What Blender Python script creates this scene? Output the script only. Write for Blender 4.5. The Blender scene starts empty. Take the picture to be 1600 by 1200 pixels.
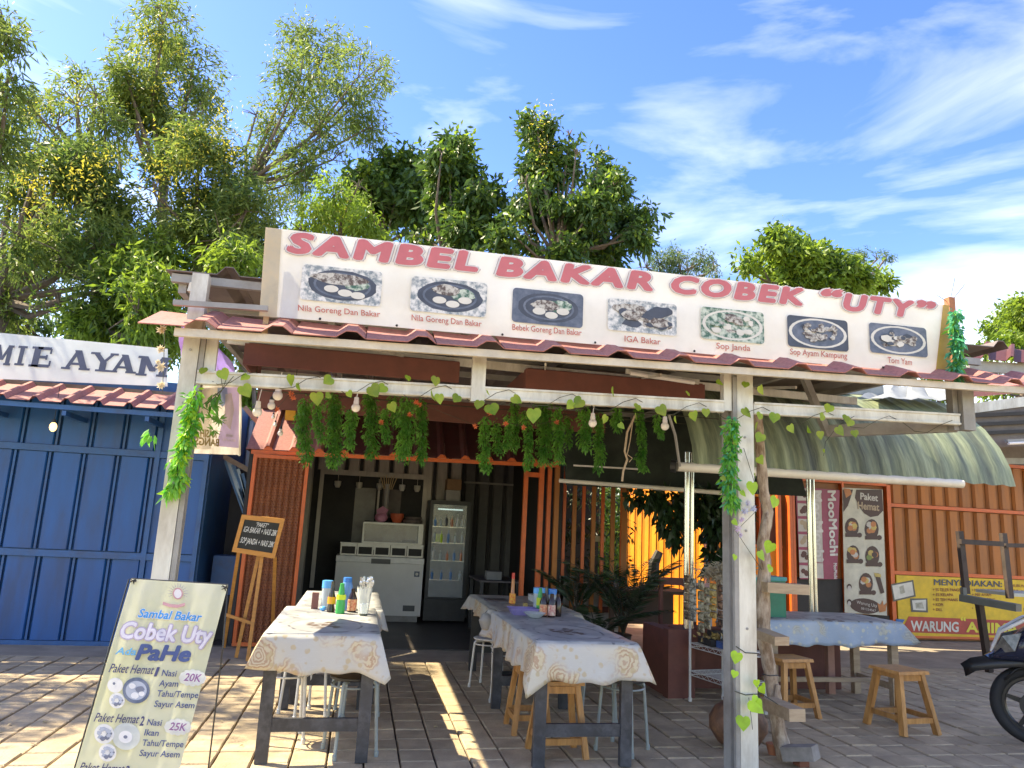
import bpy, math, random
import numpy as np
from mathutils import Vector, Matrix
random.seed(7); RNG = np.random.default_rng(7)
sc = bpy.context.scene; COL = sc.collection
# ------------------------------------------------------------------ camera
CF = 1150.0; PITCH = math.radians(11); ROLL = math.radians(2.8); YAW = math.radians(11); CH = 1.45
fwd = Vector((math.sin(YAW)*math.cos(PITCH), math.cos(YAW)*math.cos(PITCH), math.sin(PITCH)))
r0 = Vector((math.cos(YAW), -math.sin(YAW), 0)); u0 = r0.cross(fwd)
RT = r0*math.cos(ROLL)+u0*math.sin(ROLL); UP = u0*math.cos(ROLL)-r0*math.sin(ROLL)
CO = Vector((0, 0, CH))
cd = bpy.data.cameras.new('camera'); cam = bpy.data.objects.new('camera', cd); COL.objects.link(cam)
cd.sensor_width = 36; cd.lens = CF/1600*36; cd.clip_start = 0.05; cd.clip_end = 2000
m3 = Matrix((RT, UP, -fwd)).transposed(); cam.matrix_world = Matrix.Translation(CO) @ m3.to_4x4()
sc.camera = cam
# ------------------------------------------------------------------ world, sun, exposure
SUNV = Vector((-0.75, 0.33, 1.0)).normalized()
sunel = math.asin(SUNV.z); sunaz = math.atan2(SUNV.x, SUNV.y)
W = bpy.data.worlds.new('World'); sc.world = W; W.use_nodes = True
nt = W.node_tree; nt.nodes.clear()
def wn(t, **k):
    n = nt.nodes.new(t)
    for a, b in k.items(): setattr(n, a, b)
    return n
wo = wn('ShaderNodeOutputWorld'); bg = wn('ShaderNodeBackground'); bg.inputs[1].default_value = 0.15
sky = wn('ShaderNodeTexSky', sky_type='NISHITA'); sky.sun_disc = False
sky.sun_elevation = sunel; sky.sun_rotation = sunaz; sky.air_density = 1.0; sky.dust_density = 0.3; sky.ozone_density = 2.5
tc = wn('ShaderNodeTexCoord'); mp = wn('ShaderNodeMapping'); mp.inputs['Rotation'].default_value = (0.25, 0.15, 0.5); mp.inputs['Scale'].default_value = (1.1, 1.1, 5.0)
n1 = wn('ShaderNodeTexNoise'); n1.inputs['Scale'].default_value = 1.6; n1.inputs['Detail'].default_value = 9; n1.inputs['Roughness'].default_value = .55; n1.inputs['Distortion'].default_value = .5
cr = wn('ShaderNodeValToRGB'); cr.color_ramp.elements[0].position = .47; cr.color_ramp.elements[1].position = .92
cr.color_ramp.elements[1].color = (.55, .55, .55, 1)
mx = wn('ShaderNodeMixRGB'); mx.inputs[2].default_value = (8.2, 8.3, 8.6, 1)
L = nt.links.new
L(tc.outputs['Generated'], mp.inputs[0]); L(mp.outputs[0], n1.inputs[0]); 0
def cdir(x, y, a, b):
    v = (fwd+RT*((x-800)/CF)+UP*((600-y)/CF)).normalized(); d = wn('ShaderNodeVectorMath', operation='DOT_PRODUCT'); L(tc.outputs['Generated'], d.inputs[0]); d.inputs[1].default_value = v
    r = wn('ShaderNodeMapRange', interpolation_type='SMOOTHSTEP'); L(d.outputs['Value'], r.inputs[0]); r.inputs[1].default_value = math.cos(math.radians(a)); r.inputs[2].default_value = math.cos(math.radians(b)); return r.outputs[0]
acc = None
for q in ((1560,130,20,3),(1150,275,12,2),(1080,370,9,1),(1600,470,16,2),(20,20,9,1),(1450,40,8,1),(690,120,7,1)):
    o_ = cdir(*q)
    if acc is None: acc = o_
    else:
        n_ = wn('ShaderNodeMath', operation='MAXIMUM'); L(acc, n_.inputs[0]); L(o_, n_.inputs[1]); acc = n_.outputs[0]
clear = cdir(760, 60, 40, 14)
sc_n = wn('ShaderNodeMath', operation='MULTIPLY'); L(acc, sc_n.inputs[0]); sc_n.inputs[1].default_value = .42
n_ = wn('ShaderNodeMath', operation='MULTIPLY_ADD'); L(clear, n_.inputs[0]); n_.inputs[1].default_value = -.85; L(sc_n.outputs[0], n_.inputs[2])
wr_ = wn('ShaderNodeMapRange'); L(n_.outputs[0], wr_.inputs[0]); wr_.inputs[1].default_value = -1; wr_.inputs[2].default_value = 1; wr_.inputs[3].default_value = -.13; wr_.inputs[4].default_value = .25  # outside the view this raises cloud cover, added to whiten the ambient light
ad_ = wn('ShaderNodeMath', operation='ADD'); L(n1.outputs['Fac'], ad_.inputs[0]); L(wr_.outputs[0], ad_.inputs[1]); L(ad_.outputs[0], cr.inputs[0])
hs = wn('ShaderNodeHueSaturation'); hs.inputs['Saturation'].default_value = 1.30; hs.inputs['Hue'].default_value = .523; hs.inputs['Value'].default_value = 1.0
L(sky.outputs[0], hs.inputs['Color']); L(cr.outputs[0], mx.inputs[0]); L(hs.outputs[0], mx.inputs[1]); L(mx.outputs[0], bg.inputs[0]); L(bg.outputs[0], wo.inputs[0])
sd = bpy.data.lights.new('sun', 'SUN'); sd.energy = 4.2; sd.angle = math.radians(.53); sd.color = (1, .93, .82)
so = bpy.data.objects.new('sun', sd); COL.objects.link(so); so.rotation_euler = SUNV.to_track_quat('Z', 'Y').to_euler(); so.location = (-8, 4, 12)
vs = sc.view_settings; vs.view_transform = 'Standard'; vs.look = 'None'; vs.gamma = 1; vs.use_curve_mapping = False; vs.exposure = 1.72
vs.use_white_balance = True; vs.white_balance_temperature = 8200; vs.white_balance_tint = 3
sc.cycles.max_bounces = 8; sc.cycles.transparent_max_bounces = 8
# ------------------------------------------------------------------ helpers
def ray(x, y): return fwd+RT*((x-800)/CF)+UP*((600-y)/CF)
def PY(x, y, Y): d = ray(x, y); return CO+d*(Y/d.y)
def PX(x, y, X): d = ray(x, y); return CO+d*(X/d.x)
def PZ(x, y, Z=0): d = ray(x, y); return CO+d*((Z-CH)/d.z)
class Plane:
    def __init__(s, o, n): s.o = Vector(o); s.n = Vector(n).normalized()
    def __call__(s, x, y, off=0):
        d = ray(x, y); o = s.o+s.n*off; return CO+d*((o-CO).dot(s.n)/d.dot(s.n))
class G:
    def __init__(s): s.v = []; s.f = []; s.m = []; s.cur = 0
    def add(s, vs_, fs, m=None):
        k = len(s.v); s.v += [tuple(p) for p in vs_]; s.f += [tuple(i+k for i in f) for f in fs]; s.m += [s.cur if m is None else m]*len(fs); return s
    def box(s, x0, x1, y0, y1, z0, z1, m=None):
        return s.add([(x0,y0,z0),(x1,y0,z0),(x1,y1,z0),(x0,y1,z0),(x0,y0,z1),(x1,y0,z1),(x1,y1,z1),(x0,y1,z1)],
                     [(0,3,2,1),(4,5,6,7),(0,1,5,4),(1,2,6,5),(2,3,7,6),(3,0,4,7)], m)
    def beam(s, a, b, w, h, up=(0,0,1), m=None, w2=None, h2=None):
        a = Vector(a); b = Vector(b); d = (b-a).normalized(); up = Vector(up)
        if abs(d.dot(up)) > .98: up = Vector((0,1,0))
        r = d.cross(up).normalized(); u = r.cross(d); w2 = w2 or w; h2 = h2 or h
        vs_ = [p+r*sx*ww/2+u*sy*hh/2 for p, ww, hh in ((a,w,h),(b,w2,h2)) for sx, sy in ((-1,-1),(1,-1),(1,1),(-1,1))]
        return s.add(vs_, [(0,1,2,3),(7,6,5,4),(0,4,5,1),(1,5,6,2),(2,6,7,3),(3,7,4,0)], m)
    def hexa(s, q0, q1, m=None):
        return s.add(list(q0)+list(q1), [(3,2,1,0),(4,5,6,7),(0,1,5,4),(1,2,6,5),(2,3,7,6),(3,0,4,7)], m)
    def tube(s, pts, r, seg=8, m=None, cap=True):
        pts = [Vector(p) for p in pts]; n = len(pts); rs = r if isinstance(r, (list, tuple)) else [r]*n
        vs_ = []; prev = None
        for i, p in enumerate(pts):
            d = (pts[min(i+1,n-1)]-pts[max(i-1,0)]).normalized()
            if prev is None:
                a = Vector((0,0,1)) if abs(d.z) < .9 else Vector((1,0,0)); r_ = d.cross(a).normalized()
            else:
                r_ = (prev-d*prev.dot(d)).normalized()
            prev = r_; u_ = d.cross(r_)
            vs_ += [p+(r_*math.cos(2*math.pi*k/seg)+u_*math.sin(2*math.pi*k/seg))*rs[i] for k in range(seg)]
        fs = [(i*seg+k, i*seg+(k+1)%seg, (i+1)*seg+(k+1)%seg, (i+1)*seg+k) for i in range(n-1) for k in range(seg)]
        if cap: fs += [tuple(range(seg))[::-1], tuple((n-1)*seg+k for k in range(seg))]
        return s.add(vs_, fs, m)
    def lathe(s, prof, c=(0,0,0), seg=16, m=None, axis='z', sx=1, sy=1):
        n = len(prof); vs_ = []
        for r, z in prof:
            for k in range(seg):
                a = 2*math.pi*k/seg; p = (r*math.cos(a)*sx, r*math.sin(a)*sy, z)
                if axis == 'y': p = (p[0], p[2], p[1])
                if axis == 'x': p = (p[2], p[0], p[1])
                vs_.append((p[0]+c[0], p[1]+c[1], p[2]+c[2]))
        fs = [(i*seg+k, i*seg+(k+1)%seg, (i+1)*seg+(k+1)%seg, (i+1)*seg+k) for i in range(n-1) for k in range(seg)]
        fs += [tuple(range(seg))[::-1], tuple((n-1)*seg+k for k in range(seg))]
        return s.add(vs_, fs, m)
    def ball(s, c, r, seg=12, rings=7, m=None):
        rr = r if isinstance(r, (tuple, list)) else (r, r, r)
        prof = [(max(.02, math.sin(math.pi*i/rings)), -math.cos(math.pi*i/rings)) for i in range(rings+1)]
        k = len(s.v); s.lathe(prof, (0,0,0), seg, m)
        for i in range(k, len(s.v)): p = s.v[i]; s.v[i] = (p[0]*rr[0]+c[0], p[1]*rr[1]+c[1], p[2]*rr[2]+c[2])
        return s
    def poly(s, pts, m=None): return s.add(pts, [tuple(range(len(pts)))], m)
    def slab(s, pts, off, m=None):
        n = len(pts); off = Vector(off); pts = [Vector(p) for p in pts]
        return s.add(pts+[p+off for p in pts], [tuple(range(n)), tuple(range(2*n-1, n-1, -1))]+[(i, i+n, (i+1)%n+n, (i+1)%n) for i in range(n)], m)
    def obj(s, name, mats, parent=None, smooth=False, kind=None, label=None):
        me = bpy.data.meshes.new(name); v = s.v
        if parent is not None and parent.get('_w'):
            o_ = parent.location; v = [(a-o_[0], b-o_[1], c-o_[2]) for a, b, c in v]
        me.from_pydata(v, [], s.f)
        for mt in (mats if isinstance(mats, (list, tuple)) else [mats]): me.materials.append(mt)
        me.polygons.foreach_set('material_index', s.m)
        me.update()
        if smooth is not False:
            me.polygons.foreach_set('use_smooth', [True]*len(s.f))
            me.set_sharp_from_angle(angle=math.radians(40 if smooth is True else smooth))
        o = bpy.data.objects.new(name, me); COL.objects.link(o)
        if parent is not None: o.parent = parent
        if kind: o['kind'] = kind
        if label: o['label'] = label
        return o
def thing(name, label, cat, loc=(0,0,0), group=None, world=True):
    o = bpy.data.objects.new(name, None); COL.objects.link(o); o.location = loc; o.empty_display_size = .1
    o['label'] = label; o['category'] = cat
    if group: o['group'] = group
    if world: o['_w'] = 1
    return o
def tag(o, label, cat, group=None):
    o['label'] = label; o['category'] = cat
    if group: o['group'] = group
    return o
def dup(o, parent=None):
    c = o.copy(); COL.objects.link(c)
    if parent is not None: c.parent = parent
    for ch in o.children: dup(ch, c)
    return c
def place(proto, first, loc, rz, label, rx=0, ry=0, s=1):
    o = proto if first else dup(proto)
    o.location = loc; o.rotation_euler = (rx, ry, rz); o['label'] = label; o.scale = (s, s, s); return o
MATS = {}
def mat(name, c, rough=.6, metal=0, var=.14, sc_=6, bump=.0, bs=60, c2=None, lo=.35, hi=.65, transl=0, glass=0, emis=0, rnd=0, stretch=(1,1,1), dirt=0, dirtc=(.12,.1,.08), ds=1.6, alpha=1, spec=.5, coat=0, world=False, dth=(.48,.72)):
    if name in MATS: return MATS[name]
    m = bpy.data.materials.new(name); m.use_nodes = True; t = m.node_tree; N = t.nodes.new; K = t.links.new
    b = t.nodes['Principled BSDF']; out = t.nodes['Material Output']
    b.inputs['Roughness'].default_value = rough; b.inputs['Metallic'].default_value = metal; b.inputs['Specular IOR Level'].default_value = spec
    if coat: b.inputs['Coat Weight'].default_value = coat
    tcn = N('ShaderNodeTexCoord'); mpn = N('ShaderNodeMapping'); mpn.inputs['Scale'].default_value = stretch; K(N('ShaderNodeNewGeometry').outputs['Position'] if world else tcn.outputs['Object'], mpn.inputs[0])
    nz = N('ShaderNodeTexNoise'); nz.inputs['Scale'].default_value = sc_; nz.inputs['Detail'].default_value = 6; nz.inputs['Roughness'].default_value = .65; K(mpn.outputs[0], nz.inputs[0])
    rp = N('ShaderNodeValToRGB'); rp.color_ramp.elements[0].position = lo; rp.color_ramp.elements[1].position = hi
    a = c; d = c2 or tuple(min(1, x*(1+var)) for x in c)
    if not c2: a = tuple(x*(1-var) for x in c)
    rp.color_ramp.elements[0].color = (*a, 1); rp.color_ramp.elements[1].color = (*d, 1); K(nz.outputs['Fac'], rp.inputs[0]); colo = rp.outputs[0]
    if dirt:
        n2 = N('ShaderNodeTexNoise'); n2.inputs['Scale'].default_value = ds; n2.inputs['Detail'].default_value = 8; n2.inputs['Roughness'].default_value = .7; K(mpn.outputs[0], n2.inputs[0])
        r2 = N('ShaderNodeMapRange'); r2.inputs[1].default_value = dth[0]; r2.inputs[2].default_value = dth[1]; r2.inputs[4].default_value = dirt; K(n2.outputs['Fac'], r2.inputs[0])
        x = N('ShaderNodeMixRGB'); x.inputs[2].default_value = (*dirtc, 1); K(r2.outputs[0], x.inputs[0]); K(colo, x.inputs[1]); colo = x.outputs[0]
    if rnd:
        oi = N('ShaderNodeObjectInfo'); r3 = N('ShaderNodeMapRange'); r3.inputs[3].default_value = 1-rnd; r3.inputs[4].default_value = 1+rnd; K(oi.outputs['Random'], r3.inputs[0])
        h = N('ShaderNodeHueSaturation'); K(r3.outputs[0], h.inputs['Value']); K(colo, h.inputs['Color']); colo = h.outputs[0]
    K(colo, b.inputs['Base Color'])
    rr = N('ShaderNodeMapRange'); rr.inputs[3].default_value = max(0, rough-.1); rr.inputs[4].default_value = min(1, rough+.1); K(nz.outputs['Fac'], rr.inputs[0]); K(rr.outputs[0], b.inputs['Roughness'])
    if bump:
        n3 = N('ShaderNodeTexNoise'); n3.inputs['Scale'].default_value = bs; n3.inputs['Detail'].default_value = 4; K(mpn.outputs[0], n3.inputs[0])
        bp = N('ShaderNodeBump'); bp.inputs['Strength'].default_value = bump; bp.inputs['Distance'].default_value = .01; K(n3.outputs['Fac'], bp.inputs['Height']); K(bp.outputs[0], b.inputs['Normal'])
    if glass: b.inputs['Transmission Weight'].default_value = glass; b.inputs['IOR'].default_value = 1.3
    if emis: b.inputs['Emission Color'].default_value = (*c, 1); b.inputs['Emission Strength'].default_value = emis
    if alpha < 1: b.inputs['Alpha'].default_value = alpha
    if transl:
        tr = N('ShaderNodeBsdfTranslucent'); K(colo, tr.inputs[0]); ms = N('ShaderNodeMixShader'); ms.inputs[0].default_value = transl
        K(b.outputs[0], ms.inputs[1]); K(tr.outputs[0], ms.inputs[2]); K(ms.outputs[0], out.inputs[0])
    MATS[name] = m; return m
TXC = {}
def text2d(s, bold=0.0, shear=0.0, space=1.0):
    key = (s, bold, shear, space)
    if key not in TXC:
        cu = bpy.data.curves.new('txt', 'FONT'); cu.body = s; cu.size = 1; cu.offset = bold; cu.shear = shear; cu.space_character = space; cu.resolution_u = 3; cu.fill_mode = 'FRONT'
        cu.dimensions = '2D'
        o = bpy.data.objects.new('txt', cu); COL.objects.link(o); dg = bpy.context.evaluated_depsgraph_get()
        me = bpy.data.meshes.new_from_object(o.evaluated_get(dg)); vs_ = [(v.co.x, v.co.y) for v in me.vertices]; fs = [tuple(p.vertices) for p in me.polygons]
        bpy.data.objects.remove(o); bpy.data.curves.remove(cu); bpy.data.meshes.remove(me)
        if not vs_: vs_ = [(0, 0), (1, 1)]
        TXC[key] = (vs_, fs)
    return TXC[key]
def text(g, s, A, B, Cc, bold=0., shear=0., m=0, n=None, off=0, grow=0, space=1.0):
    """letters on a surface: baseline from A to B, capital height reaching C"""
    A = Vector(A); B = Vector(B); Cc = Vector(Cc); vs_, fs = text2d(s, 0., shear, space); ref, _ = text2d(s, 0., shear, space)
    x0 = min(p[0] for p in ref); x1 = max(p[0] for p in ref); u = (B-A)/max(1e-6, x1-x0); v = (Cc-A)/.69
    nn = Vector(n) if n is not None else u.cross(v).normalized(); b = max(0, bold)+grow
    for k in range(9 if b > .001 else 1):
        dx_, dy_ = ((math.cos(k*.7854)*b, math.sin(k*.7854)*b) if k < 8 else (0, 0)) if b > .001 else (0, 0)
        g.add([A+u*(p[0]-x0+dx_)+v*(p[1]+dy_)+nn*(off+.00003*k) for p in vs_], fs, m)
def textp(g, s, pl, a, b, h, off=.003, dx=0, **k):
    """same, with measured points a, b on plane pl and a letter height in the same units"""
    n = pl.n if pl.n.dot(fwd) < 0 else -pl.n
    text(g, s, pl(*a), pl(*b), pl(a[0]+dx, a[1]-h), n=n, off=off, **k)
def mesh_np(name, V, F, mats, parent=None, mi=None, kind=None, smooth=False):
    me = bpy.data.meshes.new(name); n = len(V); k = F.shape[1]; nf = len(F)
    me.vertices.add(n); me.vertices.foreach_set('co', V.astype(np.float32).ravel()); me.loops.add(nf*k); me.loops.foreach_set('vertex_index', F.astype(np.int32).ravel())
    me.polygons.add(nf); me.polygons.foreach_set('loop_start', np.arange(0, nf*k, k, dtype=np.int32)); me.polygons.foreach_set('loop_total', np.full(nf, k, np.int32))
    for m in (mats if isinstance(mats, (list, tuple)) else [mats]): me.materials.append(m)
    if mi is not None: me.polygons.foreach_set('material_index', mi.astype(np.int32))
    me.update(calc_edges=True); me.validate()
    o = bpy.data.objects.new(name, me); COL.objects.link(o)
    if parent is not None: o.parent = parent
    if kind: o['kind'] = kind
    return o
def nrm(a): return a/np.maximum(1e-9, np.linalg.norm(a, axis=-1, keepdims=True))
def leaves(C, D, L_, Wd, rng, fold=.25, droop=0.):
    """pointed leaves: C base points, D directions, length, width -> 2 quads each"""
    n = len(C); D = nrm(D); R_ = nrm(np.cross(D, nrm(rng.normal(size=(n, 3))))); Nn = np.cross(D, R_)
    L_ = np.broadcast_to(L_, (n,))[:, None]; Wd = np.broadcast_to(Wd, (n,))[:, None]
    tip = C+D*L_; tip[:, 2] -= (droop*L_[:, 0]); mid = C+D*L_*.45; mid[:, 2] -= droop*.3*L_[:, 0]
    V = np.stack([C, mid+R_*Wd/2+Nn*Wd*fold, tip, mid-R_*Wd/2+Nn*Wd*fold, mid], 1).reshape(-1, 3)
    b = (np.arange(n)*5)[:, None]; F = np.concatenate([b+np.array([[0, 4, 2, 1]]), b+np.array([[0, 3, 2, 4]])], 1).reshape(-1, 4)
    return V, F
# ------------------------------------------------------------------ materials
M_steel = mat('galvanised_light_steel', (.62,.60,.53), .42, .1, .10, 9, bump=.08, dirt=.65, dirtc=(.30,.25,.18), ds=3.5, stretch=(1.2,1.2,.35), dth=(.45,.66))
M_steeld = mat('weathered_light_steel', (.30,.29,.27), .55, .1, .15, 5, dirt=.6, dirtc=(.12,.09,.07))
M_tile = mat('red_sand_metal_roof', (.36,.14,.12), .75, 0, .2, 40, bump=.3, bs=300, dirt=.5, dirtc=(.22,.14,.11), ds=5)
M_maroon = mat('maroon_metal_roof', (.085,.018,.018), .7, 0, .2, 20, bump=.15, bs=200, dirt=.4)
M_under = mat('roof_sheet_underside', (.17,.14,.13), .6, .1, .2, 5, dirt=.6, dirtc=(.09,.06,.05), ds=2)
M_brown = mat('brown_board', (.16,.055,.04), .7, 0, .15, 8, dirt=.3, dirtc=(.08,.04,.03))
M_vinyl = mat('banner_vinyl', (.86,.85,.82), .42, 0, .05, 3, bump=1.0, bs=3.5, transl=.5, dirt=.35, dirtc=(.80,.73,.60), ds=1.2)
M_vinylw = mat('white_banner_vinyl', (.80,.82,.82), .5, 0, .05, 3, bump=.3, bs=9, transl=.5)
M_red = mat('faded_red_print', (.72,.21,.23), .5, var=.06, transl=.3)
M_redc = mat('caption_red_print', (.68,.22,.17), .5, var=.06, transl=.3)
M_white = mat('white_print', (.80,.78,.76), .5, var=.04, transl=.3)
M_dgrey = mat('dark_print', (.055,.065,.09), .5, var=.2, sc_=12)
M_slate = mat('slate_plate_print', (.07,.09,.13), .5, c2=(.16,.18,.23), sc_=14)
M_food = mat('food_print', (.10,.07,.06), .6, c2=(.55,.52,.46), sc_=38, lo=.42, hi=.58)
M_foodg = mat('green_food_print', (.05,.13,.09), .6, c2=(.55,.60,.50), sc_=30, lo=.42, hi=.6)
M_foodb = mat('pale_food_print', (.20,.24,.26), .6, c2=(.72,.70,.66), sc_=30, lo=.4, hi=.58)
M_cream = mat('cream_print', (.66,.62,.54), .5, var=.08)
M_black = mat('black_painted_steel', (.018,.019,.022), .4, 0, .3, 10, dirt=.25, dirtc=(.1,.09,.08))
M_tleg = mat('dark_grey_painted_leg', (.035,.037,.045), .5, 0, .3, 14, dirt=.6, dirtc=(.11,.11,.12), ds=7, bump=.05)
M_wood = mat('varnished_stool_wood', (.36,.16,.045), .45, 0, .2, 5, c2=(.56,.28,.09), dirt=.45, dirtc=(.22,.11,.05), ds=3, stretch=(6,6,1), bump=.1, bs=40, rnd=.12)
M_wood2 = mat('pale_raw_timber', (.34,.24,.15), .75, 0, .2, 5, c2=(.46,.35,.23), stretch=(1,6,6), bump=.3, bs=30)
M_log = mat('peeled_log_bark', (.20,.13,.08), .85, 0, .2, 7, c2=(.50,.40,.30), lo=.38, hi=.62, stretch=(3,3,1), bump=.6, bs=25)
M_wh = mat('white_enamel_tube', (.62,.61,.57), .35, 0, .06, 10, dirt=.3, dirtc=(.35,.30,.24), ds=8)
M_greym = mat('grey_green_enamel_tube', (.28,.32,.31), .35, 0, .08, 10)
M_orange = mat('orange_painted_steel', (.62,.12,.025), .45, 0, .12, 8, dirt=.3, dirtc=(.30,.09,.04))
M_orangew = mat('orange_painted_wall', (.40,.135,.025), .55, 0, .1, 4, dirt=.6, dirtc=(.20,.085,.035), ds=2.4, stretch=(1.5,1.5,.3), dth=(.46,.66))
M_yelo = mat('yellow_orange_wall', (.82,.22,.012), .6, 0, .1, 2, c2=(.85,.32,.015))
M_blue = mat('blue_painted_wall', (.003,.08,.27), .42, 0, .12, 3, dirt=.7, dirtc=(.02,.05,.13), ds=2.2, stretch=(1.6,1.6,.3), dth=(.46,.66), bump=.25, bs=2.5)
M_blued = mat('blue_frame_paint', (.015,.09,.25), .45, 0, .15, 6, dirt=.5, dirtc=(.05,.05,.07), ds=4)
M_grey = mat('grey_corrugated_metal', (.50,.45,.40), .45, .2, .12, 6, dirt=.4, dirtc=(.15,.12,.1), stretch=(3,3,.5))
M_silver = mat('silver_corrugated_metal', (.35,.42,.47), .4, .4, .12, 6)
M_chrome = mat('stainless_tube', (.62,.60,.55), .22, .9, .05, 8)
M_pvc = mat('cream_pvc_pipe', (.72,.68,.60), .4, 0, .06, 6, dirt=.35, dirtc=(.42,.36,.28))
M_fiber = mat('green_fibreglass', (.20,.25,.16), .5, 0, .12, 3, c2=(.46,.52,.32), stretch=(7,.6,.6), transl=.3, dirt=1, dirtc=(.09,.105,.085), ds=1.2, world=True, dth=(.42,.68))
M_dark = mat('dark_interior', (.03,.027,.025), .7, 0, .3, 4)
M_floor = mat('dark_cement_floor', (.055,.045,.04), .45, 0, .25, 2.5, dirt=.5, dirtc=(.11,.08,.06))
M_conc = mat('concrete_apron', (.32,.26,.19), .85, 0, .2, 3, dirt=.6, dirtc=(.15,.12,.09), bump=.3, bs=80)
M_paver = mat('concrete_paver', (.45,.35,.225), .85, 0, .2, 5, dirt=.6, dirtc=(.25,.19,.13), ds=1.1, bump=.6, bs=70, rnd=.13, world=True, dth=(.42,.68))
M_joint = mat('paving_joint_soil', (.07,.055,.04), .95, 0, .3, 10, bump=.3)
M_soil = mat('soil_ground', (.16,.13,.09), .95, 0, .3, .6, dirt=.6, dirtc=(.07,.10,.03), ds=.3)
M_frz = mat('freezer_grey_enamel', (.66,.64,.60), .35, 0, .05, 3)
M_glass = mat('tinted_glass', (.8,.85,.85), .05, glass=.0, var=.02, alpha=.25)
M_chalk = mat('chalkboard_black', (.018,.02,.02), .7, 0, .3, 8)
M_pine = mat('pine_frame', (.50,.22,.05), .5, 0, .15, 8, stretch=(1,1,4))
M_rust = mat('rust_red_corrugated', (.30,.10,.035), .6, 0, .2, 9, dirt=.5, dirtc=(.16,.055,.03), ds=5)
M_leafv = mat('yellow_green_plastic_leaf', (.20,.34,.03), .5, 0, .25, 9, c2=(.38,.46,.06), transl=.45, rnd=.25)
M_leafb = mat('lime_plastic_leaf', (.40,.64,.04), .45, 0, .15, 12, transl=.4, rnd=.18)
M_fern = mat('green_plastic_foliage', (.045,.20,.03), .5, 0, .35, 5, c2=(.20,.46,.07), transl=.4)
M_fernb = mat('bright_plastic_foliage', (.06,.36,.05), .45, 0, .3, 14, c2=(.28,.60,.08), transl=.45)
M_fernt = mat('teal_plastic_foliage', (.03,.30,.14), .45, 0, .3, 18, c2=(.16,.55,.30), transl=.4)
M_bulb = mat('white_bulb_glass', (.78,.74,.70), .25, 0, .03)
M_sock = mat('black_bulb_socket', (.02,.02,.02), .5)
M_flower = mat('orange_fabric_flower', (.75,.22,.10), .7, var=.2, transl=.3)
M_daisy = mat('cream_fabric_flower', (.80,.70,.52), .7, var=.15, transl=.3)
M_sfl = mat('pale_blue_fabric_flower', (.50,.58,.66), .7, c2=(.62,.50,.62), transl=.2)
M_wire = mat('dark_vine_wire', (.05,.05,.03), .6)
M_palm = mat('dark_palm_leaf', (.022,.05,.016), .45, 0, .3, 8, transl=.2)
M_trunk = mat('grey_brown_bark', (.16,.12,.09), .9, 0, .25, 6, bump=.5, bs=20)
M_l1 = mat('acacia_leaf', (.11,.18,.04), .5, 0, .3, .9, c2=(.26,.33,.07), transl=.55)
M_l2 = mat('dark_leaf', (.045,.10,.022), .45, 0, .3, .9, c2=(.10,.18,.035), transl=.42)
M_l3 = mat('bright_leaf', (.14,.24,.02), .5, 0, .3, .9, c2=(.32,.44,.06), transl=.55)
M_l4 = mat('feathery_pale_leaf', (.09,.16,.06), .5, 0, .3, .9, c2=(.16,.24,.10), transl=.45)
M_yf = mat('yellow_acacia_flower', (.66,.58,.08), .7, 0, .2, 3, transl=.4)
# ------------------------------------------------------------------ ground
g = G(); g.poly([(-400,-60,-.06),(400,-60,-.06),(400,600,-.06),(-400,600,-.06)]); g.obj('ground', M_soil, kind='structure')
PW, PL = .22, .24; YE = 8.29
pav = G().box(-8, 16, -4, YE, -.055, -.02).obj('paved_yard', M_joint, kind='structure')
def paver_mesh(seed):
    rd = random.Random(seed); j = [rd.uniform(-.003, .003) for _ in range(4)]; a, b = PW/2-.006, PL/2-.004; h = .035; c = .006
    g = G(); lo = [(-a,-b,-h),(a,-b,-h),(a,b,-h),(-a,b,-h)]; mi = [(-a,-b,-c),(a,-b,-c),(a,b,-c),(-a,b,-c)]
    hi = [(-a+c,-b+c,j[0]),(a-c,-b+c,j[1]),(a-c,b-c,j[2]),(-a+c,b-c,j[3])]
    g.add(lo+mi+hi, [(0,1,5,4),(1,2,6,5),(2,3,7,6),(3,0,4,7),(4,5,9,8),(5,6,10,9),(6,7,11,10),(7,4,8,11),(8,9,10,11)]); return g
protos = [paver_mesh(i) for i in range(6)]; pmesh = []
for q in protos:
    o = q.obj('paver', M_paver); pmesh.append(o.data); bpy.data.objects.remove(o)
def toscreen(p):
    v = Vector(p)-CO; w = v.dot(fwd)
    return (800+CF*v.dot(RT)/w, 600-CF*v.dot(UP)/w) if w > .2 else (-9999, 0)
cells = []
for i in range(-38, 72):
    for j in range(-50, 1):
        x = .37+PW*(i+.5); y = YE-PL*(-j+.5)
        if not (-8 < x < 16 and y > -4): continue
        sx, sy = toscreen((x, y, 0)); cells.append((0 if (-25 < sx < 1625 and sy < 1225 and y > 3) else 1, y, x, i, j))
cells.sort(key=lambda c: (c[0], c[1]))
rest = G()
for k, (inv, y, x, i, j) in enumerate(cells):
    dz = random.uniform(-.003, .003)
    if k < 298 and inv == 0:
        o = bpy.data.objects.new('paver', pmesh[k % 6]); COL.objects.link(o); o.parent = pav; o.location = (x, y, dz); o.rotation_euler = (0, 0, random.uniform(-.008, .008))
    else:
        q = protos[k % 6]; rest.add([(a+x, b+y, c+dz) for a, b, c in q.v], q.f)
rest.obj('paver_field', M_paver, pav, kind='stuff')
ap = G(); ap.box(-8, 16, YE, 9.05, -.05, .0)
ap.obj('concrete_apron', M_conc, kind='structure')
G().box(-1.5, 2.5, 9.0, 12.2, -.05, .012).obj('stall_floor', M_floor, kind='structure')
G().box(2.5, 16, 9.05, 14, -.05, -.002).obj('yard_ground', M_conc, kind='structure')
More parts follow.
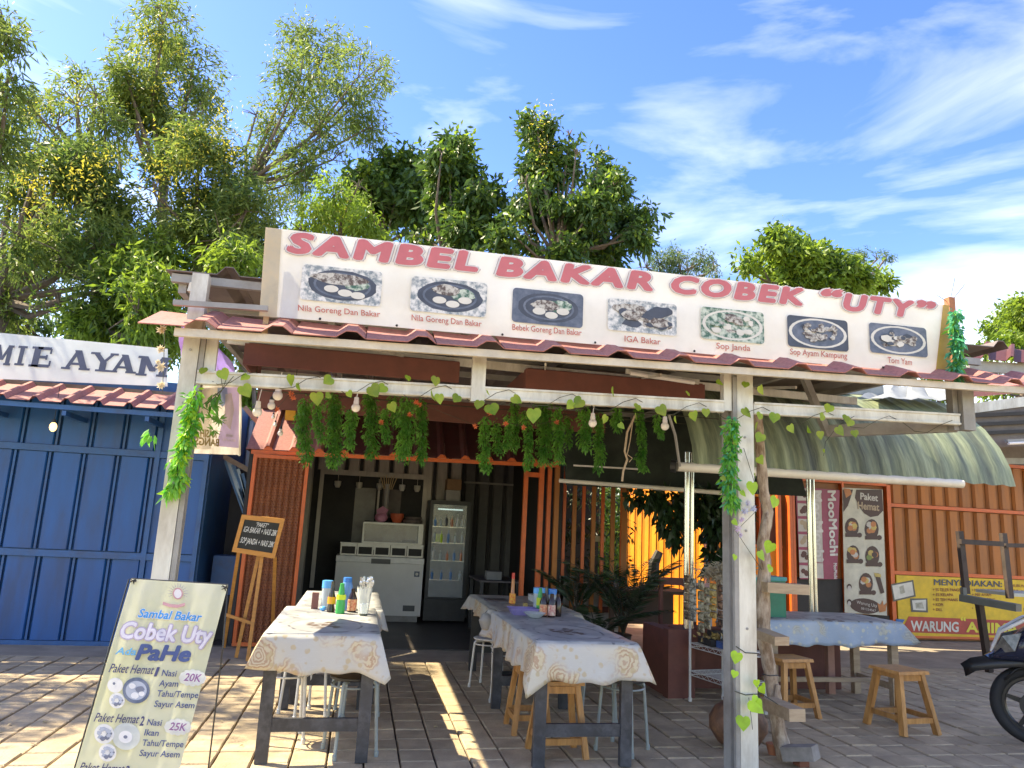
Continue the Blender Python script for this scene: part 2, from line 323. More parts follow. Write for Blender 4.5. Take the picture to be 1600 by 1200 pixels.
litter = G()
for _ in range(90):
    a = random.uniform(0, 6.3); x, y = (random.uniform(-3.3, 0.2), random.uniform(4.6, 8.8)) if random.random() < .6 else (random.uniform(0, 8), random.uniform(4.6, 9)); r = random.uniform(.012, .035)
    litter.poly([(x+r*math.cos(a), y+r*math.sin(a), .007), (x-r*.3*math.sin(a), y+r*.3*math.cos(a), .014), (x-r*math.cos(a), y-r*math.sin(a), .007), (x+r*.3*math.sin(a), y-r*.3*math.cos(a), .008)])
litter.obj('fallen_leaves', mat('dry_leaf', (.40,.33,.18), .8, var=.4, sc_=3), kind='stuff')
# ------------------------------------------------------------------ neighbour kiosk (blue)
BY = 8.95
kb = thing('kiosk_building', 'blue ribbed metal kiosk with a red tiled eave at the left edge', 'kiosk', (-4, BY, 0))
G().box(-7, -1.72, BY+.03, 12, 0, 2.9).obj('wall', M_blued, kb)
PB = Plane((0, BY, 0), (0, -1, 0))
def blue_tier(z0, z1, x0, x1, pitch, ph):
    n = int((x1-x0)/pitch)+1
    for k in range(n):
        a = x0+k*pitch+ph; b = min(a+pitch-.055, x1)
        if b-a < .05: continue
        G().add([(a,BY,z0),(b,BY,z0),(b,BY,z1),(a,BY,z1),(a+.012,BY-.018,z0),(b-.012,BY-.018,z0),(b-.012,BY-.018,z1),(a+.012,BY-.018,z1)],
                [(4,5,6,7),(0,4,7,3),(1,2,6,5),(3,7,6,2),(0,1,5,4)]).obj('wall_panel', M_blue, kb)
        if k: G().box(a-.040, a-.018, BY-.016, BY+.02, z0, z1).obj('rib', M_blued, kb)
blue_tier(.05, .90, -6.4, -1.78, .345, 0); blue_tier(.985, 2.02, -6.4, -1.78, .345, -.06); blue_tier(2.10, 2.7, -6.4, -1.78, .345, -.02)
for z in (.94, 2.06): G().box(-6.6, -1.74, BY-.045, BY-.0, z-.035, z+.035).obj('rail', M_blued, kb)
G().box(-6.6, -1.74, BY-.03, BY+.0, -.0, .045).obj('sill', M_blued, kb)
for x in (-1.76, -2.28): G().box(x-.025, x+.025, BY-.05, BY-.004, .0, 2.7).obj('post', M_blued, kb)
def tilesheet(p00, p10, p01, p11, nrib, h=.035, name='roof_sheet', m=M_tile, parent=None, frac=.32, steps=0, th=.006):
    """ribbed sheet: p00-p10 eave (left to right), p01-p11 top edge"""
    p00, p10, p01, p11 = map(Vector, (p00, p10, p01, p11)); n = (p10-p00).cross(p01-p00).normalized()
    if n.z < 0: n = -n
    prof = []
    for k in range(nrib):
        a = k/nrib; w = frac/nrib
        prof += [(a, 0), (a+(1/nrib-w)*.98, 0), (a+1/nrib-w*.68, h), (a+1/nrib-w*.32, h)]
    prof.append((1, 0))
    rows = [0, 1] if not steps else [i/steps for i in range(steps+1)]
    g = G(); V = []
    for side in (0, 1):
        for r in rows:
            for t, z in prof:
                p = (p00.lerp(p10, t)).lerp(p01.lerp(p11, t), r)+n*(z-side*th); V.append(p)
    c = len(prof); R = len(rows); F = []
    for side in (0, 1):
        o = side*R*c
        for r in range(R-1):
            for t in range(c-1):
                q = (o+r*c+t, o+r*c+t+1, o+(r+1)*c+t+1, o+(r+1)*c+t); F.append(q if side == 0 else q[::-1])
    for t in range(c-1): F.append((t, R*c+t, R*c+t+1, t+1))
    g.add(V, F); return g.obj(name, m, parent)
e0 = (-6.6, 8.25, 2.47); e1 = (-1.8, 8.25, 2.50)
for k in range(8):
    a, b = k/8, (k+1)/8-.002; A = Vector(e0).lerp(Vector(e1), a); B = Vector(e0).lerp(Vector(e1), b)
    tilesheet(A, B, A+Vector((.0,.62,.24)), B+Vector((.0,.62,.24)), 2, .045, 'roof_tile', M_tile, kb)
G().box(-6.6, -1.8, 8.9, 12.1, 2.73, 2.78).obj('roof', M_under, kb)
G().box(-6.5, -1.85, 8.30, 8.33, 2.42, 2.47).obj('gutter_batten', M_blued, kb)
for k in range(4): G().box(-3.9+.8*k, -3.86+.8*k, 8.3, 8.95, 2.36, 2.41).obj('bracket', M_blued, kb)
# MIE AYAM banner
pl = Plane((0, 8.62, 0), (0, -1, 0)); mb = thing('hanging_banner', 'white vinyl banner reading MIE AYAM above the blue kiosk', 'banner', (-3, 8.62, 2.7))
def cloth_panel(c00, c10, c11, c01, nx, ny, amp, n, seed=0, th=.002, waves=3.):
    c00, c10, c11, c01 = map(Vector, (c00, c10, c11, c01)); n = Vector(n); V = []; rd = random.Random(seed); ph = [rd.uniform(0, 6.28) for _ in range(6)]
    for s in (0, 1):
        for j in range(ny+1):
            for i in range(nx+1):
                u, v = i/nx, j/ny
                d = amp*(math.sin(waves*6.28*u+ph[0]+2*v)+.6*math.sin(waves*2.3*6.28*u+ph[1]-3*v)+.5*math.sin(5*v+ph[2]+4*u))*(.3+.7*math.sin(math.pi*v))
                V.append(c00.lerp(c10, u).lerp(c01.lerp(c11, u), v)+n*(d-s*th))
    c = nx+1; F = []; o = (ny+1)*c
    for j in range(ny):
        for i in range(nx):
            q = (j*c+i, j*c+i+1, (j+1)*c+i+1, (j+1)*c+i); F += [q, tuple(a+o for a in q[::-1])]
    for i in range(nx): F += [(i, i+o, i+1+o, i+1), (ny*c+i+1, ny*c+i+1+o, ny*c+i+o, ny*c+i)]
    for j in range(ny): F += [(j*c+c, j*c+c+o, j*c+o, j*c), (j*c+nx, j*c+nx+o, (j+1)*c+nx+o, (j+1)*c+nx)]
    return G().add(V, F)
bl, br = PY(0, 592, 8.62), PY(262, 604, 8.62); tl, tr = PY(0, 520, 8.62), PY(262, 545, 8.62)
dl = (bl-br); bl = br+dl*2.4; tl = tr+(tl-tr)*2.4
cloth_panel(bl, br, tr, tl, 50, 6, .006, (0,-1,0), 3).obj('cloth', M_vinylw, mb, smooth=True)
# slab-serif letters drawn stroke by stroke
GL = {'M': ([(.16,0,.16,1,.2),(.84,0,.84,1,.24),(.18,1,.5,.25,.2),(.82,1,.5,.25,.16)], [(.16,0,.36),(.84,0,.38),(.1,1,.28),(.9,1,.28)], 1.15),
      'I': ([(.5,0,.5,1,.36)], [(.5,0,.78),(.5,1,.78)], .5),
      'E': ([(.3,0,.3,1,.28),(.3,.93,.86,.93,.15),(.3,.5,.72,.5,.14),(.3,.07,.9,.07,.15),(.86,.93,.86,.68,.08),(.9,.07,.9,.34,.08),(.72,.62,.72,.38,.08)], [(.28,0,.46),(.28,1,.46)], .78),
      'A': ([(.5,1,.16,0,.15),(.48,1,.84,0,.27),(.25,.3,.72,.3,.12)], [(.14,0,.34),(.84,0,.42)], .95),
      'Y': ([(.5,0,.5,.5,.26),(.5,.48,.14,1,.24),(.5,.48,.86,1,.15)], [(.5,0,.52),(.13,1,.36),(.86,1,.32)], .88)}
gl = G(); y0 = 8.62
def glyph(ch, A, w, h, slope):
    st, se, _ = GL[ch]
    def pt(u, v): return Vector((A.x+u*w+(v-.5)*0.012, y0-.018, A.z+v*h+u*slope*w))
    for x0_, y0_, x1_, y1_, t in st:
        dx, dy = (x1_-x0_)*w, (y1_-y0_)*h; L_ = math.hypot(dx, dy)
        if abs(dy) > abs(dx)*.5: q = [(x0_-t/2, y0_), (x0_+t/2, y0_), (x1_+t/2, y1_), (x1_-t/2, y1_)]
        else: q = [(x0_, y0_-t/2), (x1_, y1_-t/2), (x1_, y1_+t/2), (x0_, y0_+t/2)]
        gl.poly([pt(*p)+Vector((0, -.0002*(len(gl.f) % 7), 0)) for p in q])
    for cx, cy, ww in se:
        s_ = .11; a0, a1 = (cy, cy+s_) if cy == 0 else (cy-s_, cy)
        gl.poly([pt(cx-ww/2, a0)+Vector((0,-.0002*(len(gl.f) % 7),0)), pt(cx+ww/2, a0)+Vector((0,-.0002*(len(gl.f) % 7),0)), pt(cx+ww/2, a1)+Vector((0,-.0002*(len(gl.f) % 7),0)), pt(cx-ww/2, a1)+Vector((0,-.0002*(len(gl.f) % 7),0))])
for ch, a, b, base, top in (('M',-12,17,570,538),('I',22,41,571,540),('E',44,82,573,541),('A',98,140,577,546),('Y',140,181,580,550),('A',172,212,582,553),('M',214,262,587,556)):
    A = pl(a, base); B = pl(b, base); T = pl(a, top); glyph(ch, A, B.x-A.x, T.z-A.z, .02)
gl.obj('lettering', mat('dark_blue_print', (.07,.08,.13), .5, var=.2), mb)
eb = thing('filament_bulb', 'amber filament bulb hanging before the blue kiosk wall', 'light bulb', PY(83, 655, 8.4))
c = PY(83, 667, 8.4)
G().ball(c, (.036,.036,.05)).obj('bulb', mat('amber_glass', (.85,.55,.25), .1, emis=1.2, var=.05), eb, smooth=True)
G().lathe([(.016,.03),(.018,.075),(.006,.08)], c, 10).tube([c+Vector((0,0,.08)), c+Vector((.0,0,.42))], .004, 5).obj('socket', M_sock, eb)
# things in the gap between kiosk and stall
gw = thing('corrugated_fence', 'silver blue corrugated sheet fence closing the gap behind the kiosk', 'fence', (-1.7, 11.3, 0))
for k in range(10):
    x = -2.2+k*.12; G().add([(x,11.3,0),(x+.03,11.26,0),(x+.075,11.26,0),(x+.105,11.3,0),(x,11.3,2.9),(x+.03,11.26,2.9),(x+.075,11.26,2.9),(x+.105,11.3,2.9)], [(0,1,5,4),(1,2,6,5),(2,3,7,6),(3,2,1,0),(4,5,6,7),(3,0,4,7)]).obj('sheet_rib', M_silver, gw)
kk = thing('leaning_sheet', 'blue corrugated sheet leaning diagonally in the dark gap', 'metal sheet', (-1.5, 10, 1.2))
a0, a1 = PY(353, 705, 9.8), PY(388, 800, 9.8); b0, b1 = PY(385, 745, 9.8), PY(392, 790, 9.8)
for k in range(5):
    A = PY(350+7*k, 712+7*k, 9.8); B = PY(386+2*k, 812-2*k, 9.8); G().beam(A, B, .05, .02, up=(0,-1,0)).obj('sheet_rib', M_silver if k % 2 else mat('blue_sheet', (.10,.25,.45), .45), kk)
tb = thing('timber_rail', 'sloping raw timber rail above the leaning blue sheet', 'timber', PY(370, 720, 9.7))
G().beam(PY(340, 708, 9.7), PY(398, 740, 9.7), .03, .06).obj('rail', M_wood2, tb); G().beam(PY(382, 636, 9.9), PY(410, 668, 9.9), .03, .06).obj('rail', M_wood2, tb)
gc = thing('gap_clutter', 'dark stacked crates and panels in the gap beside the orange mesh door', 'crates', (-1.5, 9.6, 0))
G().box(-1.68, -1.30, 9.4, 9.8, 0, .5).obj('crate', M_dark, gc); G().box(-1.66, -1.34, 9.5, 9.8, .503, .95).obj('crate', M_blued, gc); G().box(-1.62, -1.3, 9.9, 9.95, 0, 2.0).obj('panel', M_dark, gc)
# ------------------------------------------------------------------ food stall building
st = thing('food_stall', 'dark open food stall with maroon roof, orange eave and grey ribbed back wall', 'stall', (.5, 9, 0))
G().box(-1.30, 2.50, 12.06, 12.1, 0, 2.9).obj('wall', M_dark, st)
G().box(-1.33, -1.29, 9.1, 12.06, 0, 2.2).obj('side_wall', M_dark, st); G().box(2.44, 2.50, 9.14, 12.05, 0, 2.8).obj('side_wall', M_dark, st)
x = -.95; k = 0
while x < 2.4:
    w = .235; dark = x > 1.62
    hole = (-.63 < x+w/2 < .98)
    for z0, z1 in (((2.2, 2.75),) if hole else ((.0, 2.75),)):
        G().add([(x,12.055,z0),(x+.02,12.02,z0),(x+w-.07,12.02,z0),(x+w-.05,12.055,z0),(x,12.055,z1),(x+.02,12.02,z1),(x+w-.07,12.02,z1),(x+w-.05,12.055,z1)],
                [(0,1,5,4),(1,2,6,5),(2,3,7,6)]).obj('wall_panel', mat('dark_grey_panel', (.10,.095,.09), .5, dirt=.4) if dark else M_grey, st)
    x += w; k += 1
# serving hatch into the kitchen
G().box(-.66, 1.03, 11.96, 12.015, 2.13, 2.21).box(-.66,-.60,11.97,12.015,.4,2.13).box(.96,1.03,11.97,12.015,.9,2.13).obj('hatch_frame', M_grey, st)
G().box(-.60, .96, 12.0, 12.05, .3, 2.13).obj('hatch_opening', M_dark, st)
for a, b, z0, z1, mm in ((-.1,.22,1.0,1.95,M_steeld),(.25,.28,1.0,2.1,M_grey),(.33,.62,1.5,1.95,M_under)): G().box(a, b, 11.985, 11.999, z0, z1).obj('kitchen_panel', mm, st)
G().box(1.62, 2.5, 12.0, 12.03, 2.12, 2.15).obj('rail', M_steeld, st)
# roof: front slope with ribs, eave trim
rx0, rx1 = -1.36, 2.42
n = 13
for k in range(n):
    a = rx0+(rx1-rx0)*k/n; b = rx0+(rx1-rx0)*(k+1)/n-.003; za = 2.20+.075*k/n; zb = 2.20+.075*(k+1)/n
    tilesheet((a,9.0,za),(b,9.0,zb),(a+.02,9.75,za+.58),(b+.02,9.75,zb+.58), 1, .05, 'roof_tile', M_tile if k < 3 else M_maroon, st)  # one roof slope: red tiles paint the sunlit end, maroon the canopy's shade
G().box(-1.33, 2.42, 9.72, 12.1, 2.78, 2.82).obj('roof', M_maroon, st)
G().add([(-1.36,9.0,2.19),(-1.345,9.75,2.76),(-1.345,12,2.76),(-1.36,12,2.2)], [(0,1,2,3)]).obj('gable', M_orange, st)
g = G()
g.hexa([(-1.30,9.0,2.145),(2.40,9.0,2.215),(2.40,9.03,2.215),(-1.30,9.03,2.145)], [(-1.30,9.0,2.19),(2.40,9.0,2.262),(2.40,9.03,2.262),(-1.30,9.03,2.19)]); g.obj('eave_trim', M_orange, st)
for k in range(13):
    x = rx0+(rx1-rx0)*(k+.85)/13; z = 2.20+.075*(k+.85)/13
    G().add([(x-.06,8.995,z-.01),(x+.06,8.995,z-.01),(x+.03,8.995,z+.035),(x-.03,8.995,z+.035),(x-.06,9.01,z-.01),(x+.06,9.01,z-.01),(x+.03,9.01,z+.035),(x-.03,9.01,z+.035)], [(0,1,2,3),(3,2,6,7),(0,3,7,4),(1,5,6,2)]).obj('eave_flute', M_orange, st)
for x, w, mm in ((2.00,.05,M_orange),(2.20,.06,M_orange),(2.31,.05,M_orange),(2.41,.06,M_orangew)):
    G().box(x-w/2, x+w/2, 9.04+.03*(x > 2.3), 9.10+.03*(x > 2.3), 0, 2.24).obj('post', mm, st)
G().box(1.98, 2.2, 9.06, 9.08, 2.08, 2.14).obj('door_head', M_orange, st)
G().box(-1.28, -1.22, 9.12, 9.18, 0, 2.16).obj('post', M_orange, st)
yk = G().box(-1.22,-1.10,9.02,9.08,2.10,2.165); yk.obj('yellow_block', mat('yellow_paint', (.75,.38,.03), .5), st)
G().beam((-.95,9.45,2.62),(-.95,9.45,2.9),.12,.06).obj('ridge_bracket', mat('yellow_paint', (.75,.38,.03)), st)
# orange mesh door
md = thing('mesh_door', 'tall orange framed door of rust red corrugated sheet behind woven mesh', 'door', (-.88, 9.0, 0))
dx0, dx1, dz1 = -1.26, -.63, 2.14
for a in ((dx0,dx0+.04,.02,dz1),(dx1-.04,dx1,.02,dz1)): G().box(a[0],a[1],8.93,8.97,a[2],a[3]).obj('frame_stile', M_orange, md)
for z in (.02, dz1-.04): G().box(dx0+.04,dx1-.04,8.932,8.968,z,z+.04).obj('frame_rail', M_orange, md)
for k in range(8):
    a = dx0+.042+k*.068; G().add([(a,8.985,.06),(a+.022,8.962,.06),(a+.045,8.962,.06),(a+.067,8.985,.06),(a,8.985,dz1-.04),(a+.022,8.962,dz1-.04),(a+.045,8.962,dz1-.04),(a+.067,8.985,dz1-.04)],[(0,1,5,4),(1,2,6,5),(2,3,7,6)]).obj('sheet_rib', M_rust, md)
g = G(); nx, nz = 16, 62
for j in range(nz):
    z = .06+j*(dz1-.11)/nz
    for i in range(nx):
        a = dx0+.045+i*(dx1-dx0-.09)/nx+(.5*(j % 2))*(dx1-dx0-.09)/nx; h = (dz1-.11)/nz; w = (dx1-dx0-.09)/nx
        if a+w > dx1-.04: continue
        g.add([(a,8.948,z),(a+w/2,8.944,z+h*.5),(a+w/2,8.948,z+h*.82),(a,8.952,z+h*.3)],[(0,1,2,3)]); g.add([(a+w/2,8.944,z+h*.5),(a+w,8.948,z),(a+w,8.952,z+h*.3),(a+w/2,8.948,z+h*.82)],[(0,1,2,3)])
g.obj('expanded_mesh', mat('rusty_mesh', (.20,.055,.02), .6, var=.3, sc_=20), md, kind='stuff')
# fridge, freezer, glass case
fr = thing('display_fridge', 'tall black framed glass door drinks fridge beside the chest freezer', 'fridge', (1.3, 11.6, 0))
fx0, fx1, fy = 1.04, 1.66, 11.35
G().box(fx0, fx1, fy+.06, 11.95, 0.03, 1.80).obj('cabinet', M_black, fr)
G().box(fx0,fx0+.05,fy,fy+.055,.35,1.80).box(fx1-.06,fx1,fy,fy+.055,.35,1.80).box(fx0+.05,fx1-.06,fy+.001,fy+.055,1.74,1.80).box(fx0+.05,fx1-.06,fy+.001,fy+.055,.35,.38).obj('door_frame', M_black, fr)
G().box(fx0, fx1, fy+.005, fy+.055, .04, .345).obj('kick_panel', M_black, fr)
G().box(fx0+.05, fx1-.06, fy+.035, fy+.05, .38, 1.74).obj('interior', mat('fridge_interior', (.025,.027,.03), .4, c2=(.075,.08,.085), sc_=9), fr)
G().box(fx0+.12, fx1-.12, fy+.02, fy+.033, 1.66, 1.68).obj('lamp_tube', mat('cold_lamp', (.5,.7,.8), emis=.45), fr)
for z in (.62,.90,1.16,1.40): G().box(fx0+.052, fx1-.062, fy+.01, fy+.034, z, z+.012).obj('shelf', M_chrome, fr)
rd = random.Random(3)
fcols = [mat('bottle_%s' % nme, c_, .25) for nme, c_ in (('clear',(.45,.5,.5)),('lime',(.50,.70,.03)),('orange',(.6,.2,.08)),('blue',(.08,.22,.5)),('dark',(.03,.02,.02)),('white',(.7,.7,.66)))]
for z, cnt in ((.632,4),(.912,5),(1.172,5),(1.412,6)):
    for k in range(cnt):
        x = fx0+.09+k*(fx1-fx0-.2)/(cnt-1); h = rd.uniform(.13,.2); mm = fcols[rd.choice([0,0,4,5,3,2])] if z != 1.172 or k != 1 else fcols[1]
        G().lathe([(.022,0),(.024,h*.6),(.010,h*.82),(.010,h)], (x, fy+.012, z), 8).obj('bottle', mm, fr, smooth=True)
G().box(fx0+.08, fx0+.20, fy+.002, fy+.008, 1.18, 1.30).obj('price_card', mat('lime_card', (.62,.75,.03), .5), fr)
G().box(fx0+.05, fx1-.06, fy-.004, fy+.000, .38, 1.74).obj('glass_door', M_glass, fr)
for k in range(2):
    tag(G().box(1.28+.01*k, 1.50+.01*k, 11.5, 11.8, 1.803+.172*k, 1.97+.172*k).obj('cardboard_box', mat('cardboard', (.34,.20,.11) if k else (.34,.34,.32), .8, var=.1) if k else mat('grey_carton', (.40,.38,.36), .7)), ('grey printed carton directly on top of the drinks fridge', 'brown cardboard box on top of the grey carton above the fridge')[k], 'box')
fz = thing('chest_freezer', 'light grey chest freezer with row of small glass lids behind the left table', 'freezer', (.35, 11.6, 0))
G().box(-.28, .99, 11.30, 11.9, .10, .84).obj('body', M_frz, fz)
G().box(-.285, .995, 11.285, 11.9, .845, .925).obj('lid', mat('freezer_lid', (.72,.70,.66), .35), fz)
G().box(-.24, .95, 11.33, 11.88, 0.013, .098).obj('base', M_steeld, fz)
G().box(.22, .50, 11.27, 11.284, .83, .90).obj('handle', mat('dark_grey_plastic', (.08,.08,.08), .5), fz)
G().box(.73, .90, 11.285, 11.299, .17, .25).obj('vent', mat('dark_grey_plastic', (.08,.08,.08)), fz)
g = G(); pf = Plane((0, 11.298, 0), (0,-1,0)); g.box(.86, .94, 11.296, 11.2995, .66, .74, 0); g.ball((.90, 11.293, .70), (.022,.003,.022), m=1); g.obj('logo_sticker', [M_slate, M_cream], fz)
ch = thing('condiment_rack', 'row of five steel framed food bins on the grey freezer', 'food bins', (.35, 11.4, .93))
for k in range(5):
    a = -.24+k*.245; G().box(a, a+.235, 11.38, 11.40, .93, .955).box(a, a+.235, 11.38, 11.40, 1.06, 1.10).box(a, a+.02, 11.38, 11.40, .955, 1.06).box(a+.215, a+.235, 11.38, 11.40, .955, 1.06).obj('bin_frame', mat('bin_steel', (.42,.40,.37), .35, .3), ch)
    G().box(a+.02, a+.215, 11.395, 11.6, .93, 1.06).obj('bin', M_dark, ch)
G().box(-.25, .99, 11.40, 11.7, 1.10, 1.115).obj('cover', mat('bin_steel', (.42,.40,.37)), ch)
gc = thing('glass_food_case', 'low steel framed glass food case above the food bins', 'food case', (.45, 11.45, 1.12))
x0, x1 = .06, .96
for bx in ((x0,x1,11.40,11.42,1.40,1.425),(x0,x1,11.40,11.42,1.118,1.14),(x0,x0+.025,11.40,11.42,1.14,1.40),(x1-.07,x1,11.40,11.42,1.14,1.40)): G().box(*bx).obj('frame', mat('bin_steel', (.42,.40,.37)), gc)
G().box(x0, x1, 11.42, 11.7, 1.425, 1.43).obj('top', M_steeld, gc)
G().box(x0+.025, x1-.07, 11.60, 11.62, 1.14, 1.40).obj('back', mat('warm_case_back', (.30,.22,.18), .6, c2=(.42,.34,.28), sc_=6), gc)
G().box(x0+.03, x1-.07, 11.404, 11.408, 1.14, 1.40).obj('glass', M_glass, gc)
G().box(.66, .86, 11.43, 11.5, 1.142, 1.18).obj('tray', M_under, gc)
cz = 1.431
tag(G().lathe([(.06,0),(.075,.03),(.10,.09),(.105,.14)], (.56,11.55,cz), 16).obj('plastic_bowl', mat('orange_bowl', (.62,.13,.06), .4), smooth=True), 'orange red plastic bowl on top of the glass food case', 'bowl')
tag(G().ball((.32,11.5,cz+.07), (.10,.07,.075), m=0).add([(.26,11.46,cz+.10),(.38,11.46,cz+.10),(.42,11.5,cz+.19),(.33,11.52,cz+.24),(.24,11.5,cz+.18)],[(0,1,2,3,4)]).obj('plastic_bag', mat('pink_plastic', (.80,.36,.52), .4, transl=.3), smooth=60), 'knotted pink plastic bag on the glass food case', 'bag')
ph = thing('paper_cup_stack', 'tall grey cup stack with wooden skewers rising from pink bag', 'cup stack', (.38,11.56,cz))
G().lathe([(.035,.05),(.042,.58)], (.38,11.60,cz), 12).obj('cup_sleeve', mat('grey_cup', (.36,.34,.33), .6), ph, smooth=True)
for k in range(7): G().beam((.33+.02*k,11.58,cz+.5), (.27+.04*k,11.57,cz+.68+.02*(k % 3)), .014, .012).obj('skewer', mat('skewer_wood', (.52,.38,.22), .7), ph)
tag(G().lathe([(.13,0),(.15,.03),(.15,.05),(.13,.06)], (.80,11.55,cz), 14).lathe([(.12,.065),(.13,.10)], (.81,11.55,cz), 14).obj('tray_stack', M_under), 'stack of dark trays at the right of the orange bowl', 'trays')
tag(G().box(.08,.26,11.46,11.6,cz,cz+.015).obj('flat_pan', M_dark), 'flat dark pan at the left end of the glass food case', 'lid')
for k, x in enumerate((-.38,-.05,.27,.62,.86)): tag(G().lathe([(.03,0),(.05,.04),(.052,.10)], (x, 11.93, 1.93), 10).tube([(x,11.93,2.03),(x,11.93,2.13)], .004, 4).obj('hanging_cup', M_cream if k != 3 else mat('white_bag', (.7,.68,.66)), smooth=True), ('cream cup hanging at the far left of the hatch','cream cup hanging second from the left in hatch','cream cup hanging left of the skewers','white cup hanging right of skewers in hatch','cream cup hanging at the far right of hatch')[k], 'cup', 'cups hanging in the serving hatch')
# dark furniture in the stall
dt = thing('inner_table', 'dim cloth covered table inside the stall by orange posts', 'table', (1.9, 10.2, 0))
G().box(1.62, 2.2, 9.9, 10.9, .72, .74).obj('tabletop', mat('dim_cloth', (.12,.10,.10), .7), dt)
for x in (1.66, 2.14):
    for y in (9.95, 10.85): G().box(x-.02, x+.02, y-.02, y+.02, 0.013, .72).obj('leg', M_black, dt)
tag(G().box(1.75,1.95,10.1,10.3,.742,.85).obj('napkin_box', mat('dim_grey', (.2,.2,.2))), 'grey napkin box on the dim inner table', 'box')
# ------------------------------------------------------------------ canopy
YF = 4.40
cp = thing('steel_canopy', 'light steel canopy with red tile skirt standing before the food stall', 'canopy', (1.0, YF, 0))
def cpost(xa, za0, za1, face, depth, y=YF):
    g = G(); g.box(xa, xa+face, y, y+.075, za0, za1); g.obj('post', M_steel, cp)
# left post (tall): front box plus inner channel
zt = 2.62
G().box(-1.075, -.985, YF, YF+.075, 0, 2.82).obj('post', M_steel, cp)
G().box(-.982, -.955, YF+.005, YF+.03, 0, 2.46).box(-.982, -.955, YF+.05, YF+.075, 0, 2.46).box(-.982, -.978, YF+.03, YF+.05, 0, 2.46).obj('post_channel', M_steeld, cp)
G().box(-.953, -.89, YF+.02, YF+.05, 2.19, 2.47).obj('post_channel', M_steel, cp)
PR = 2.372
G().box(PR, PR+.115, YF, YF+.075, 0, 2.56).obj('post', M_steel, cp)
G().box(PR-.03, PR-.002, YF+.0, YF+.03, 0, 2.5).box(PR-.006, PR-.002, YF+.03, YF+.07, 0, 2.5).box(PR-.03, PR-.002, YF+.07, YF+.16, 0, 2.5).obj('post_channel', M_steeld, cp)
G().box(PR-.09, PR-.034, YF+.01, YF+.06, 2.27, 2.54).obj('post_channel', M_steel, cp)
for z in (1.0, 1.55, 2.05, 2.36): G().lathe([(.008,-.006),(.008,.001)], (-1.03, YF-.001, z), 8, axis='y').obj('bolt', M_steeld, cp)
for z in (.35, .9, 1.5, 2.1): G().lathe([(.008,-.006),(.008,.001)], (PR+.05, YF-.001, z), 8, axis='y').obj('bolt', M_steeld, cp)
# beam
def zb(x): return 2.20+.0275*(x+.93)
def hb(x0, x1, z0, z1, y0, y1, name='beam', m=M_steel):
    s = .0275; G().hexa([(x0,y0,z0+s*(x0+.93)),(x1,y0,z0+s*(x1+.93)),(x1,y1,z0+s*(x1+.93)),(x0,y1,z0+s*(x0+.93))],[(x0,y0,z1+s*(x0+.93)),(x1,y0,z1+s*(x1+.93)),(x1,y1,z1+s*(x1+.93)),(x0,y1,z1+s*(x0+.93))]).obj(name, m, cp)
for a, b in ((-.978,.655),(.658,2.275),(2.49,4.07)):
    hb(a, b, 2.165, 2.24, YF-.002, YF+.03); hb(a+.001, b-.001, 2.232, 2.245, YF-.012, YF-.003); hb(a+.001, b-.001, 2.168, 2.18, YF-.012, YF-.003, 'beam_lip')
G().box(.60, .685, YF-.02, YF+.02, 2.19, 2.52).obj('stub_post', M_steel, cp)
G().box(4.085, 4.18, YF-.02, YF+.05, 2.27, 2.66).box(4.04, 4.08, YF+.02, YF+.08, 2.27, 2.66).obj('stub_post', M_steeld, cp)
# diagonal bracket back from stub post
G().beam((4.1, YF+.06, 2.31), (3.55, 5.15, 2.31), .05, .09).obj('bracket', M_steeld, cp); G().beam((3.55, 5.15, 2.28), (3.30, 5.15, 2.85), .05, .05).obj('bracket', M_steeld, cp)
# fascia batten and red tile skirt
s_ = .031
YE_ = 4.20; _a, _b = PY(265,511,YE_), PY(1590,604,YE_)
def fz_(x): return _a.z+(_b.z-_a.z)*(x-_a.x)/(_b.x-_a.x)
G().hexa([(-1.08,YE_,fz_(-1.08)-.045),(5.6,YE_,fz_(5.6)-.045),(5.6,YE_+.03,fz_(5.6)-.045),(-1.08,YE_+.03,fz_(-1.08)-.045)],[(-1.08,YE_,fz_(-1.08)),(5.6,YE_,fz_(5.6)),(5.6,YE_+.03,fz_(5.6)),(-1.08,YE_+.03,fz_(-1.08))]).obj('fascia', mat('cream_fascia_steel', (.56,.51,.42), .5, dirt=.5, dirtc=(.33,.26,.18), ds=5), cp)
nt_ = 17; xa, xb = -1.26, 5.6
for x in (-1.03, .64, 2.43, 4.13): G().beam((x,YE_+.03,fz_(x)-.02),(x,YF+.3,fz_(x)+.10),.03,.04).obj('skirt_bracket', M_steeld, cp)
for k in range(nt_):
    a = xa+(xb-xa)*k/nt_; b = xa+(xb-xa)*(k+1)/nt_-.004; z0 = fz_(a)+.012; z1 = fz_(b)+.012
    o = tilesheet((a,YE_-.035,z0-.006),(b,YE_-.035,z1-.006),(a,YE_+.36,z0+.17),(b,YE_+.36,z1+.15), 1, .038, 'skirt_tile', M_tile, cp, frac=.40)
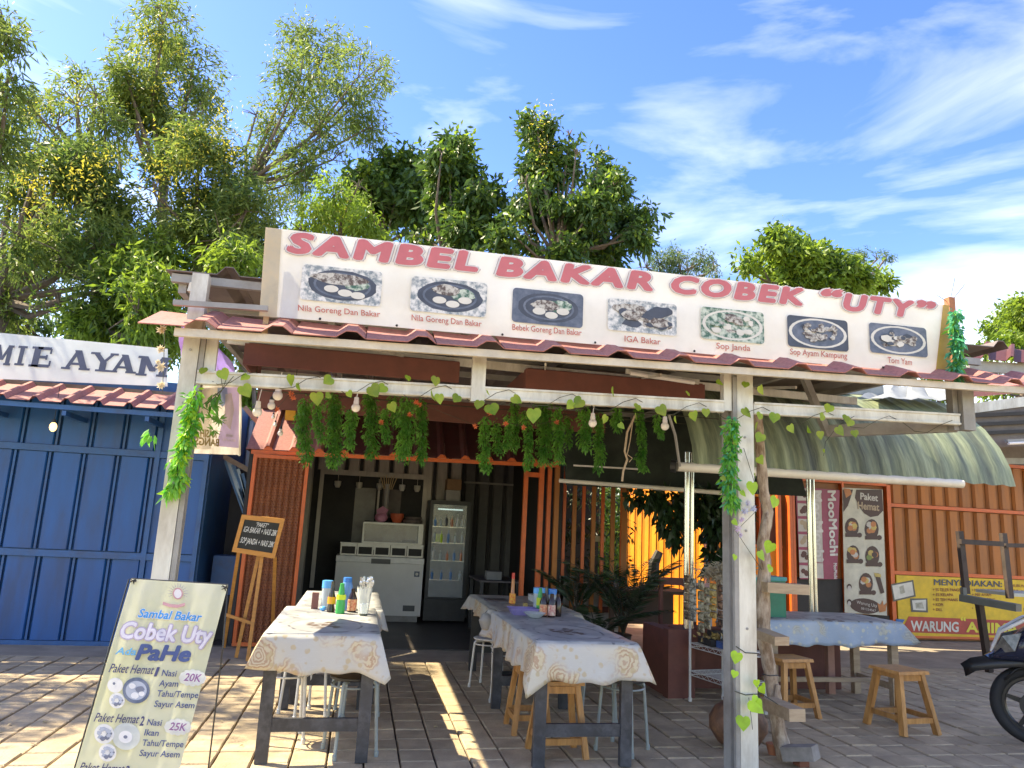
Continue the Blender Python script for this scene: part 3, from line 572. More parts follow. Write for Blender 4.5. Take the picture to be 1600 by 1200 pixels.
# upper roof seen from below
for k in range(14):
    a = -1.25+k*.42; b = a+.418
    if a > 4.3: break
    tilesheet((a,4.50,2.855+.006*k),(b,4.50,2.855+.006*(k+1)),(a,10.3,3.0),(b,10.3,3.0), 1, .05, 'roof_sheet', M_under, cp, frac=.3)
for y in (4.54, 5.2, 6.0, 6.9, 7.8, 8.7, 9.6):
    z = 2.835+(y-4.5)*.022; G().beam((-1.22,y,z-.02),(4.4 if y < 5.5 else 3.3,y,z-.02),.035,.05, m=0).obj('purlin', M_steeld, cp)
for x in (-1.16, -.3, .64, 1.5, 2.4, 3.3, 4.15): G().beam((x,4.56,2.765),(x,9.9,2.90),.045,.06).obj('rafter', M_steeld, cp)
G().beam((-1.13,4.3,2.60),(-.62,4.3,2.62),.03,.03).beam((-1.08,4.42,2.74),(-.93,4.9,2.62),.03,.06).obj('brace', M_steeld, cp)
for x in (.0,1.1,1.9,2.9): G().beam((x,4.55,2.50),(x+.25,5.6,2.70),.012,.02).obj('brace', M_steel, cp)
hb2 = G().hexa([(-1.05,5.5,2.66),(4.08,5.5,2.62),(4.08,5.53,2.62),(-1.05,5.53,2.66)],[(-1.05,5.5,2.72),(4.08,5.5,2.68),(4.08,5.53,2.68),(-1.05,5.53,2.72)]).obj('tie_beam', M_steel, cp)
for (xa_, xb_) in ((-.91,.645),(1.16,2.64)):
    G().box(xa_, xb_, 5.42, 5.45, 2.50, 2.655).obj('hanging_board', M_brown, cp); G().box(xa_, xa_+.02, 5.453, 6.2, 2.50, 2.655).obj('hanging_board', M_brown, cp)
    G().box(xa_+.022, xb_-.0, 5.46, 6.2, 2.655, 2.67).obj('board_lid', M_brown, cp)
G().box(-1.0, 2.3, 6.9, 6.93, 2.40, 2.60).obj('hanging_board', M_brown, cp)
# thin hanging wires grid that carries the garlands
g = G()
for y in (5.7, 6.1): g.tube([(-.95,y,2.43),(2.9,y,2.43)], .004, 4)
for k in range(14): x = -.85+k*.29; g.tube([(x,5.7,2.43),(x,5.7,2.66)], .003, 4)
g.obj('hanger_wire', M_wire, cp)
# lamp tube under canopy
lt = thing('tube_lamp', 'unlit tube lamp fixed under the canopy roof above brown board', 'lamp', (2.4, 5.2, 2.7))
G().tube([PY(985,583,5.1), PY(1085,598,5.1)], .016, 8).obj('tube', M_bulb, lt); G().beam(PY(978,580,5.13), PY(1092,597,5.13), .02, .035).obj('fitting', M_steel, lt)
for k, x in enumerate((500, 620, 785, 930, 1085, 1230, 1380)):
    yb = 493+(x-405)*.0861; G().ball(PY(x, yb-3, 4.345), .008, 8, 5).obj('screw', M_sock, cp)
# upper left banner post
G().beam((4.07,4.42,2.60),(4.07,4.42,3.24),.05,.05).obj('banner_post', mat('rusty_orange_post', (.33,.13,.06), .7, var=.3), cp)
G().beam((-.64,4.42,2.5),(-.64,4.42,3.0),.03,.03).obj('banner_post', M_wood2, cp)
g = G(); b0 = Vector((4.07,4.42,3.2))
for dx_, dz_ in ((.06,.20),(.14,.16),(-.10,.05)): g.tube([b0, b0+Vector((dx_, 0, dz_))], .0025, 4)
g.obj('loose_wire', M_wire, cp)
# main banner
BYY = 4.36; pb = Plane((0, BYY, 0), (0,-1,0))
bn = thing('stall_banner', 'long cream banner reading SAMBEL BAKAR COBEK UTY with seven dish photos', 'banner', (1.7, BYY, 2.6))
cloth_panel(pb(405,493), pb(1486,586), pb(1483,477), pb(415,355), 120, 10, .0022, (0,-1,0), 5, waves=5).obj('cloth', M_vinyl, bn, smooth=True)
cloth_panel(pb(405,493,.009), pb(432,496,.009), pb(440,358,.009), pb(415,355,.009), 2, 4, .0005, (0,-1,0), 5).obj('faded_edge', mat('faded_yellow_edge', (.62,.54,.40), .5, transl=.3, dirt=.7, dirtc=(.60,.44,.22), ds=3), bn)
cloth_panel(pb(1462,584,.009), pb(1486,586,.009), pb(1483,477,.009), pb(1474,476,.009), 2, 4, .0005, (0,-1,0), 5).obj('faded_edge', mat('amber_stain', (.60,.40,.10), .5, transl=.3, dirt=.7, dirtc=(.55,.28,.05), ds=6), bn)
for s, a, b, h in (('SAMBEL',(452,394),(743,424),29),('BAKAR',(778,430),(1016,454),27),('COBEK',(1050,457),(1252,477),25),('UTY',(1318,484),(1424,496),24),('“',(1284,478),(1311,480),25),('”',(1432,496),(1456,499),25)):
    for gr, mm, of, nm in ((.052, mat('grey_outline_print', (.42,.34,.36), .5, transl=.2), .0105, 'letter_outline'), (.036, M_white, .012, 'letter_outline'), (0, M_red, .014, 'lettering')):
        g = G(); textp(g, s, pb, a, b, h, off=of, bold=.058, shear=.16, grow=gr, dx=1, space=1.22); g.obj(nm, mm, bn)
for s, a, b in (('Nila Goreng Dan Bakar',(466,486),(594,496)),('Nila Goreng Dan Bakar',(643,501),(752,511)),('Bebek Goreng Dan Bakar',(800,516),(908,525)),('IGA Bakar',(975,534),(1031,539)),('Sop Janda',(1118,545),(1171,549)),('Sop Ayam Kampung',(1233,554),(1322,561)),('Tom Yam',(1385,567),(1423,571))):
    g = G(); textp(g, s, pb, a, b, 9, off=.012, bold=.012); g.obj('caption', M_redc, bn)
def rrect(c, u, v, hw, hh, r, n=4):
    pts = []
    for sx, sy, a0 in ((1,1,0),(-1,1,90),(-1,-1,180),(1,-1,270)):
        for k in range(n+1):
            a = math.radians(a0+90*k/n); pts.append(c+u*(sx*(hw-r)+r*math.cos(a))+v*(sy*(hh-r)+r*math.sin(a)))
    return pts
def ellp(c, u, v, a, b, n=24, a0=0, jag=0, rd=None):
    return [c+u*a*math.cos(6.2832*k/n)*(1+(rd.uniform(-jag, jag) if jag else 0))+v*b*math.sin(6.2832*k/n)*(1+(rd.uniform(-jag, jag) if jag else 0)) for k in range(n)]
def dish(parent, name, pl, cx, cy, wpx, hpx, kind, seed, off=.012, bgm=None, frame=True):
    rd = random.Random(seed); c = pl(cx, cy); u = (pl(cx+10, cy+1.0)-c).normalized(); n = pl.n if pl.n.dot(fwd) < 0 else -pl.n
    v = n.cross(u); v = v if v.z > 0 else -v
    hw = (pl(cx+wpx/2, cy)-c).length; hh = (pl(cx, cy-hpx/2)-c).length; g = G(); z = off
    def lay(pts, m):
        nonlocal z
        g.poly([p+n*z for p in pts], m); z += .0005
    if frame: lay(rrect(c, u, v, hw, hh, hh*.22), 0)
    if kind in 'nb':
        lay(ellp(c+u*hw*.02, u, v, hw*.86, hh*.86, jag=.03, rd=rd), 1); lay(ellp(c+u*hw*.02, u, v, hw*.72, hh*.72), 2); lay(ellp(c+u*hw*.02, u, v, hw*.66, hh*.62), 1)
        lay(ellp(c+u*hw*(.35)+v*hh*.15, u, v, hw*.32, hh*.36, jag=.15, rd=rd), 3); lay(ellp(c-u*hw*.08+v*hh*(.35 if kind == 'n' else .12), u, v, hw*(.72 if kind == 'n' and seed == 1 else .38), hh*.32, 14, jag=.14, rd=rd), 4)
        for t in ((-.25,-.25),(.1,-.42),(.42,-.15 if seed != 1 else -.5)): lay(ellp(c+u*hw*t[0]+v*hh*t[1], u, v, hw*.18, hh*.2), 5)
    elif kind == 'i':
        for _ in range(16): lay(ellp(c+u*hw*rd.uniform(-.6,.6)+v*hh*rd.uniform(-.5,.5), u, v, hw*.28, hh*.3, 12, jag=.3, rd=rd), 4 if rd.random() < .4 else 1)
    else:
        lay(ellp(c, u, v, hw*.96, hh*.93), 5); lay(ellp(c, u, v, hw*.86, hh*.82), 3 if kind == 'g' else 2)
        for _ in range(22): lay(ellp(c+u*hw*rd.uniform(-.55,.55)+v*hh*rd.uniform(-.5,.5), u, v, hw*rd.uniform(.08,.2), hh*rd.uniform(.1,.22), 10, jag=.25, rd=rd), rd.choice([4,5,4,3 if kind == 'g' else 1,4]))
    return g.obj(name, [bgm or M_foodb, M_dgrey, M_slate, M_foodg, M_food, M_cream], parent)
for i, (x0, x1, y0_, y1_, k, b_) in enumerate(((470,598,416,478,'n',M_foodb),(641,762,434,495,'n',M_foodb),(799,912,452,512,'b',M_slate),(948,1058,468,524,'i',M_foodb),(1093,1194,481,537,'g',M_foodg),(1228,1325,494,549,'s',M_dgrey),(1356,1448,506,558,'s',M_slate))):
    dish(bn, 'food_photo', pb, (x0+x1)/2, (y0_+y1_)/2, x1-x0-4, (y1_-y0_)*.88, k, i+1, bgm=b_)
# ------------------------------------------------------------------ flag banner (seen from behind), hung obliquely
fa = PY(284,  0+712, 4.75); fb = PY(373, 710, 5.9); ftA = PY(290, 515, 4.75); ftB = PY(372, 600, 5.9)
fl = thing('flag_banner', 'lilac vinyl banner seen from behind with mirrored letters beside the left post', 'banner', fa)
fn = (fb-fa).cross(Vector((0,0,1))).normalized(); fn = fn if fn.y < 0 else -fn
pfl = Plane((fa.x, fa.y, 1), fn)
M_lil = mat('lilac_vinyl', (.62,.52,.82), .5, 0, .08, 3, transl=.45); M_pk = mat('salmon_print', (.72,.36,.28), .5, transl=.45); M_crm = mat('cream_vinyl', (.82,.77,.70), .5, transl=.55); M_gold = mat('gold_print', (.48,.36,.14), .5, transl=.3); M_lb = mat('light_blue_print', (.40,.50,.72), .5, transl=.4)
cloth_panel(pfl(284,708), pfl(376,711), pfl(377,600), pfl(288,600), 16, 14, .008, fn, 8).obj('cloth', M_crm, fl, smooth=True)
cloth_panel(pfl(288,598), pfl(377,599), pfl(345,545), pfl(288,508), 16, 14, .028, fn, 9).obj('folded_cloth', M_lil, fl, smooth=True)
cloth_panel(pfl(289,566,.03), pfl(333,560,.03), pfl(322,512,.03), pfl(289,508,.03), 12, 10, .012, fn, 10).obj('folded_cloth', M_pk, fl, smooth=True)
g = G()
def pp(g, pts, off, m): g.poly([pfl(x, y, off) for x, y in pts], m)
pp(g, [(286,702),(330,702),(332,606),(288,606)], .014, 0); pp(g, [(338,697),(373,700),(374,605),(345,605),(352,640)], .0145, 1); pp(g, [(288,616),(315,608),(345,604),(330,640),(318,650),(300,640)], .0148, 2)
pp(g, [(340,606),(355,606),(356,625),(348,636),(340,628)], .0152, 3); pp(g, [(352,616),(362,614),(366,640),(360,672),(350,660)], .0155, 4); pp(g, [(289,600),(312,603),(306,622),(292,618)], .0158, 5)
for s, a, b, h in (('KASIH',(334,684),(309,682),11),('BANGSA',(338,697),(291,694),11)):
    text(g, s, pfl(*a), pfl(*b), pfl(a[0], a[1]-h), bold=.03, m=6, n=fn, off=.017)
text(g, 'UNTUK', pfl(360,683), pfl(349,682), pfl(360,679), bold=.02, m=0, n=fn, off=.017); text(g, 'BERSAMA', pfl(364,690), pfl(344,689), pfl(364,686), m=0, n=fn, off=.017)
g.obj('print', [M_crm, M_lil, M_crm, M_lb, M_crm, M_pk, M_gold], fl)
G().beam(pfl(376,600), pfl(374,712), .012, .012).tube([pfl(377,600), PY(366,560,5.6)], .003, 4).obj('edge_rod', M_cream, fl)
# ------------------------------------------------------------------ plastic garlands
def foliage_mesh(name, pts, rad, n, ls, m, parent, seed, m2=None, out=.6, wratio=.45):
    rng = np.random.default_rng(seed); pts = np.array([tuple(p) for p in pts]); seg = rng.integers(0, len(pts)-1, n); t = rng.random(n)[:, None]
    c = pts[seg]*(1-t)+pts[seg+1]*t; d = nrm(rng.normal(size=(n, 3))); lump = .55+.75*np.abs(np.sin((seg[:, None]+t)*2.3+seed)); c = c+d*rad*lump*rng.random((n, 1))**.5
    D = d*out+np.array([0, 0, -.55])+rng.normal(size=(n, 3))*.3; V, F = leaves(c, D, ls*rng.uniform(.6, 1.2, n), ls*wratio*rng.uniform(.7, 1.2, n), rng, .2, .25)
    mi = (rng.random(n) < .25).repeat(2).astype(int) if m2 else None
    return mesh_np(name, V, F, [m, m2] if m2 else m, parent, mi)
def garland(x, y0, y1, w, Y, label, group, m=M_fern, m2=None, n=260, ls=.045, xb=None):
    a = PY(x, y0, Y); b = PY(xb if xb else x+2, y1, Y); t = thing('hanging_garland', label, 'garland', a, group, world=False)
    k = 7; pts = [a.lerp(b, i/k)+Vector((random.uniform(-.022,.022), random.uniform(-.02,.02), 0))-a for i in range(k+1)]
    G().tube(pts, .004, 4).obj('stem', M_wire, t)
    L_ = (b-a).length; rad = w/CF*Y/2*.9
    foliage_mesh('foliage', pts, rad, int(n*max(.4, L_/.45)*w/20), ls, m, t, int(x), m2); return t
# garland meshes are in local space of their Empty
_obj = G.obj
gl_list = [(475,625,720,22),(497,628,688,14),(521,615,722,26),(548,640,700,16),(578,612,712,22),(600,640,690,14),(616,620,662,14),(632,625,712,28),(656,625,722,16),
 (757,652,735,17),(777,660,708,13),(791,648,700,12),(805,630,700,14),(823,645,730,14),(850,618,718,30),(872,640,718,16),(887,650,698,10),(912,638,700,22),(935,650,735,16),(962,632,672,14),(1000,625,735,15),(1027,650,682,10)]
ordn = ['first','second','third','fourth','fifth','sixth','seventh','eighth','ninth','tenth','eleventh','twelfth','thirteenth','fourteenth','fifteenth','sixteenth','seventeenth','eighteenth','nineteenth','twentieth','twenty-first','twenty-second']
for i, (x, a, b, w) in enumerate(gl_list):
    size = 'long' if b-a > 85 else ('short' if b-a < 60 else 'medium'); body = 'thick' if w > 20 else 'slim'
    garland(x, a, b, w, 5.7 if i % 2 else 6.1, f'{size} {body} green fern garland, {ordn[i]} from the left behind the beam', 'fern garlands hanging under the canopy', M_fern, n=900, ls=.032)
t = garland(305, 612, 772, 20, 4.345, 'bright green plastic leaf garland hanging along the left canopy post', None, M_fernb, M_leafb, 420, .05, xb=271)
foliage_mesh('foliage', [PY(352,612,4.5)-t.location, PY(330,620,4.42)-t.location, PY(312,640,4.4)-t.location], .045, 26, .07, M_fern, t, 4)
foliage_mesh('foliage', [PY(240,672,4.38)-t.location, PY(232,680,4.38)-t.location], .03, 12, .07, M_fernb, t, 5)
t = thing('monstera_spray', 'small spray of cut leaf plastic fronds in front of the lilac flag', 'plant', PY(340,625,4.7))
for k, (x, y) in enumerate(((338,632),(331,652),(343,655),(334,672))):
    c = PY(x, y, 4.7); rng = np.random.default_rng(k); n = 11; a = np.linspace(-2.4, 2.4, n)-1.57
    D = np.stack([np.cos(a), np.zeros(n)-.1, np.sin(a)], 1); V, F = leaves(np.tile(np.array(c-t.location), (n, 1)), D, .05, .014, rng, .1); mesh_np('frond', V, F, M_fern, t)
garland(1143, 655, 790, 24, 4.36, 'green plastic leaf garland hanging down beside the right canopy post', None, M_fernb, M_fernt, 460, .045, xb=1140)
garland(1493, 488, 590, 20, 4.25, 'teal green plastic garland at the right end of the main banner', None, M_fernt, M_fernb, 420, .05, xb=1500)
# flower chain on left post
fc = thing('flower_chain', 'chain of cream fabric daisies along the left edge of the left post', 'flower chain', PY(255, 520, 4.4))
def flower(c, r, m, parent, npet=10, seed=0, name='flower'):
    rng = np.random.default_rng(seed); a = np.linspace(0, 2*np.pi, npet, endpoint=False); C = np.tile(np.array(c-parent.location), (npet*2, 1))
    a = np.concatenate([a, a+.3]); D = np.stack([np.cos(a), np.full(npet*2, -.35), np.sin(a)], 1)+rng.normal(size=(npet*2, 3))*.12
    V, F = leaves(C, D, np.r_[np.full(npet, r), np.full(npet, r*.65)], r*.5, rng, .2); return mesh_np(name, V, F, m, parent)
for k, (x, y, r) in enumerate(((253,515,.036),(252,546,.03),(252,574,.036),(252,602,.03),(247,566,.018))): flower(PY(x, y, 4.39), r, M_daisy, fc, seed=k)
G().tube([PY(258,508,4.4), PY(256,560,4.4), PY(254,612,4.4)], .002, 4).obj('string', M_wire, fc)
ofl = [(433,640),(520,578),(573,582),(640,648),(596,660),(650,628),(655,632),(765,645),(742,666),(790,662),(818,668),(455,615),(458,622),(960,618),(870,660)]
of = thing('orange_flowers', 'string of small orange fabric flowers strung among the fern garlands', 'flower chain', PY(600, 620, 5.6))
for k, (x, y) in enumerate(ofl): flower(PY(x, y, 5.55), .028, M_flower, of, 7, k+40)
G().tube([PY(x, y-2, 5.58) for x, y in sorted(ofl)], .0018, 4).obj('string', M_wire, of)
sf = thing('fabric_flowers', 'pale blue and violet fabric flowers tied to the right canopy post', 'flowers', PY(1165, 800, 4.35))
for k, (x, y, r) in enumerate(((1163,799,.035),(1176,795,.03),(1152,826,.03),(1158,812,.026),(1168,786,.026),(1157,836,.02))): flower(PY(x, y, 4.36), r, M_sfl, sf, 8, k+70)
# yellow-green vine with heart leaves
vn = thing('leaf_vine', 'yellow green heart leaf plastic vine wound along the canopy beam', 'vine', PY(760, 620, 4.36))
vl = [(348,584,24,0),(383,589,22,0),(385,610,22,0),(318,575,20,2),(452,590,22,1),(462,604,16,1),(516,594,24,0),(498,617,22,0),(512,618,16,1),(548,612,18,2),(584,606,26,0),(600,604,18,0),(613,635,20,3),(636,588,16,1),(680,592,22,0),(676,613,22,1),(684,618,18,2),(716,623,24,0),(750,628,20,0),(768,636,26,0),(764,610,14,1),(803,623,22,0),(832,646,26,0),(893,633,26,0),(904,628,22,0),(957,610,20,1),(945,650,18,2),(995,635,20,0),(992,648,18,1),(971,661,18,3),(1032,638,22,0),(1053,655,14,1),(1083,648,20,2),(1103,641,22,0),(1073,616,14,1),(1122,596,20,0),(1167,601,20,0),(1187,607,20,0),(1166,640,26,0),(1186,648,18,0),(1212,652,22,0),(1182,663,18,1),(1236,668,18,0),(1260,672,18,1),(1282,675,20,2),(1294,634,20,0),(1286,650,18,0),(1320,650,22,0),(1328,660,20,0),(1312,672,20,0),(1287,703,12,1),(1335,675,16,0),
 (1186,680,24,0),(1187,715,24,0),(1181,740,14,1),(1150,692,14,2),(1130,745,14,2)]
def heart(g, c, r, yaw, tilt, roll, m=0):
    pts = [(0,-1),(.35,-.62),(.68,-.2),(.74,.2),(.52,.5),(.2,.52),(0,.36),(-.2,.52),(-.52,.5),(-.74,.2),(-.68,-.2),(-.35,-.62)]
    R_ = Matrix.Rotation(yaw, 3, 'Z') @ Matrix.Rotation(tilt, 3, 'X') @ Matrix.Rotation(roll, 3, 'Y')
    P_ = [c+R_ @ Vector((x*r, -.10*r*(1-abs(x)*1.6)-.12*r*abs(y), y*r)) for x, y in pts]; cc = c+R_ @ Vector((0, -.14*r, 0))
    g.add(P_+[cc], [(i, (i+1) % 12, 12) for i in range(12)], m)
rd = random.Random(11)
for x, y, s, k in vl:
    c = PY(x, y, 4.345-rd.uniform(0, .03)); g = G(); heart(g, c+Vector((rd.uniform(-.01,.01),0,rd.uniform(-.015,.005))), s/CF*4.4*.60*rd.uniform(.7,1.1), rd.uniform(-.5,.5)+(1.0 if k == 1 else 0), rd.uniform(-.5,.3), rd.uniform(-.9,.9)); g.obj('leaf', M_leafv, vn, smooth=80)
g = G(); pts = []
for k in range(60):
    x = 320+k*19.8; yb = 588+(x-320)*.0690; pts.append(PY(min(x, 1500), yb+12*math.sin(k*1.25), 4.37+.05*math.cos(k*1.25)))
g.tube(pts, .0022, 4); g.tube([PY(1335,650,4.38), PY(1310,665,4.38), PY(1290,690,4.38), PY(1287,712,4.38)], .002, 4)
for k in range(3): g.tube([PY(345+10*k,588,4.37), PY(348,608,4.37), PY(335-14*k,628+6*k,4.38)], .002, 4)
g.obj('stem', M_wire, vn)
v2 = thing('leaf_vine', 'lime green leaf vine wound down the right post and the log ladder', 'vine', PY(1180, 900, 4.34))
for x, y, s in ((1175,760,26),(1210,783,24),(1203,853,24),(1188,866,20),(1203,888,16),(1160,770,14),(1147,815,14),(1148,870,12),(1151,1025,22),(1148,1052,14),(1190,1074,20),(1182,1066,14),(1178,1100,32),(1161,1127,26),(1185,1098,16)):
    g = G(); heart(g, PY(x, y, 4.33), s/CF*4.4*.6, rd.uniform(-.4,.4), rd.uniform(-.4,.2), rd.uniform(-.8,.8)); g.obj('leaf', M_leafb, v2, smooth=80)
G().tube([PY(1162,700,4.39), PY(1190,790,4.36), PY(1150,830,4.37), PY(1190,890,4.36)], .002, 4).tube([PY(1150,1010,4.38), PY(1165,1020,4.39), PY(1183,1021,4.39)], .003, 4).tube([PY(1148,1080,4.38), PY(1165,1086,4.385), PY(1190,1084,4.39), PY(1218,1102,4.6)], .003, 4).tube([PY(1170,1090,4.38), PY(1176,1140,4.38)], .002, 4).obj('stem', M_wire, v2)
# ------------------------------------------------------------------ light bulbs
blab = ['left most bulb of the row, by the lilac flag','bulb just right of flag, high above pink roof','upper bulb in front of the pink roof corner','second bulb down the pink roof','third bulb down the pink roof','lowest bulb before the pink roof corner','single bulb under the beam among the left ferns','bulb hanging among the middle right ferns','bulb hanging beside the grey cable at right']
for k, (x, y, r, Y) in enumerate(((402,644,.034,4.7),(424,634,.030,5.0),(434,618,.036,4.7),(427,652,.018,6.2),(430,664,.018,6.4),(438,677,.026,6.0),(556,637,.034,4.8),(926,661,.034,4.8),(1039,666,.034,4.8))):
    r *= .85; c = PY(x, y, Y); t = thing('light_bulb', 'white '+blab[k], 'light bulb', c, 'bulbs strung under the canopy')
    G().ball(c, (r, r, r*1.02), 14, 9).lathe([(r*.62, r*.72),(r*.6, r*1.5)], c, 12).obj('globe', M_bulb, t, smooth=True)
    G().lathe([(r*.55, r*1.45),(r*.5, r*2.3),(r*.2, r*2.5)], c, 10).tube([c+Vector((0,0,r*2.4)), c+Vector((.01,0,r*3.6+.04))], .003, 4).obj('socket', M_sock if k not in (0,2,6,7,8) else M_bulb, t)
cb = thing('hanging_cable', 'pale twisted cable hanging with hook under the beam', 'cable', PY(975, 700, 5.0))
G().tube([PY(993,648,5.0), PY(980,675,5.0), PY(976,705,5.0), PY(980,718,5.0), PY(974,735,5.0), PY(972,752,5.0)], .008, 6).tube([PY(990,650,5.0), PY(984,690,5.02), PY(980,710,5.0), PY(988,716,5.0), PY(983,722,5.0)], .004, 5).obj('cable', M_wood2, cb)
cb = thing('roof_strut', 'dark curved strut rising from pipe end to the canopy', 'strut', PY(1055, 700, 5.4))
G().tube([PY(1045,648,5.4), PY(1055,680,5.5), PY(1062,728,5.7)], .012, 6).obj('strut', M_steeld, cb)
# ------------------------------------------------------------------ stand banner in front
S0 = Vector((0,0,0)); TL_, TR_ = PY(206, 906, 4.02), PY(354, 914, 4.02); BL_ = PY(122, 1200, 3.72); 
ps = Plane(TL_, (TR_-TL_).cross(BL_-TL_)); 
if ps.n.y > 0: ps.n = -ps.n
sb = thing('stand_banner', 'pale yellow menu banner on an X stand at the front left corner', 'banner', PZ(160, 1290, 0))
def PS(x, y, off=0): return ps(80+x/3.75, 880+y/3.75, off)
bot = (-45, 1950)   # banner carries on below the frame
q = [PS(15, 1350), PS(700, 1365), PS(955, 125), PS(470, 90)]
q = [PS(122-20, 1330), PS(735-20, 1345), PS(1035, 128), PS(470, 92)]
cloth_panel(q[0], q[1], q[2], q[3], 24, 40, .003, ps.n, 12).obj('cloth', mat('pale_yellow_vinyl', (.74,.74,.50), .35, 0, .06, 2, c2=(.80,.80,.66), transl=.5, bump=.8, bs=4), sb, smooth=True)
Mn = mat('navy_print', (.06,.09,.22), .5, transl=.2); Mb = mat('bright_blue_print', (.03,.27,.60), .5, transl=.2); Mlv = mat('lavender_print', (.50,.42,.55), .5, transl=.3); Mpl = mat('purple_print', (.28,.12,.24), .5, transl=.2); Mdp = mat('dark_violet_print', (.05,.05,.12), .5)
def st(s, a, b, h, m, of=.008, dx=0, bold=.02, nm='print', grow=0, shear=.15, m_=None):
    g = G(); A, B = PS(*a), PS(*b); Cc = PS(a[0]+dx, a[1]-h); text(g, s, A, B, Cc, bold=bold, shear=shear, n=ps.n, off=of, grow=grow); return g.obj(nm, m, sb)
st('Sambal Bakar', (510,318), (878,343), 48, M_white, .007, 12, .02, 'letter_outline', .05); st('Sambal Bakar', (510,318), (878,343), 48, Mb, .0085, 12)
st('Cobek Uty', (405,438), (935,472), 92, Mlv, .0065, 20, .03, 'letter_outline', .05); st('Cobek Uty', (405,438), (935,472), 92, mat('lavender_white_print', (.74,.70,.74), .5, transl=.3), .008, 20, .03)
st('Ada', (378,535), (495,541), 40, mat('teal_blue_print', (.10,.33,.50), .5), .008, 10); st('PaHe', (498,565), (808,576), 86, Mn, .008, 20, .045)
for y, n_, itm, pr in ((0,'1',('Nasi','Ayam','Tahu/Tempe','Sayur Asem'),'20K'),(288,'2',('Nasi','Ikan','Tahu/Tempe','Sayur Asem'),'25K'),(578,'3',('Nasi',),'')):
    d = -.30*y
    st('Paket Hemat', (338+d,640+y), (600+d,652+y), 50, Mdp, .008, 12, .01, shear=.3); st(n_, (606+d,664+y), (628+d,664+y), 52, Mdp, .008, 8, .03)
    for k, (s, xa_, xb_) in enumerate(zip(itm, (648,632,620,604), (733,743 if itm[1:2] == ('Ayam',) else 715,860,838))): st(s, (xa_+d,662+y+60*k), (xb_+d,666+y+60*k+(6 if k > 1 else 0)), 36, Mn, .008, 8, .012, shear=.05)
    if pr:
        c = (828+d, 672+y); g = G(); rd2 = random.Random(1)
        for k in range(12):
            a = 6.283*k/12; g.poly([PS(c[0]+62*math.cos(a)+20*math.cos(t), c[1]+34*math.sin(a)+18*math.sin(t), .0062+.0001*k) for t in np.linspace(0, 6.28, 9)[:-1]])
        g.poly([PS(c[0]+66*math.cos(t), c[1]+38*math.sin(t), .0079) for t in np.linspace(0, 6.28, 19)[:-1]]); g.obj('price_cloud', mat('cloud_print', (.70,.69,.62), .5, transl=.3), sb)
        st(pr, (778+d,690+y), (876+d,698+y), 44, M_white, .0088, 8, .02, 'letter_outline', .05, shear=.2); st(pr, (778+d,690+y), (876+d,698+y), 44, Mpl, .0094, 8, .02, shear=.2)
def ring(g, c, ra, rb, off, m, n=28, jag=0, seed=0):
    rd_ = random.Random(seed); g.poly([PS(c[0]+ra*math.cos(t)*(1+rd_.uniform(-jag,jag)), c[1]+rb*math.sin(t)*(1+rd_.uniform(-jag,jag)), off) for t in np.linspace(0, 6.2832, n+1)[:-1]], m)
g = G()
ring(g,(375,715),46,44,.0065,0); ring(g,(368,705),8,8,.007,3); ring(g,(498,746),80,76,.0067,1); ring(g,(498,746),62,56,.0072,2); 
for k, (x, y, r) in enumerate(((475,720,20),(490,775,24),(520,740,26),(530,765,18))): ring(g,(x,y),r,r*.8,.0076+.0004*k,0 if k != 2 else 3,14,.1,k)
for cx, cy, rr in ((385,805,46),(310,1000,58),(330,1110,52)):
    ring(g,(cx,cy),rr,rr*1.0,.0064,0)
    for k in range(9): ring(g,(cx+math.cos(k*2.4)*rr*.5, cy+math.sin(k*2.4)*rr*.5), rr*.28, rr*.22, .0069+.0003*k, 2 if k % 3 else 3, 12, .25, k)
ring(g,(440,1015),82,80,.0063,4); ring(g,(435,1018),40,36,.0068,0); ring(g,(435,1018),12,10,.0073,3)
g.obj('food_picture', [M_white, M_slate, mat('grey_print', (.36,.38,.42), .5), mat('mid_grey_print', (.14,.15,.19), .5), mat('pale_print', (.60,.62,.58), .5, transl=.3)], sb)
g = G()
for k in range(13):
    a = math.pi*(-.12+1.24*k/12); c = (742,175); g.poly([PS(c[0]+math.cos(a-.05)*36, c[1]-math.sin(a-.05)*36, .007), PS(c[0]+math.cos(a)*66, c[1]-math.sin(a)*64, .007), PS(c[0]+math.cos(a+.05)*36, c[1]-math.sin(a+.05)*36, .007)], 0)
ring(g,(742,178),30,34,.0074,1); ring(g,(742,178),22,26,.0079,2); g.poly([PS(655,225,.0078),PS(700,240,.0078),PS(745,243,.0078),PS(785,232,.0078),PS(782,250,.0078),PS(740,262,.0078),PS(690,257,.0078),PS(652,243,.0078)], 1)
g.obj('emblem', [mat('grey_violet_print', (.38,.34,.40), .5), mat('dull_rose_print', (.48,.25,.25), .5), M_white], sb)
G().tube([PS(455,95,-.02), PS(80,1400,-.12), PS(-20,1700,-.2)], .004, 5).tube([PS(470,92,-.012), PS(1035,128,-.012)], .006, 6).tube([PS(1035,130,-.02), PS(1005,500,-.05), PS(915,1250,-.3)], .004, 5).obj('stand_pole', M_black, sb)
G().tube([PS(1030,128,-.02), PS(560,760,-.12), PS(120,1340,-.02)], .006, 5).tube([PS(470,95,-.02), PS(560,760,-.13), PS(700,1340,-.02)], .006, 5).obj('stand_cross', M_black, sb)
for x, y in ((478,104),(1020,142)):
    g = G(); rd2 = random.Random(x)
    for k in range(6): c = PS(x, y, .012); a = rd2.uniform(0, 6.28); d = Vector((math.cos(a)*.018, -.004, math.sin(a)*.018)); g.tube([c-d*.6, c+Vector((.002,-.008,.003)), c+d], .0022, 4)
    g.obj('tie', M_black, sb)
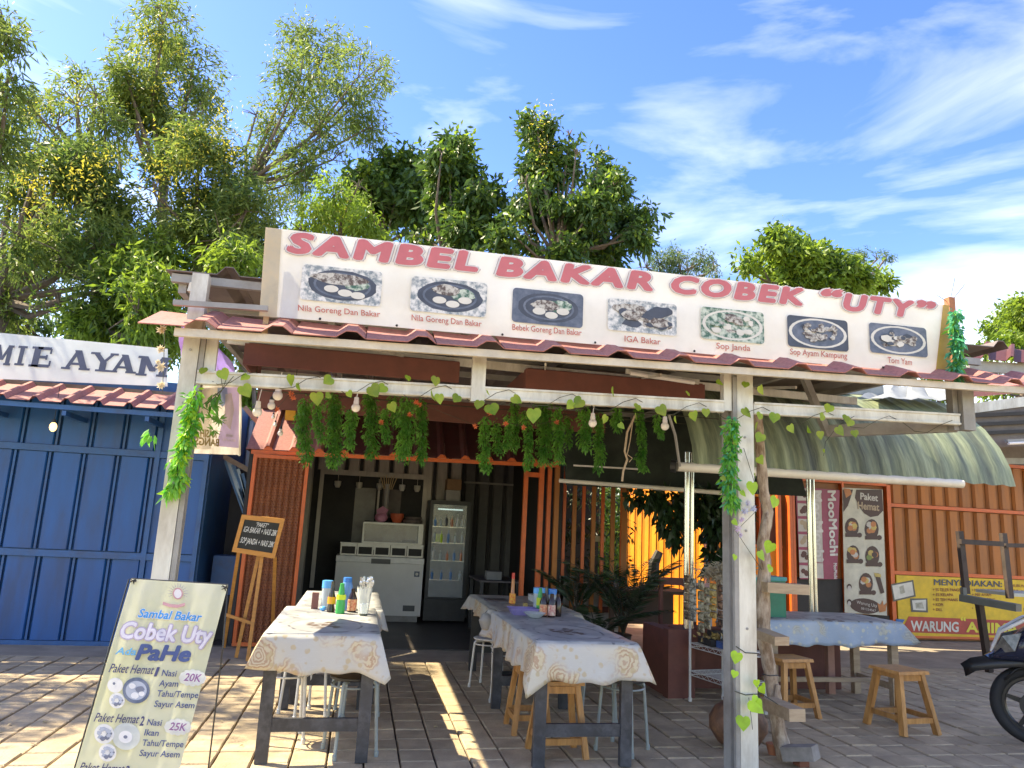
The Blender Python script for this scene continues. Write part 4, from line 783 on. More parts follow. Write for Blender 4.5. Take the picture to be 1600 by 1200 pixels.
# ------------------------------------------------------------------ easel and chalkboard
ez = thing('easel', 'pine A frame easel standing before the orange mesh door', 'easel', (-1.0, 8.3, 0))
EY = 8.20
for a, b, ya, yb_ in (((418,806),(388,1022),8.22,8.12),((430,870),(430,965),8.3,8.75),((375,850),(354,975),8.3,8.9),((404,868),(372,1000),8.26,8.3)):
    A = PY(a[0], a[1], ya); B = PY(b[0], b[1], yb_); 
    if b[1] > 960: B.z = 0.01
    G().beam(A, B, .035, .02, up=(0,-1,0)).obj('leg', M_pine, ez)
G().beam(PY(352, 960, 8.2), PY(394, 974, 8.2), .02, .03).obj('cross_bar', M_pine, ez)
pe = Plane((0, 8.14, 0), (0,-1,-.12)); cbd = thing('chalkboard', 'small pine framed chalkboard with handwritten paket menu resting on easel', 'chalkboard', pe(402, 838))
cor = [(362,862),(429,873),(445,811),(378,804)]
def ce(u, v, off=0):
    a, b, c_, d = [pe(*p, off) for p in cor]; return a.lerp(b, u).lerp(d.lerp(c_, u), v)
def quadslab(u0, u1, v0, v1, off, th, m, name): return G().slab([ce(u0,v0,off), ce(u1,v0,off), ce(u1,v1,off), ce(u0,v1,off)], pe.n*(-th) if pe.n.y < 0 else pe.n*th).obj(name, m, cbd)
sg = 1 if pe.n.y < 0 else -1
quadslab(.08,.92,.1,.9,.004*sg,.012,M_chalk,'board')
for a in ((0,1,0,.12),(0,1,.88,1),(0,.09,.12,.88),(.91,1,.12,.88)): quadslab(*a, .014*sg, .026, M_pine, 'frame')
g = G()
for s, u0, u1, v, h in (('"PAKET"',.38,.66,.735,.11),('IGA BAKAR + NASI 28K',.13,.9,.56,.15),('SOP JANDA + NASI 28K',.12,.9,.27,.15)):
    text(g, s, ce(u0, v), ce(u1, v), ce(u0+.01, v+h), n=pe.n*sg, off=.006, bold=0, shear=.12)
g.obj('chalk_writing', mat('chalk', (.72,.72,.70), .9), cbd)
# ------------------------------------------------------------------ tables with cloths
def cloth_mat(name, tone=(1,1,1), blue=False):
    m = bpy.data.materials.new(name); m.use_nodes = True; t = m.node_tree; N = t.nodes.new; K = t.links.new; b = t.nodes['Principled BSDF']; out = t.nodes['Material Output']
    b.inputs['Roughness'].default_value = .45
    co = N('ShaderNodeTexCoord'); sp = N('ShaderNodeSeparateXYZ'); K(co.outputs['Object'], sp.inputs[0])
    def mth(op, a, b_=None, c_=None):
        n = N('ShaderNodeMath'); n.operation = op
        for i, v in enumerate((a, b_, c_)):
            if v is None: continue
            if isinstance(v, (int, float)): n.inputs[i].default_value = v
            else: K(v, n.inputs[i])
        return n.outputs[0]
    def rng_(v, a, b_, c_=0, d=1):
        n = N('ShaderNodeMapRange'); n.interpolation_type = 'SMOOTHSTEP'; K(v, n.inputs[0])
        for i, x in enumerate((a, b_, c_, d)): n.inputs[i+1].default_value = x
        return n.outputs[0]
    def mixc(f, a, b_):
        n = N('ShaderNodeMixRGB')
        if isinstance(f, float): n.inputs[0].default_value = f
        else: K(f, n.inputs[0])
        for i, v in ((1, a), (2, b_)):
            if isinstance(v, tuple): n.inputs[i].default_value = (*v, 1)
            else: K(v, n.inputs[i])
        return n.outputs[0]
    def noise(scale, vec=None, det=5, dist=0, stretch=None):
        n = N('ShaderNodeTexNoise'); n.inputs['Scale'].default_value = scale; n.inputs['Detail'].default_value = det; n.inputs['Distortion'].default_value = dist
        if stretch:
            mp_ = N('ShaderNodeMapping'); mp_.inputs['Scale'].default_value = stretch; K(co.outputs['Object'], mp_.inputs[0]); K(mp_.outputs[0], n.inputs[0])
        else: K(vec or co.outputs['Object'], n.inputs[0])
        return n.outputs['Fac']
    base = (.58,.57,.53) if not blue else (.36,.46,.58); base2 = (.66,.61,.50) if not blue else (.48,.55,.62)
    nb = noise(2.5); col = mixc(rng_(nb, .4, .62), base, base2)
    # woven lines
    ln = noise(30, stretch=(1,1,7)); col = mixc(mth('MULTIPLY', rng_(ln, .55, .7), .25), col, (.70,.70,.68))
    # roses: voronoi clusters, ring like petals
    vo = N('ShaderNodeTexVoronoi'); vo.inputs['Scale'].default_value = 4.6 if not blue else 6.5; vo.inputs['Randomness'].default_value = .55; K(co.outputs['Object'], vo.inputs[0])
    d = vo.outputs['Distance']; dn = mth('ADD', d, mth('MULTIPLY', mth('SUBTRACT', noise(20), .5), .34))
    pet = mth('SINE', mth('MULTIPLY', dn, 58.)); mask = rng_(dn, .50, .42)
    rose = mixc(rng_(pet, -.6, .8), (.68,.58,.38) if not blue else (.66,.62,.44), (.50,.30,.17) if not blue else (.50,.42,.26))
    col = mixc(mth('MULTIPLY', mth('MULTIPLY', mask, rng_(noise(3.2), .42, .56)), .85 if not blue else .65), col, rose)
    v2 = N('ShaderNodeTexVoronoi'); v2.inputs['Scale'].default_value = 17; K(co.outputs['Object'], v2.inputs[0])
    sm = mth('MULTIPLY', rng_(mth('ADD', v2.outputs['Distance'], mth('MULTIPLY', mth('SUBTRACT', noise(30), .5), .5)), .34, .22), rng_(noise(5), .40, .48)); col = mixc(mth('MULTIPLY', sm, .7), col, (.55,.43,.24) if not blue else (.68,.66,.5))
    # the flat top: pale grey with dark sprigs and an oval medallion
    top = rng_(sp.outputs[2], -.012, -.004)
    cy = mth('SUBTRACT', mth('MODULO', mth('ADD', sp.outputs[1], 10.0), 1.5), .68); r = mth('SQRT', mth('ADD', mth('MULTIPLY', sp.outputs[0], sp.outputs[0]), mth('MULTIPLY', mth('MULTIPLY', cy, cy), .5)))
    nn = noise(11, stretch=(1,1,1), dist=.6); ringm = mth('MULTIPLY', rng_(mth('ABSOLUTE', mth('SUBTRACT', r, .235)), .013, .003), rng_(noise(7), .40, .55))
    heartm = mth('MULTIPLY', rng_(r, .15, .10), rng_(nn, .46, .56)); spr = mth('MULTIPLY', rng_(nn, .60, .67), rng_(r, .26, .31))
    tcol = mixc(rng_(noise(4), .4, .6), (.40,.41,.42), (.54,.54,.53)); tcol = mixc(heartm, tcol, (.16,.11,.09)); tcol = mixc(mth('MAXIMUM', ringm, mth('MULTIPLY', spr, .85)), tcol, (.14,.14,.16))
    col = mixc(top, col, tcol)
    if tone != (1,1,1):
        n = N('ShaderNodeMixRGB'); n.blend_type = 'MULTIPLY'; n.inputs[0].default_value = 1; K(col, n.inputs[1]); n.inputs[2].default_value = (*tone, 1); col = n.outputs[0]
    K(col, b.inputs['Base Color'])
    bp = N('ShaderNodeBump'); bp.inputs['Strength'].default_value = .35; bp.inputs['Distance'].default_value = .01; K(noise(9, det=3, stretch=(1,1,.4)), bp.inputs['Height']); K(bp.outputs[0], b.inputs['Normal'])
    tr = N('ShaderNodeBsdfTranslucent'); K(col, tr.inputs[0]); ms = N('ShaderNodeMixShader'); ms.inputs[0].default_value = .22; K(b.outputs[0], ms.inputs[1]); K(tr.outputs[0], ms.inputs[2]); K(ms.outputs[0], out.inputs[0])
    return m
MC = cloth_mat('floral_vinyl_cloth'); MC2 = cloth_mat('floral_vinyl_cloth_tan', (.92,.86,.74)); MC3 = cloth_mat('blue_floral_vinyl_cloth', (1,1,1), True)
def tablecloth(x0, x1, y0, y1, z, drop, name, m, seed, cflare=.10, cdrop=.12, notch=None):
    """drops: dict side->length (f,b,l,r). origin at the top centre"""
    rd = random.Random(seed); cx, cy = (x0+x1)/2, (y0+y1)/2; per = []
    nx, ny = 40, max(10, int((y1-y0)*44))
    for i in range(nx): per.append((x0+(x1-x0)*i/nx, y0, 'f', i/nx))
    for i in range(ny): per.append((x1, y0+(y1-y0)*i/ny, 'r', i/ny))
    for i in range(nx): per.append((x1-(x1-x0)*i/nx, y1, 'b', i/nx))
    for i in range(ny): per.append((x0, y1-(y1-y0)*i/ny, 'l', i/ny))
    nrmv = {'f':(0,-1),'r':(1,0),'b':(0,1),'l':(-1,0)}; NR = 7; V = []; ph = [rd.uniform(0,6.28) for _ in range(4)]
    n = len(per)
    for r in range(NR+1):
        t = r/NR
        for k, (x, y, s, u) in enumerate(per):
            nv = nrmv[s]; s2 = {'f':'l','r':'f','b':'r','l':'b'}[s]; s3 = {'f':'r','r':'b','b':'l','l':'f'}[s]
            L_side = (x1-x0) if s in 'fb' else (y1-y0)
            c = max(0, 1-u*L_side/.10); c2 = max(0, 1-(1-u)*L_side/.10); cm = max(c, c2)
            dl_ = drop[s]; oth = drop[s2] if c > c2 else drop[s3]; dl_ = dl_*(1-cm*.5)+oth*cm*.5+cdrop*cm*min(1, min(drop[s], oth)/.2)
            wav = math.sin(u*L_side*29+ph[0])*.40+math.sin(u*L_side*11.3+ph[1])*.60
            dl_ *= 1+.07*wav+.05*math.sin(u*L_side*5+ph[2])
            on = nrmv[s2] if c > c2 else nrmv[s3]
            out = .006+t*(.026+.026*wav)+t*cflare*cm*.7; ox = nv[0]*out+on[0]*(t*cflare*cm); oy = nv[1]*out+on[1]*(t*cflare*cm)
            bend = min(1, t*NR*1.0); zz = -t*dl_ if r else 0
            V.append((x-cx+(ox if r else 0), y-cy+(oy if r else 0), zz+(0 if r else 0)))
    F = [(r*n+k, (r+1)*n+k, (r+1)*n+(k+1) % n, r*n+(k+1) % n) for r in range(NR) for k in range(n)]
    # flat top grid
    o = len(V); gx, gy = 10, 24
    for j in range(gy+1):
        for i in range(gx+1):
            V.append(((x1-x0)*(i/gx-.5), (y1-y0)*(j/gy-.5), .0015+.0012*math.sin(i*2.1+j)+.001*math.sin(j*1.7)))
    for j in range(gy):
        for i in range(gx): q = o+j*(gx+1)+i; F.append((q, q+1, q+gx+2, q+gx+1))
    g = G().add(V, F); ob = g.obj('tablecloth', m, smooth=70); ob.location = (cx, cy, z); ob.name = name
    md_ = ob.modifiers.new('thick', 'SOLIDIFY'); md_.thickness = .0015; md_.offset = -1; return ob
def table(x0, x1, y0, y1, h, label, legm=M_tleg, lw=.075, group=None, rail=.18, top=M_wood2):
    t = thing('table', label, 'table', ((x0+x1)/2, (y0+y1)/2, 0), group)
    G().box(x0, x1, y0, y1, h-.02, h-.002).obj('tabletop', top, t)
    for x in (x0+.01, x1-.01-lw):
        for y in (y0+.03, y1-.03-lw*.6): G().box(x, x+lw, y, y+lw*.6, 0.004, h-.021).obj('leg', legm, t)
    for y in (y0+.04, y1-.045-lw*.4): G().box(x0+.01+lw, x1-.01-lw, y, y+.03, rail, rail+.075).obj('stretcher', legm, t)
    G().box(x0+.03, x0+.06, y0+.03+lw*.6, y1-.03-lw*.6, h-.10, h-.022).box(x1-.06, x1-.03, y0+.03+lw*.6, y1-.03-lw*.6, h-.10, h-.022).obj('apron', legm, t)
    return t
H = .75
table(-.50,.18,4.86,6.27,H, 'near left dark legged dining table under a floral vinyl cloth'); tag(tablecloth(-.505,.185,4.84,6.28,H+.003, dict(f=.22,b=.1,l=.10,r=.16), 'tablecloth', MC, 1, .08, .08), 'floral vinyl tablecloth on the near left table, partly sunlit', 'tablecloth')
table(-.44,.24,6.34,7.75,H-.012, 'far left dark legged dining table behind the condiments', rail=.14); tag(tablecloth(-.445,.245,6.33,7.76,H-.009, dict(f=.1,b=.1,l=.12,r=.17), 'tablecloth', MC, 2, .05, .05), 'sunlit floral tablecloth on the far left table before freezer', 'tablecloth')
table(1.16,1.82,4.72,6.30,H, 'near right dark legged dining table with two wooden stools'); tag(tablecloth(1.155,1.825,4.70,6.31,H+.003, dict(f=.24,b=.1,l=.22,r=.12), 'tablecloth', MC, 3, .08, .07), 'floral vinyl tablecloth with draped roses on the near right table', 'tablecloth')
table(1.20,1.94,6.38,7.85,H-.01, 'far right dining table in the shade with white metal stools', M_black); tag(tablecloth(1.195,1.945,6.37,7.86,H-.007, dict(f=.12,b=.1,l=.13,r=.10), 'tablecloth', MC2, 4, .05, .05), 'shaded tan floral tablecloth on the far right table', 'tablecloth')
# far right blue table on raw timber legs
t3 = thing('table', 'raw timber legged table under a blue floral cloth behind the log ladder', 'table', (4.1, 6.6, 0))
G().box(3.67, 5.02, 6.30, 6.98, H-.02, H-.002).obj('tabletop', M_wood2, t3)
for x, y, mm in ((4.66,6.86,M_brown),(4.98,6.36,M_wood2),(4.97,6.90,M_wood2),(3.75,6.36,M_wood2),(3.75,6.9,M_wood2)): G().box(x-.035,x+.035,y-.03,y+.03,.0,H-.021).obj('leg', M_wood2 if mm != M_brown else mat('pink_brown_timber', (.38,.20,.15), .7), t3)
G().box(3.79,4.94,6.60,6.64,.16,.20).box(4.96,4.99,6.39,6.87,.14,.20).obj('stretcher', M_wood2, t3)
tag(tablecloth(3.66,5.03,6.28,7.0,H+.003, dict(f=.21,b=.15,l=.1,r=.10), 'tablecloth', MC3, 5, .12, .06), 'light blue floral tablecloth with a flared corner on the timber table', 'tablecloth')
# ------------------------------------------------------------------ stools
def metal_stool(m, seatm, label, r=.15, h=.47, lr=.011):
    t = thing('stool', label, 'stool', (0,0,0), world=False)
    G().lathe([(r*.3,h-.02),(r-.01,h-.02),(r,h-.012),(r,h-.002),(r-.012,h),(r*.4,h+.001)], (0,0,0), 28).obj('seat', seatm, t, smooth=True)
    for k in range(4):
        a = math.pi/4+k*math.pi/2; d = Vector((math.cos(a), math.sin(a), 0)); rt = r*.95; rb = r*1.18
        G().tube([d*(rt*.55)+Vector((0,0,h-.03)), d*(rt*.90)+Vector((0,0,h-.032)), d*(rt*1.0)+Vector((0,0,h-.05)), d*(rt*1.03)+Vector((0,0,h-.09)), d*rb+Vector((0,0,.004))], lr, 8).obj('leg', m, t, smooth=True)
        G().lathe([(lr*1.3,0),(lr*1.35,.03),(lr*.9,.035)], tuple(d*rb), 8).obj('foot_cap', M_greym if m is M_greym else M_wh, t)
    g = G(); pts = [Vector((math.cos(a)*r*.92, math.sin(a)*r*.92, h-.06)) for a in np.linspace(0, 6.2832, 21)]; g.tube(pts, lr*.6, 6, cap=False); g.obj('support_ring', m, t)
    return t
def wood_stool(label, h=.47, w=.30, d=.22):
    t = thing('stool', label, 'stool', (0,0,0), world=False)
    g = G(); g.hexa([(-w/2,-d/2,h-.025),(w/2,-d/2,h-.025),(w/2,d/2,h-.025),(-w/2,d/2,h-.025)],[(-w/2+.004,-d/2+.004,h),(w/2-.004,-d/2+.004,h),(w/2-.004,d/2-.004,h),(-w/2+.004,d/2-.004,h)]); g.obj('seat', M_wood, t)
    cs = []
    for sx in (-1,1):
        for sy in (-1,1):
            a = Vector((sx*(w/2-.045), sy*(d/2-.035), h-.026)); b = Vector((sx*(w/2+.012), sy*(d/2+.02), 0.001)); cs.append((sx,sy,a,b))
            G().beam(b, a, .036, .036, up=(0,1,0)).obj('leg', M_wood, t)
    def at(sx, sy, z): a = [c for c in cs if c[0]==sx and c[1]==sy][0]; return a[3].lerp(a[2], z/(h-.026))
    for z, hh in ((.105,.04),(h-.055,.045)):
        for sy in (-1,1): G().beam(at(-1,sy,z+.0), at(1,sy,z), .022, hh).obj('rail', M_wood, t)
        for sx in (-1,1): G().beam(at(sx,-1,z+.012), at(sx,1,z+.012), .018, hh).obj('rail', M_wood, t)
    return t
ms = metal_stool(M_wh, mat('white_enamel_seat', (.66,.64,.60), .35), 'x')
for i, (x, y, l) in enumerate(((-.38,5.42,'white metal stool half in sun under the near left table'),(-.30,6.05,'white metal stool behind the sunlit one under left table'),(1.27,7.08,'white metal stool furthest back beside the far right table'),(1.34,6.55,'white metal stool just behind the draped cloth corner, right row'))):
    o = place(ms, i == 0, (x, y, 0), .15+.4*i, l, s=.92 if i > 1 else 1); o['group'] = 'white metal stools'
ms2 = metal_stool(M_greym, M_black, 'x', .16)
for i, (x, y, l) in enumerate(((.06,5.12,'grey metal stool with black seat under right half of left table'),(1.88,5.12,'grey metal stool pulled out at the right of near right table'),(1.98,5.95,'grey metal stool further back at the right of the right table'),(.10,6.1,'grey metal stool deeper under the left table'))):
    o = place(ms2, i == 0, (x, y, 0), .3+.5*i, l); o['group'] = 'grey metal stools'
ws = wood_stool('x')
for i, (x, y, a, l) in enumerate(((1.40,5.05,.03,'varnished wooden stool nearest camera under the near right table'),(1.33,5.62,1.55,'varnished wooden stool second back under the near right table'),(3.72,6.06,.1,'varnished wooden stool half under the blue cloth behind log'),(4.43,5.60,.12,'varnished wooden stool standing free before blue table corner'))):
    o = place(ws, i == 0, (x, y, 0), a, l); o['group'] = 'varnished wooden stools'
    if i >= 2: o.scale = (1.05,1.45 if i == 3 else 1.2,1.0)
# ------------------------------------------------------------------ things on the tables
def col(n, c, r=.3, **k): return mat(n, c, r, var=.08, **k)
zL = H+.006
def bottle(name, label, cat, x, y, z, prof, m, labm=None, lz=None, capm=None, cap=None, s=1, cx=1):
    t = thing(name, label, cat, (x, y, z), world=False)
    G().lathe([(r*s, h*s) for r, h in prof], (0,0,0), 16, sx=1, sy=cx).obj('body', m, t, smooth=True)
    if labm:
        r = max(q[0] for q in prof)*s+.0012; G().lathe([(r, lz[0]*s),(r, lz[1]*s)], (0,0,0), 16, sx=1, sy=cx).obj('label', labm, t, smooth=True)
    if capm: G().lathe([(cap[0]*s, cap[1]*s),(cap[0]*s, cap[2]*s),(cap[0]*.7*s, cap[2]*s+.003)], (0,0,0), 12).obj('cap', capm, t, smooth=True)
    return t
c_dark = col('soy_bottle_glass', (.025,.012,.01), .12); c_grn = col('green_bottle', (.04,.42,.10), .3, transl=.2); c_lime = col('lime_label', (.55,.66,.04)); c_or = col('orange_label', (.75,.33,.03)); c_rl = mat('red_gold_label', (.50,.05,.03), .4, c2=(.70,.50,.28), sc_=60); c_bl = col('blue_plastic', (.04,.22,.62)); c_lb = col('pale_tumbler', (.55,.62,.66), .3, transl=.3); c_red = col('red_cap', (.6,.04,.03)); c_sky = col('sky_blue_plastic', (.10,.40,.80))
sauce = [(.026,0),(.028,.01),(.028,.10),(.013,.14),(.011,.19)]; slim = [(.022,0),(.026,.008),(.026,.045),(.016,.09),(.014,.17),(.012,.21)]
bottle('sauce_bottle', 'tall black sauce bottle with orange label on the left table', 'bottle', -.155, 5.95, zL, [(.030,0),(.030,.02),(.022,.05),(.026,.11),(.016,.15),(.013,.225)], c_dark, c_or, (.06,.11), s=1)
bottle('sauce_bottle', 'green sauce bottle with lime label at front of left table group', 'bottle', -.085, 5.88, zL, [(.033,0),(.034,.01),(.033,.07),(.026,.13),(.018,.19)], c_grn, c_lime, (.10,.135), c_grn, (.016,.185,.215))
bottle('soy_bottle', 'small dark soy bottle with red label on the left table', 'bottle', .0, 5.98, zL, [(.033,0),(.034,.01),(.034,.10),(.024,.125),(.014,.15)], c_dark, c_rl, (.012,.095), c_dark, (.015,.15,.17))
bottle('water_tumbler', 'white tumbler with round sky blue lid at the left of bottles', 'tumbler', -.20, 6.12, zL, [(.036,0),(.040,.16)], c_lb, None, None, c_sky, (.042,.16,.215))
bottle('water_bottle', 'blue plastic drinking bottle standing behind the green bottle', 'bottle', -.05, 6.16, zL, [(.045,0),(.046,.15),(.040,.19),(.03,.215)], mat('clear_blue_plastic', (.20,.42,.72), .2, transl=.3), None, None, c_bl, (.034,.20,.24))
tag(G().box(-.31,-.26,6.12,6.16,zL,zL+.12).obj('menu_stand', mat('brown_card', (.22,.09,.07), .7)), 'small brown box at the left end of left table bottles', 'box')
tag(G().ball((-.215,6.0,zL+.018), (.026,.026,.018)).obj('blue_cap', c_sky, smooth=True), 'round sky blue cap lying beside the tumbler', 'cap')
ct = thing('cutlery_cup', 'white zigzag rimmed plastic cup packed with forks and spoons', 'cutlery cup', (.085, 5.88, zL), world=False)
n = 20; V = []; F = []
for k in range(n):
    a = 6.2832*k/n
    for r, z in ((.036,0),(.050,.13),(.057,.185+(.018 if k % 2 else -.004))): V.append((r*math.cos(a), r*math.sin(a), z))
for k in range(n):
    for r in range(2): F.append((k*3+r, (k+1) % n*3+r, (k+1) % n*3+r+1, k*3+r+1))
F.append(tuple(k*3 for k in range(n))); G().add(V, F).obj('cup', mat('white_cup_plastic', (.66,.66,.60), .5, transl=.15), ct)
rd = random.Random(5)
for k in range(20):
    a = rd.uniform(0, 6.28); r = rd.uniform(.005, .035); b = Vector((r*math.cos(a), r*math.sin(a), .06)); e = Vector((r*1.7*math.cos(a), r*1.7*math.sin(a), rd.uniform(.21,.25)))
    g = G(); g.beam(b, e, .006, .002); d = (e-b).normalized(); 
    if k % 2: g.ball(e+d*.012, (.011,.004,.018), 8, 5)
    else:
        for q in (-.006,-.002,.002,.006): g.beam(e+Vector((q,0,-.002)), e+Vector((q,0,0))+d*.03, .002, .0015)
        g.beam(e-d*.012, e+d*.006, .016, .002, up=(0,1,0))
    g.obj('spoon' if k % 2 else 'fork', mat('cutlery_steel', (.60,.60,.60), .25, .7), ct)
gt = thing('glass_cup', 'small clear glass with dark base in front of the cutlery cup', 'glass', (.088, 5.77, zL), world=False)
G().lathe([(.027,.016),(.034,.085),(.033,.085),(.026,.018)], (0,0,0), 16).obj('wall', mat('clear_glass', (.75,.78,.74), .08, alpha=.38), gt, smooth=True); G().lathe([(.027,0),(.028,.015)], (0,0,0), 16).obj('base', mat('dark_glass_base', (.06,.07,.05), .15), gt, smooth=True)
# right table
zR = H+.006
bottle('chili_bottle', 'clear hot sauce bottle with red cap and orange label, far right table', 'bottle', 1.46, 6.98, zR-.01, slim, col('hot_sauce', (.45,.16,.06), .2), mat('orange_red_label', (.72,.10,.03), .4, c2=(.80,.45,.05), sc_=40), (.01,.085), c_red, (.013,.20,.245), s=1.15)
bottle('green_sauce', 'green and lime sauce bottle before the blue lidded tumbler', 'bottle', 1.53, 6.18, zR, [(.030,0),(.031,.06),(.026,.12),(.016,.18)], c_grn, c_lime, (.07,.13), c_grn, (.014,.18,.205))
bottle('soy_bottle', 'left one of the twin dark soy bottles on the right table', 'bottle', 1.515, 6.0, zR, sauce[:-1], c_dark, c_rl, (.012,.085), c_dark, (.014,.14,.16), s=1.12)
bottle('soy_bottle', 'middle soy bottle with patterned red label, right table', 'bottle', 1.578, 5.98, zR, sauce[:-1], c_dark, mat('patterned_label', (.45,.06,.08), .4, c2=(.72,.62,.48), sc_=50), (.012,.085), c_dark, (.014,.14,.16), s=1.12)
bottle('black_bottle', 'plain black bottle at the right end of right table group', 'bottle', 1.645, 6.04, zR, sauce[:-1], c_dark, None, None, c_dark, (.014,.14,.16), s=1.1)
bottle('black_bottle', 'tall black bottle behind the twin soy bottles', 'bottle', 1.56, 6.10, zR, [(.022,0),(.022,.13),(.012,.16),(.011,.23)], c_dark)
bottle('water_tumbler', 'white tumbler with a wide blue lid on the right table', 'tumbler', 1.55, 6.30, zR, [(.048,0),(.050,.155)], c_lb, None, None, c_sky, (.053,.155,.20))
bottle('water_tumbler', 'second tumbler with navy lid right of the wide blue lid', 'tumbler', 1.66, 6.28, zR, [(.034,0),(.036,.15)], c_lb, None, None, c_bl, (.038,.15,.195))
tb_ = thing('plastic_tub', 'lilac plastic tub with steel lid inside on right table', 'tub', (1.37, 6.10, zR), world=False)
g = G()
def tubq(a, b, c, d, z0, z1): return [(-a,-b,z0),(a,-b,z0),(a,b,z0),(-a,b,z0)],[(-c,-d,z1),(c,-d,z1),(c,d,z1),(-c,d,z1)]
lo_, hi_ = tubq(.085,.065,.115,.09,0,.05); g.add(lo_+hi_, [(3,2,1,0),(0,1,5,4),(1,2,6,5),(2,3,7,6),(3,0,4,7)])
g.tube([(-.115,-.09,.05),(.115,-.09,.05),(.115,.09,.05),(-.115,.09,.05),(-.115,-.09,.05)], .005, 6); g.obj('tub', mat('lilac_plastic', (.33,.28,.58), .35, transl=.3), tb_)
G().lathe([(.06,.028),(.06,.031),(.01,.034)], (0,.01,0), 16).obj('lid', M_chrome, tb_, smooth=True)
tag(G().lathe([(.03,0),(.045,.004),(.085,.036),(.092,.040),(.083,.038),(.04,.010),(.0,.008)], (1.42,5.90,zR), 24).obj('bowl', mat('white_ceramic', (.62,.66,.66), .2), smooth=True), 'shallow white ceramic bowl in front of the lilac tub', 'bowl')
tag(G().box(1.475,1.51,6.55,6.59,zR-.01,zR+.045).obj('spice_jar', mat('yellow_jar', (.50,.36,.12), .4)), 'small square yellow jar behind the lilac tub', 'jar')
tag(G().box(1.26,1.46,7.15,7.40,zR-.012,zR+.002).obj('menu_sheet', mat('menu_sheet', (.10,.08,.08), .3)), 'dark laminated menu lying at the far right table end', 'menu')
tag(G().box(1.72,1.90,7.2,7.45,zR-.01,zR+.05).obj('tissue_box', mat('white_box', (.55,.54,.50), .6)), 'white tissue box near the back of far right table', 'box')
cl = thing('cloth_bundle', 'bunched cream cloth corner hanging between the two right tables', 'cloth', (1.14, 6.32, .62))
g = G(); g.ball((1.10,6.30,.67), (.055,.05,.07), 14, 9); g.ball((1.15,6.33,.72), (.06,.05,.05), 12, 7)
for k in range(len(g.v)): v = g.v[k]; g.v[k] = (v[0]+.006*math.sin(v[2]*90+v[0]*60), v[1]+.006*math.sin(v[2]*70), v[2])
g.obj('bundle', MC2, cl, smooth=True)
# ------------------------------------------------------------------ planter walls, posts, pipes, slats
pw = thing('planter_wall', 'low brown painted planter wall under the stainless posts', 'planter', (3.0, 6.8, 0))
G().box(2.86, 3.12, 6.62, 6.74, 0, .60).obj('wall_end', M_brown, pw); G().box(3.125, 4.92, 6.66+.40, 6.84+.40, 0, .56).obj('wall', M_brown, pw); G().box(2.88, 3.0, 6.745, 7.3, 0, .58).obj('wall', M_brown, pw); G().box(3.01, 3.12, 6.745, 7.055, 0, .55).obj('wall', M_brown, pw)
ww = thing('white_wall', 'low white painted wall behind the far right table', 'wall', (2.8, 9.2, 0)); G().box(2.48, 3.4, 9.35, 9.45, 0, .80).obj('wall', mat('dirty_white_wall', (.42,.40,.37), .8, dirt=.5), ww); G().box(2.48,2.60,9.2,9.34,.55,.88).obj('block', mat('dirty_white_wall', (.42,.40,.37)), ww)
for i, (x, b, l) in enumerate(((3.09, .60,'stainless steel post rising from the brown planter corner'),(4.72,.56,'stainless steel post behind the blue clothed table'))):
    t = thing('steel_post', l, 'post', (x, 6.68, b)); G().tube([(x-.028,6.69+.5*i,b+.002),(x-.02,6.69+.5*i,2.25+.5*i)], .026, 10).obj('tube', M_chrome, t, smooth=True); G().tube([(x+.032,6.70+.5*i,b+.002),(x+.036,6.70+.5*i,2.25+.5*i)], .020, 10).obj('tube', M_chrome, t, smooth=True)
pv = thing('gutter_pipe', 'thick cream pipe along the lower edge of the green roof', 'pipe', (4, 5.9, 2.0)); G().tube([PY(1058,729,5.88), PY(1250,741,5.88), PY(1503,756,5.88)], .040, 14).obj('pipe', M_pvc, pv, smooth=True)
G().tube([PY(1056,729,5.88), PY(1048,728,5.9)], .055, 12).obj('end_cap', M_sock, pv)
pv2 = thing('cream_pipe', 'thin cream pipe over the slatted partition and planter opening', 'pipe', (3, 7.0, 1.9)); G().tube([PY(874,751,8.0), PY(1050,764,7.4), PY(1140,771,7.1)], .024, 10).obj('pipe', M_pvc, pv2, smooth=True)
pv3 = thing('white_pipe', 'thin white tube lamp behind the hanging cable', 'lamp', (3, 7.6, 2.0)); G().tube([PY(896,727,7.8), PY(998,733,7.6)], .010, 8).obj('tube', M_bulb, pv3)
hg = thing('dark_hedge', 'dark shaded hedge and boards filling the gap behind the slats', 'hedge', (3.2, 11.2, 0))
G().box(2.6, 3.8, 11.6, 11.65, 0, 2.7).obj('board', M_dark, hg);  # dark board added so the space behind the slats stays dark
sf_ = thing('slat_partition', 'partition of upright orange brown slats right of the stall posts', 'partition', (2.9, 9.2, 0))
for k in range(7):
    x0_ = 881+k*15.0; A = PY(x0_, 760, 9.2); w = .052 if k % 2 else .04; G().box(A.x, A.x+w, 9.2, 9.23, 0.45, 2.25).obj('slat', M_orangew if k % 2 else M_orange, sf_)
A = PY(972, 760, 9.2); G().box(A.x, A.x+.08, 9.19, 9.24, 0.0, 2.25).obj('end_post', M_orangew, sf_)
G().box(2.5, 3.30, 9.235, 9.25, .45, .52).obj('rail', M_brown, sf_)
tag(G().box(3.0,3.14,9.30,9.33,1.32,1.39).obj('small_sign', mat('khaki_sign', (.45,.42,.25), .6)), 'tiny khaki sign hung behind the orange slats', 'sign')
tp = thing('dark_tarpaulin', 'black green tarpaulin hung behind the fern garlands at right', 'tarpaulin', (3.2, 8.6, 2.1))
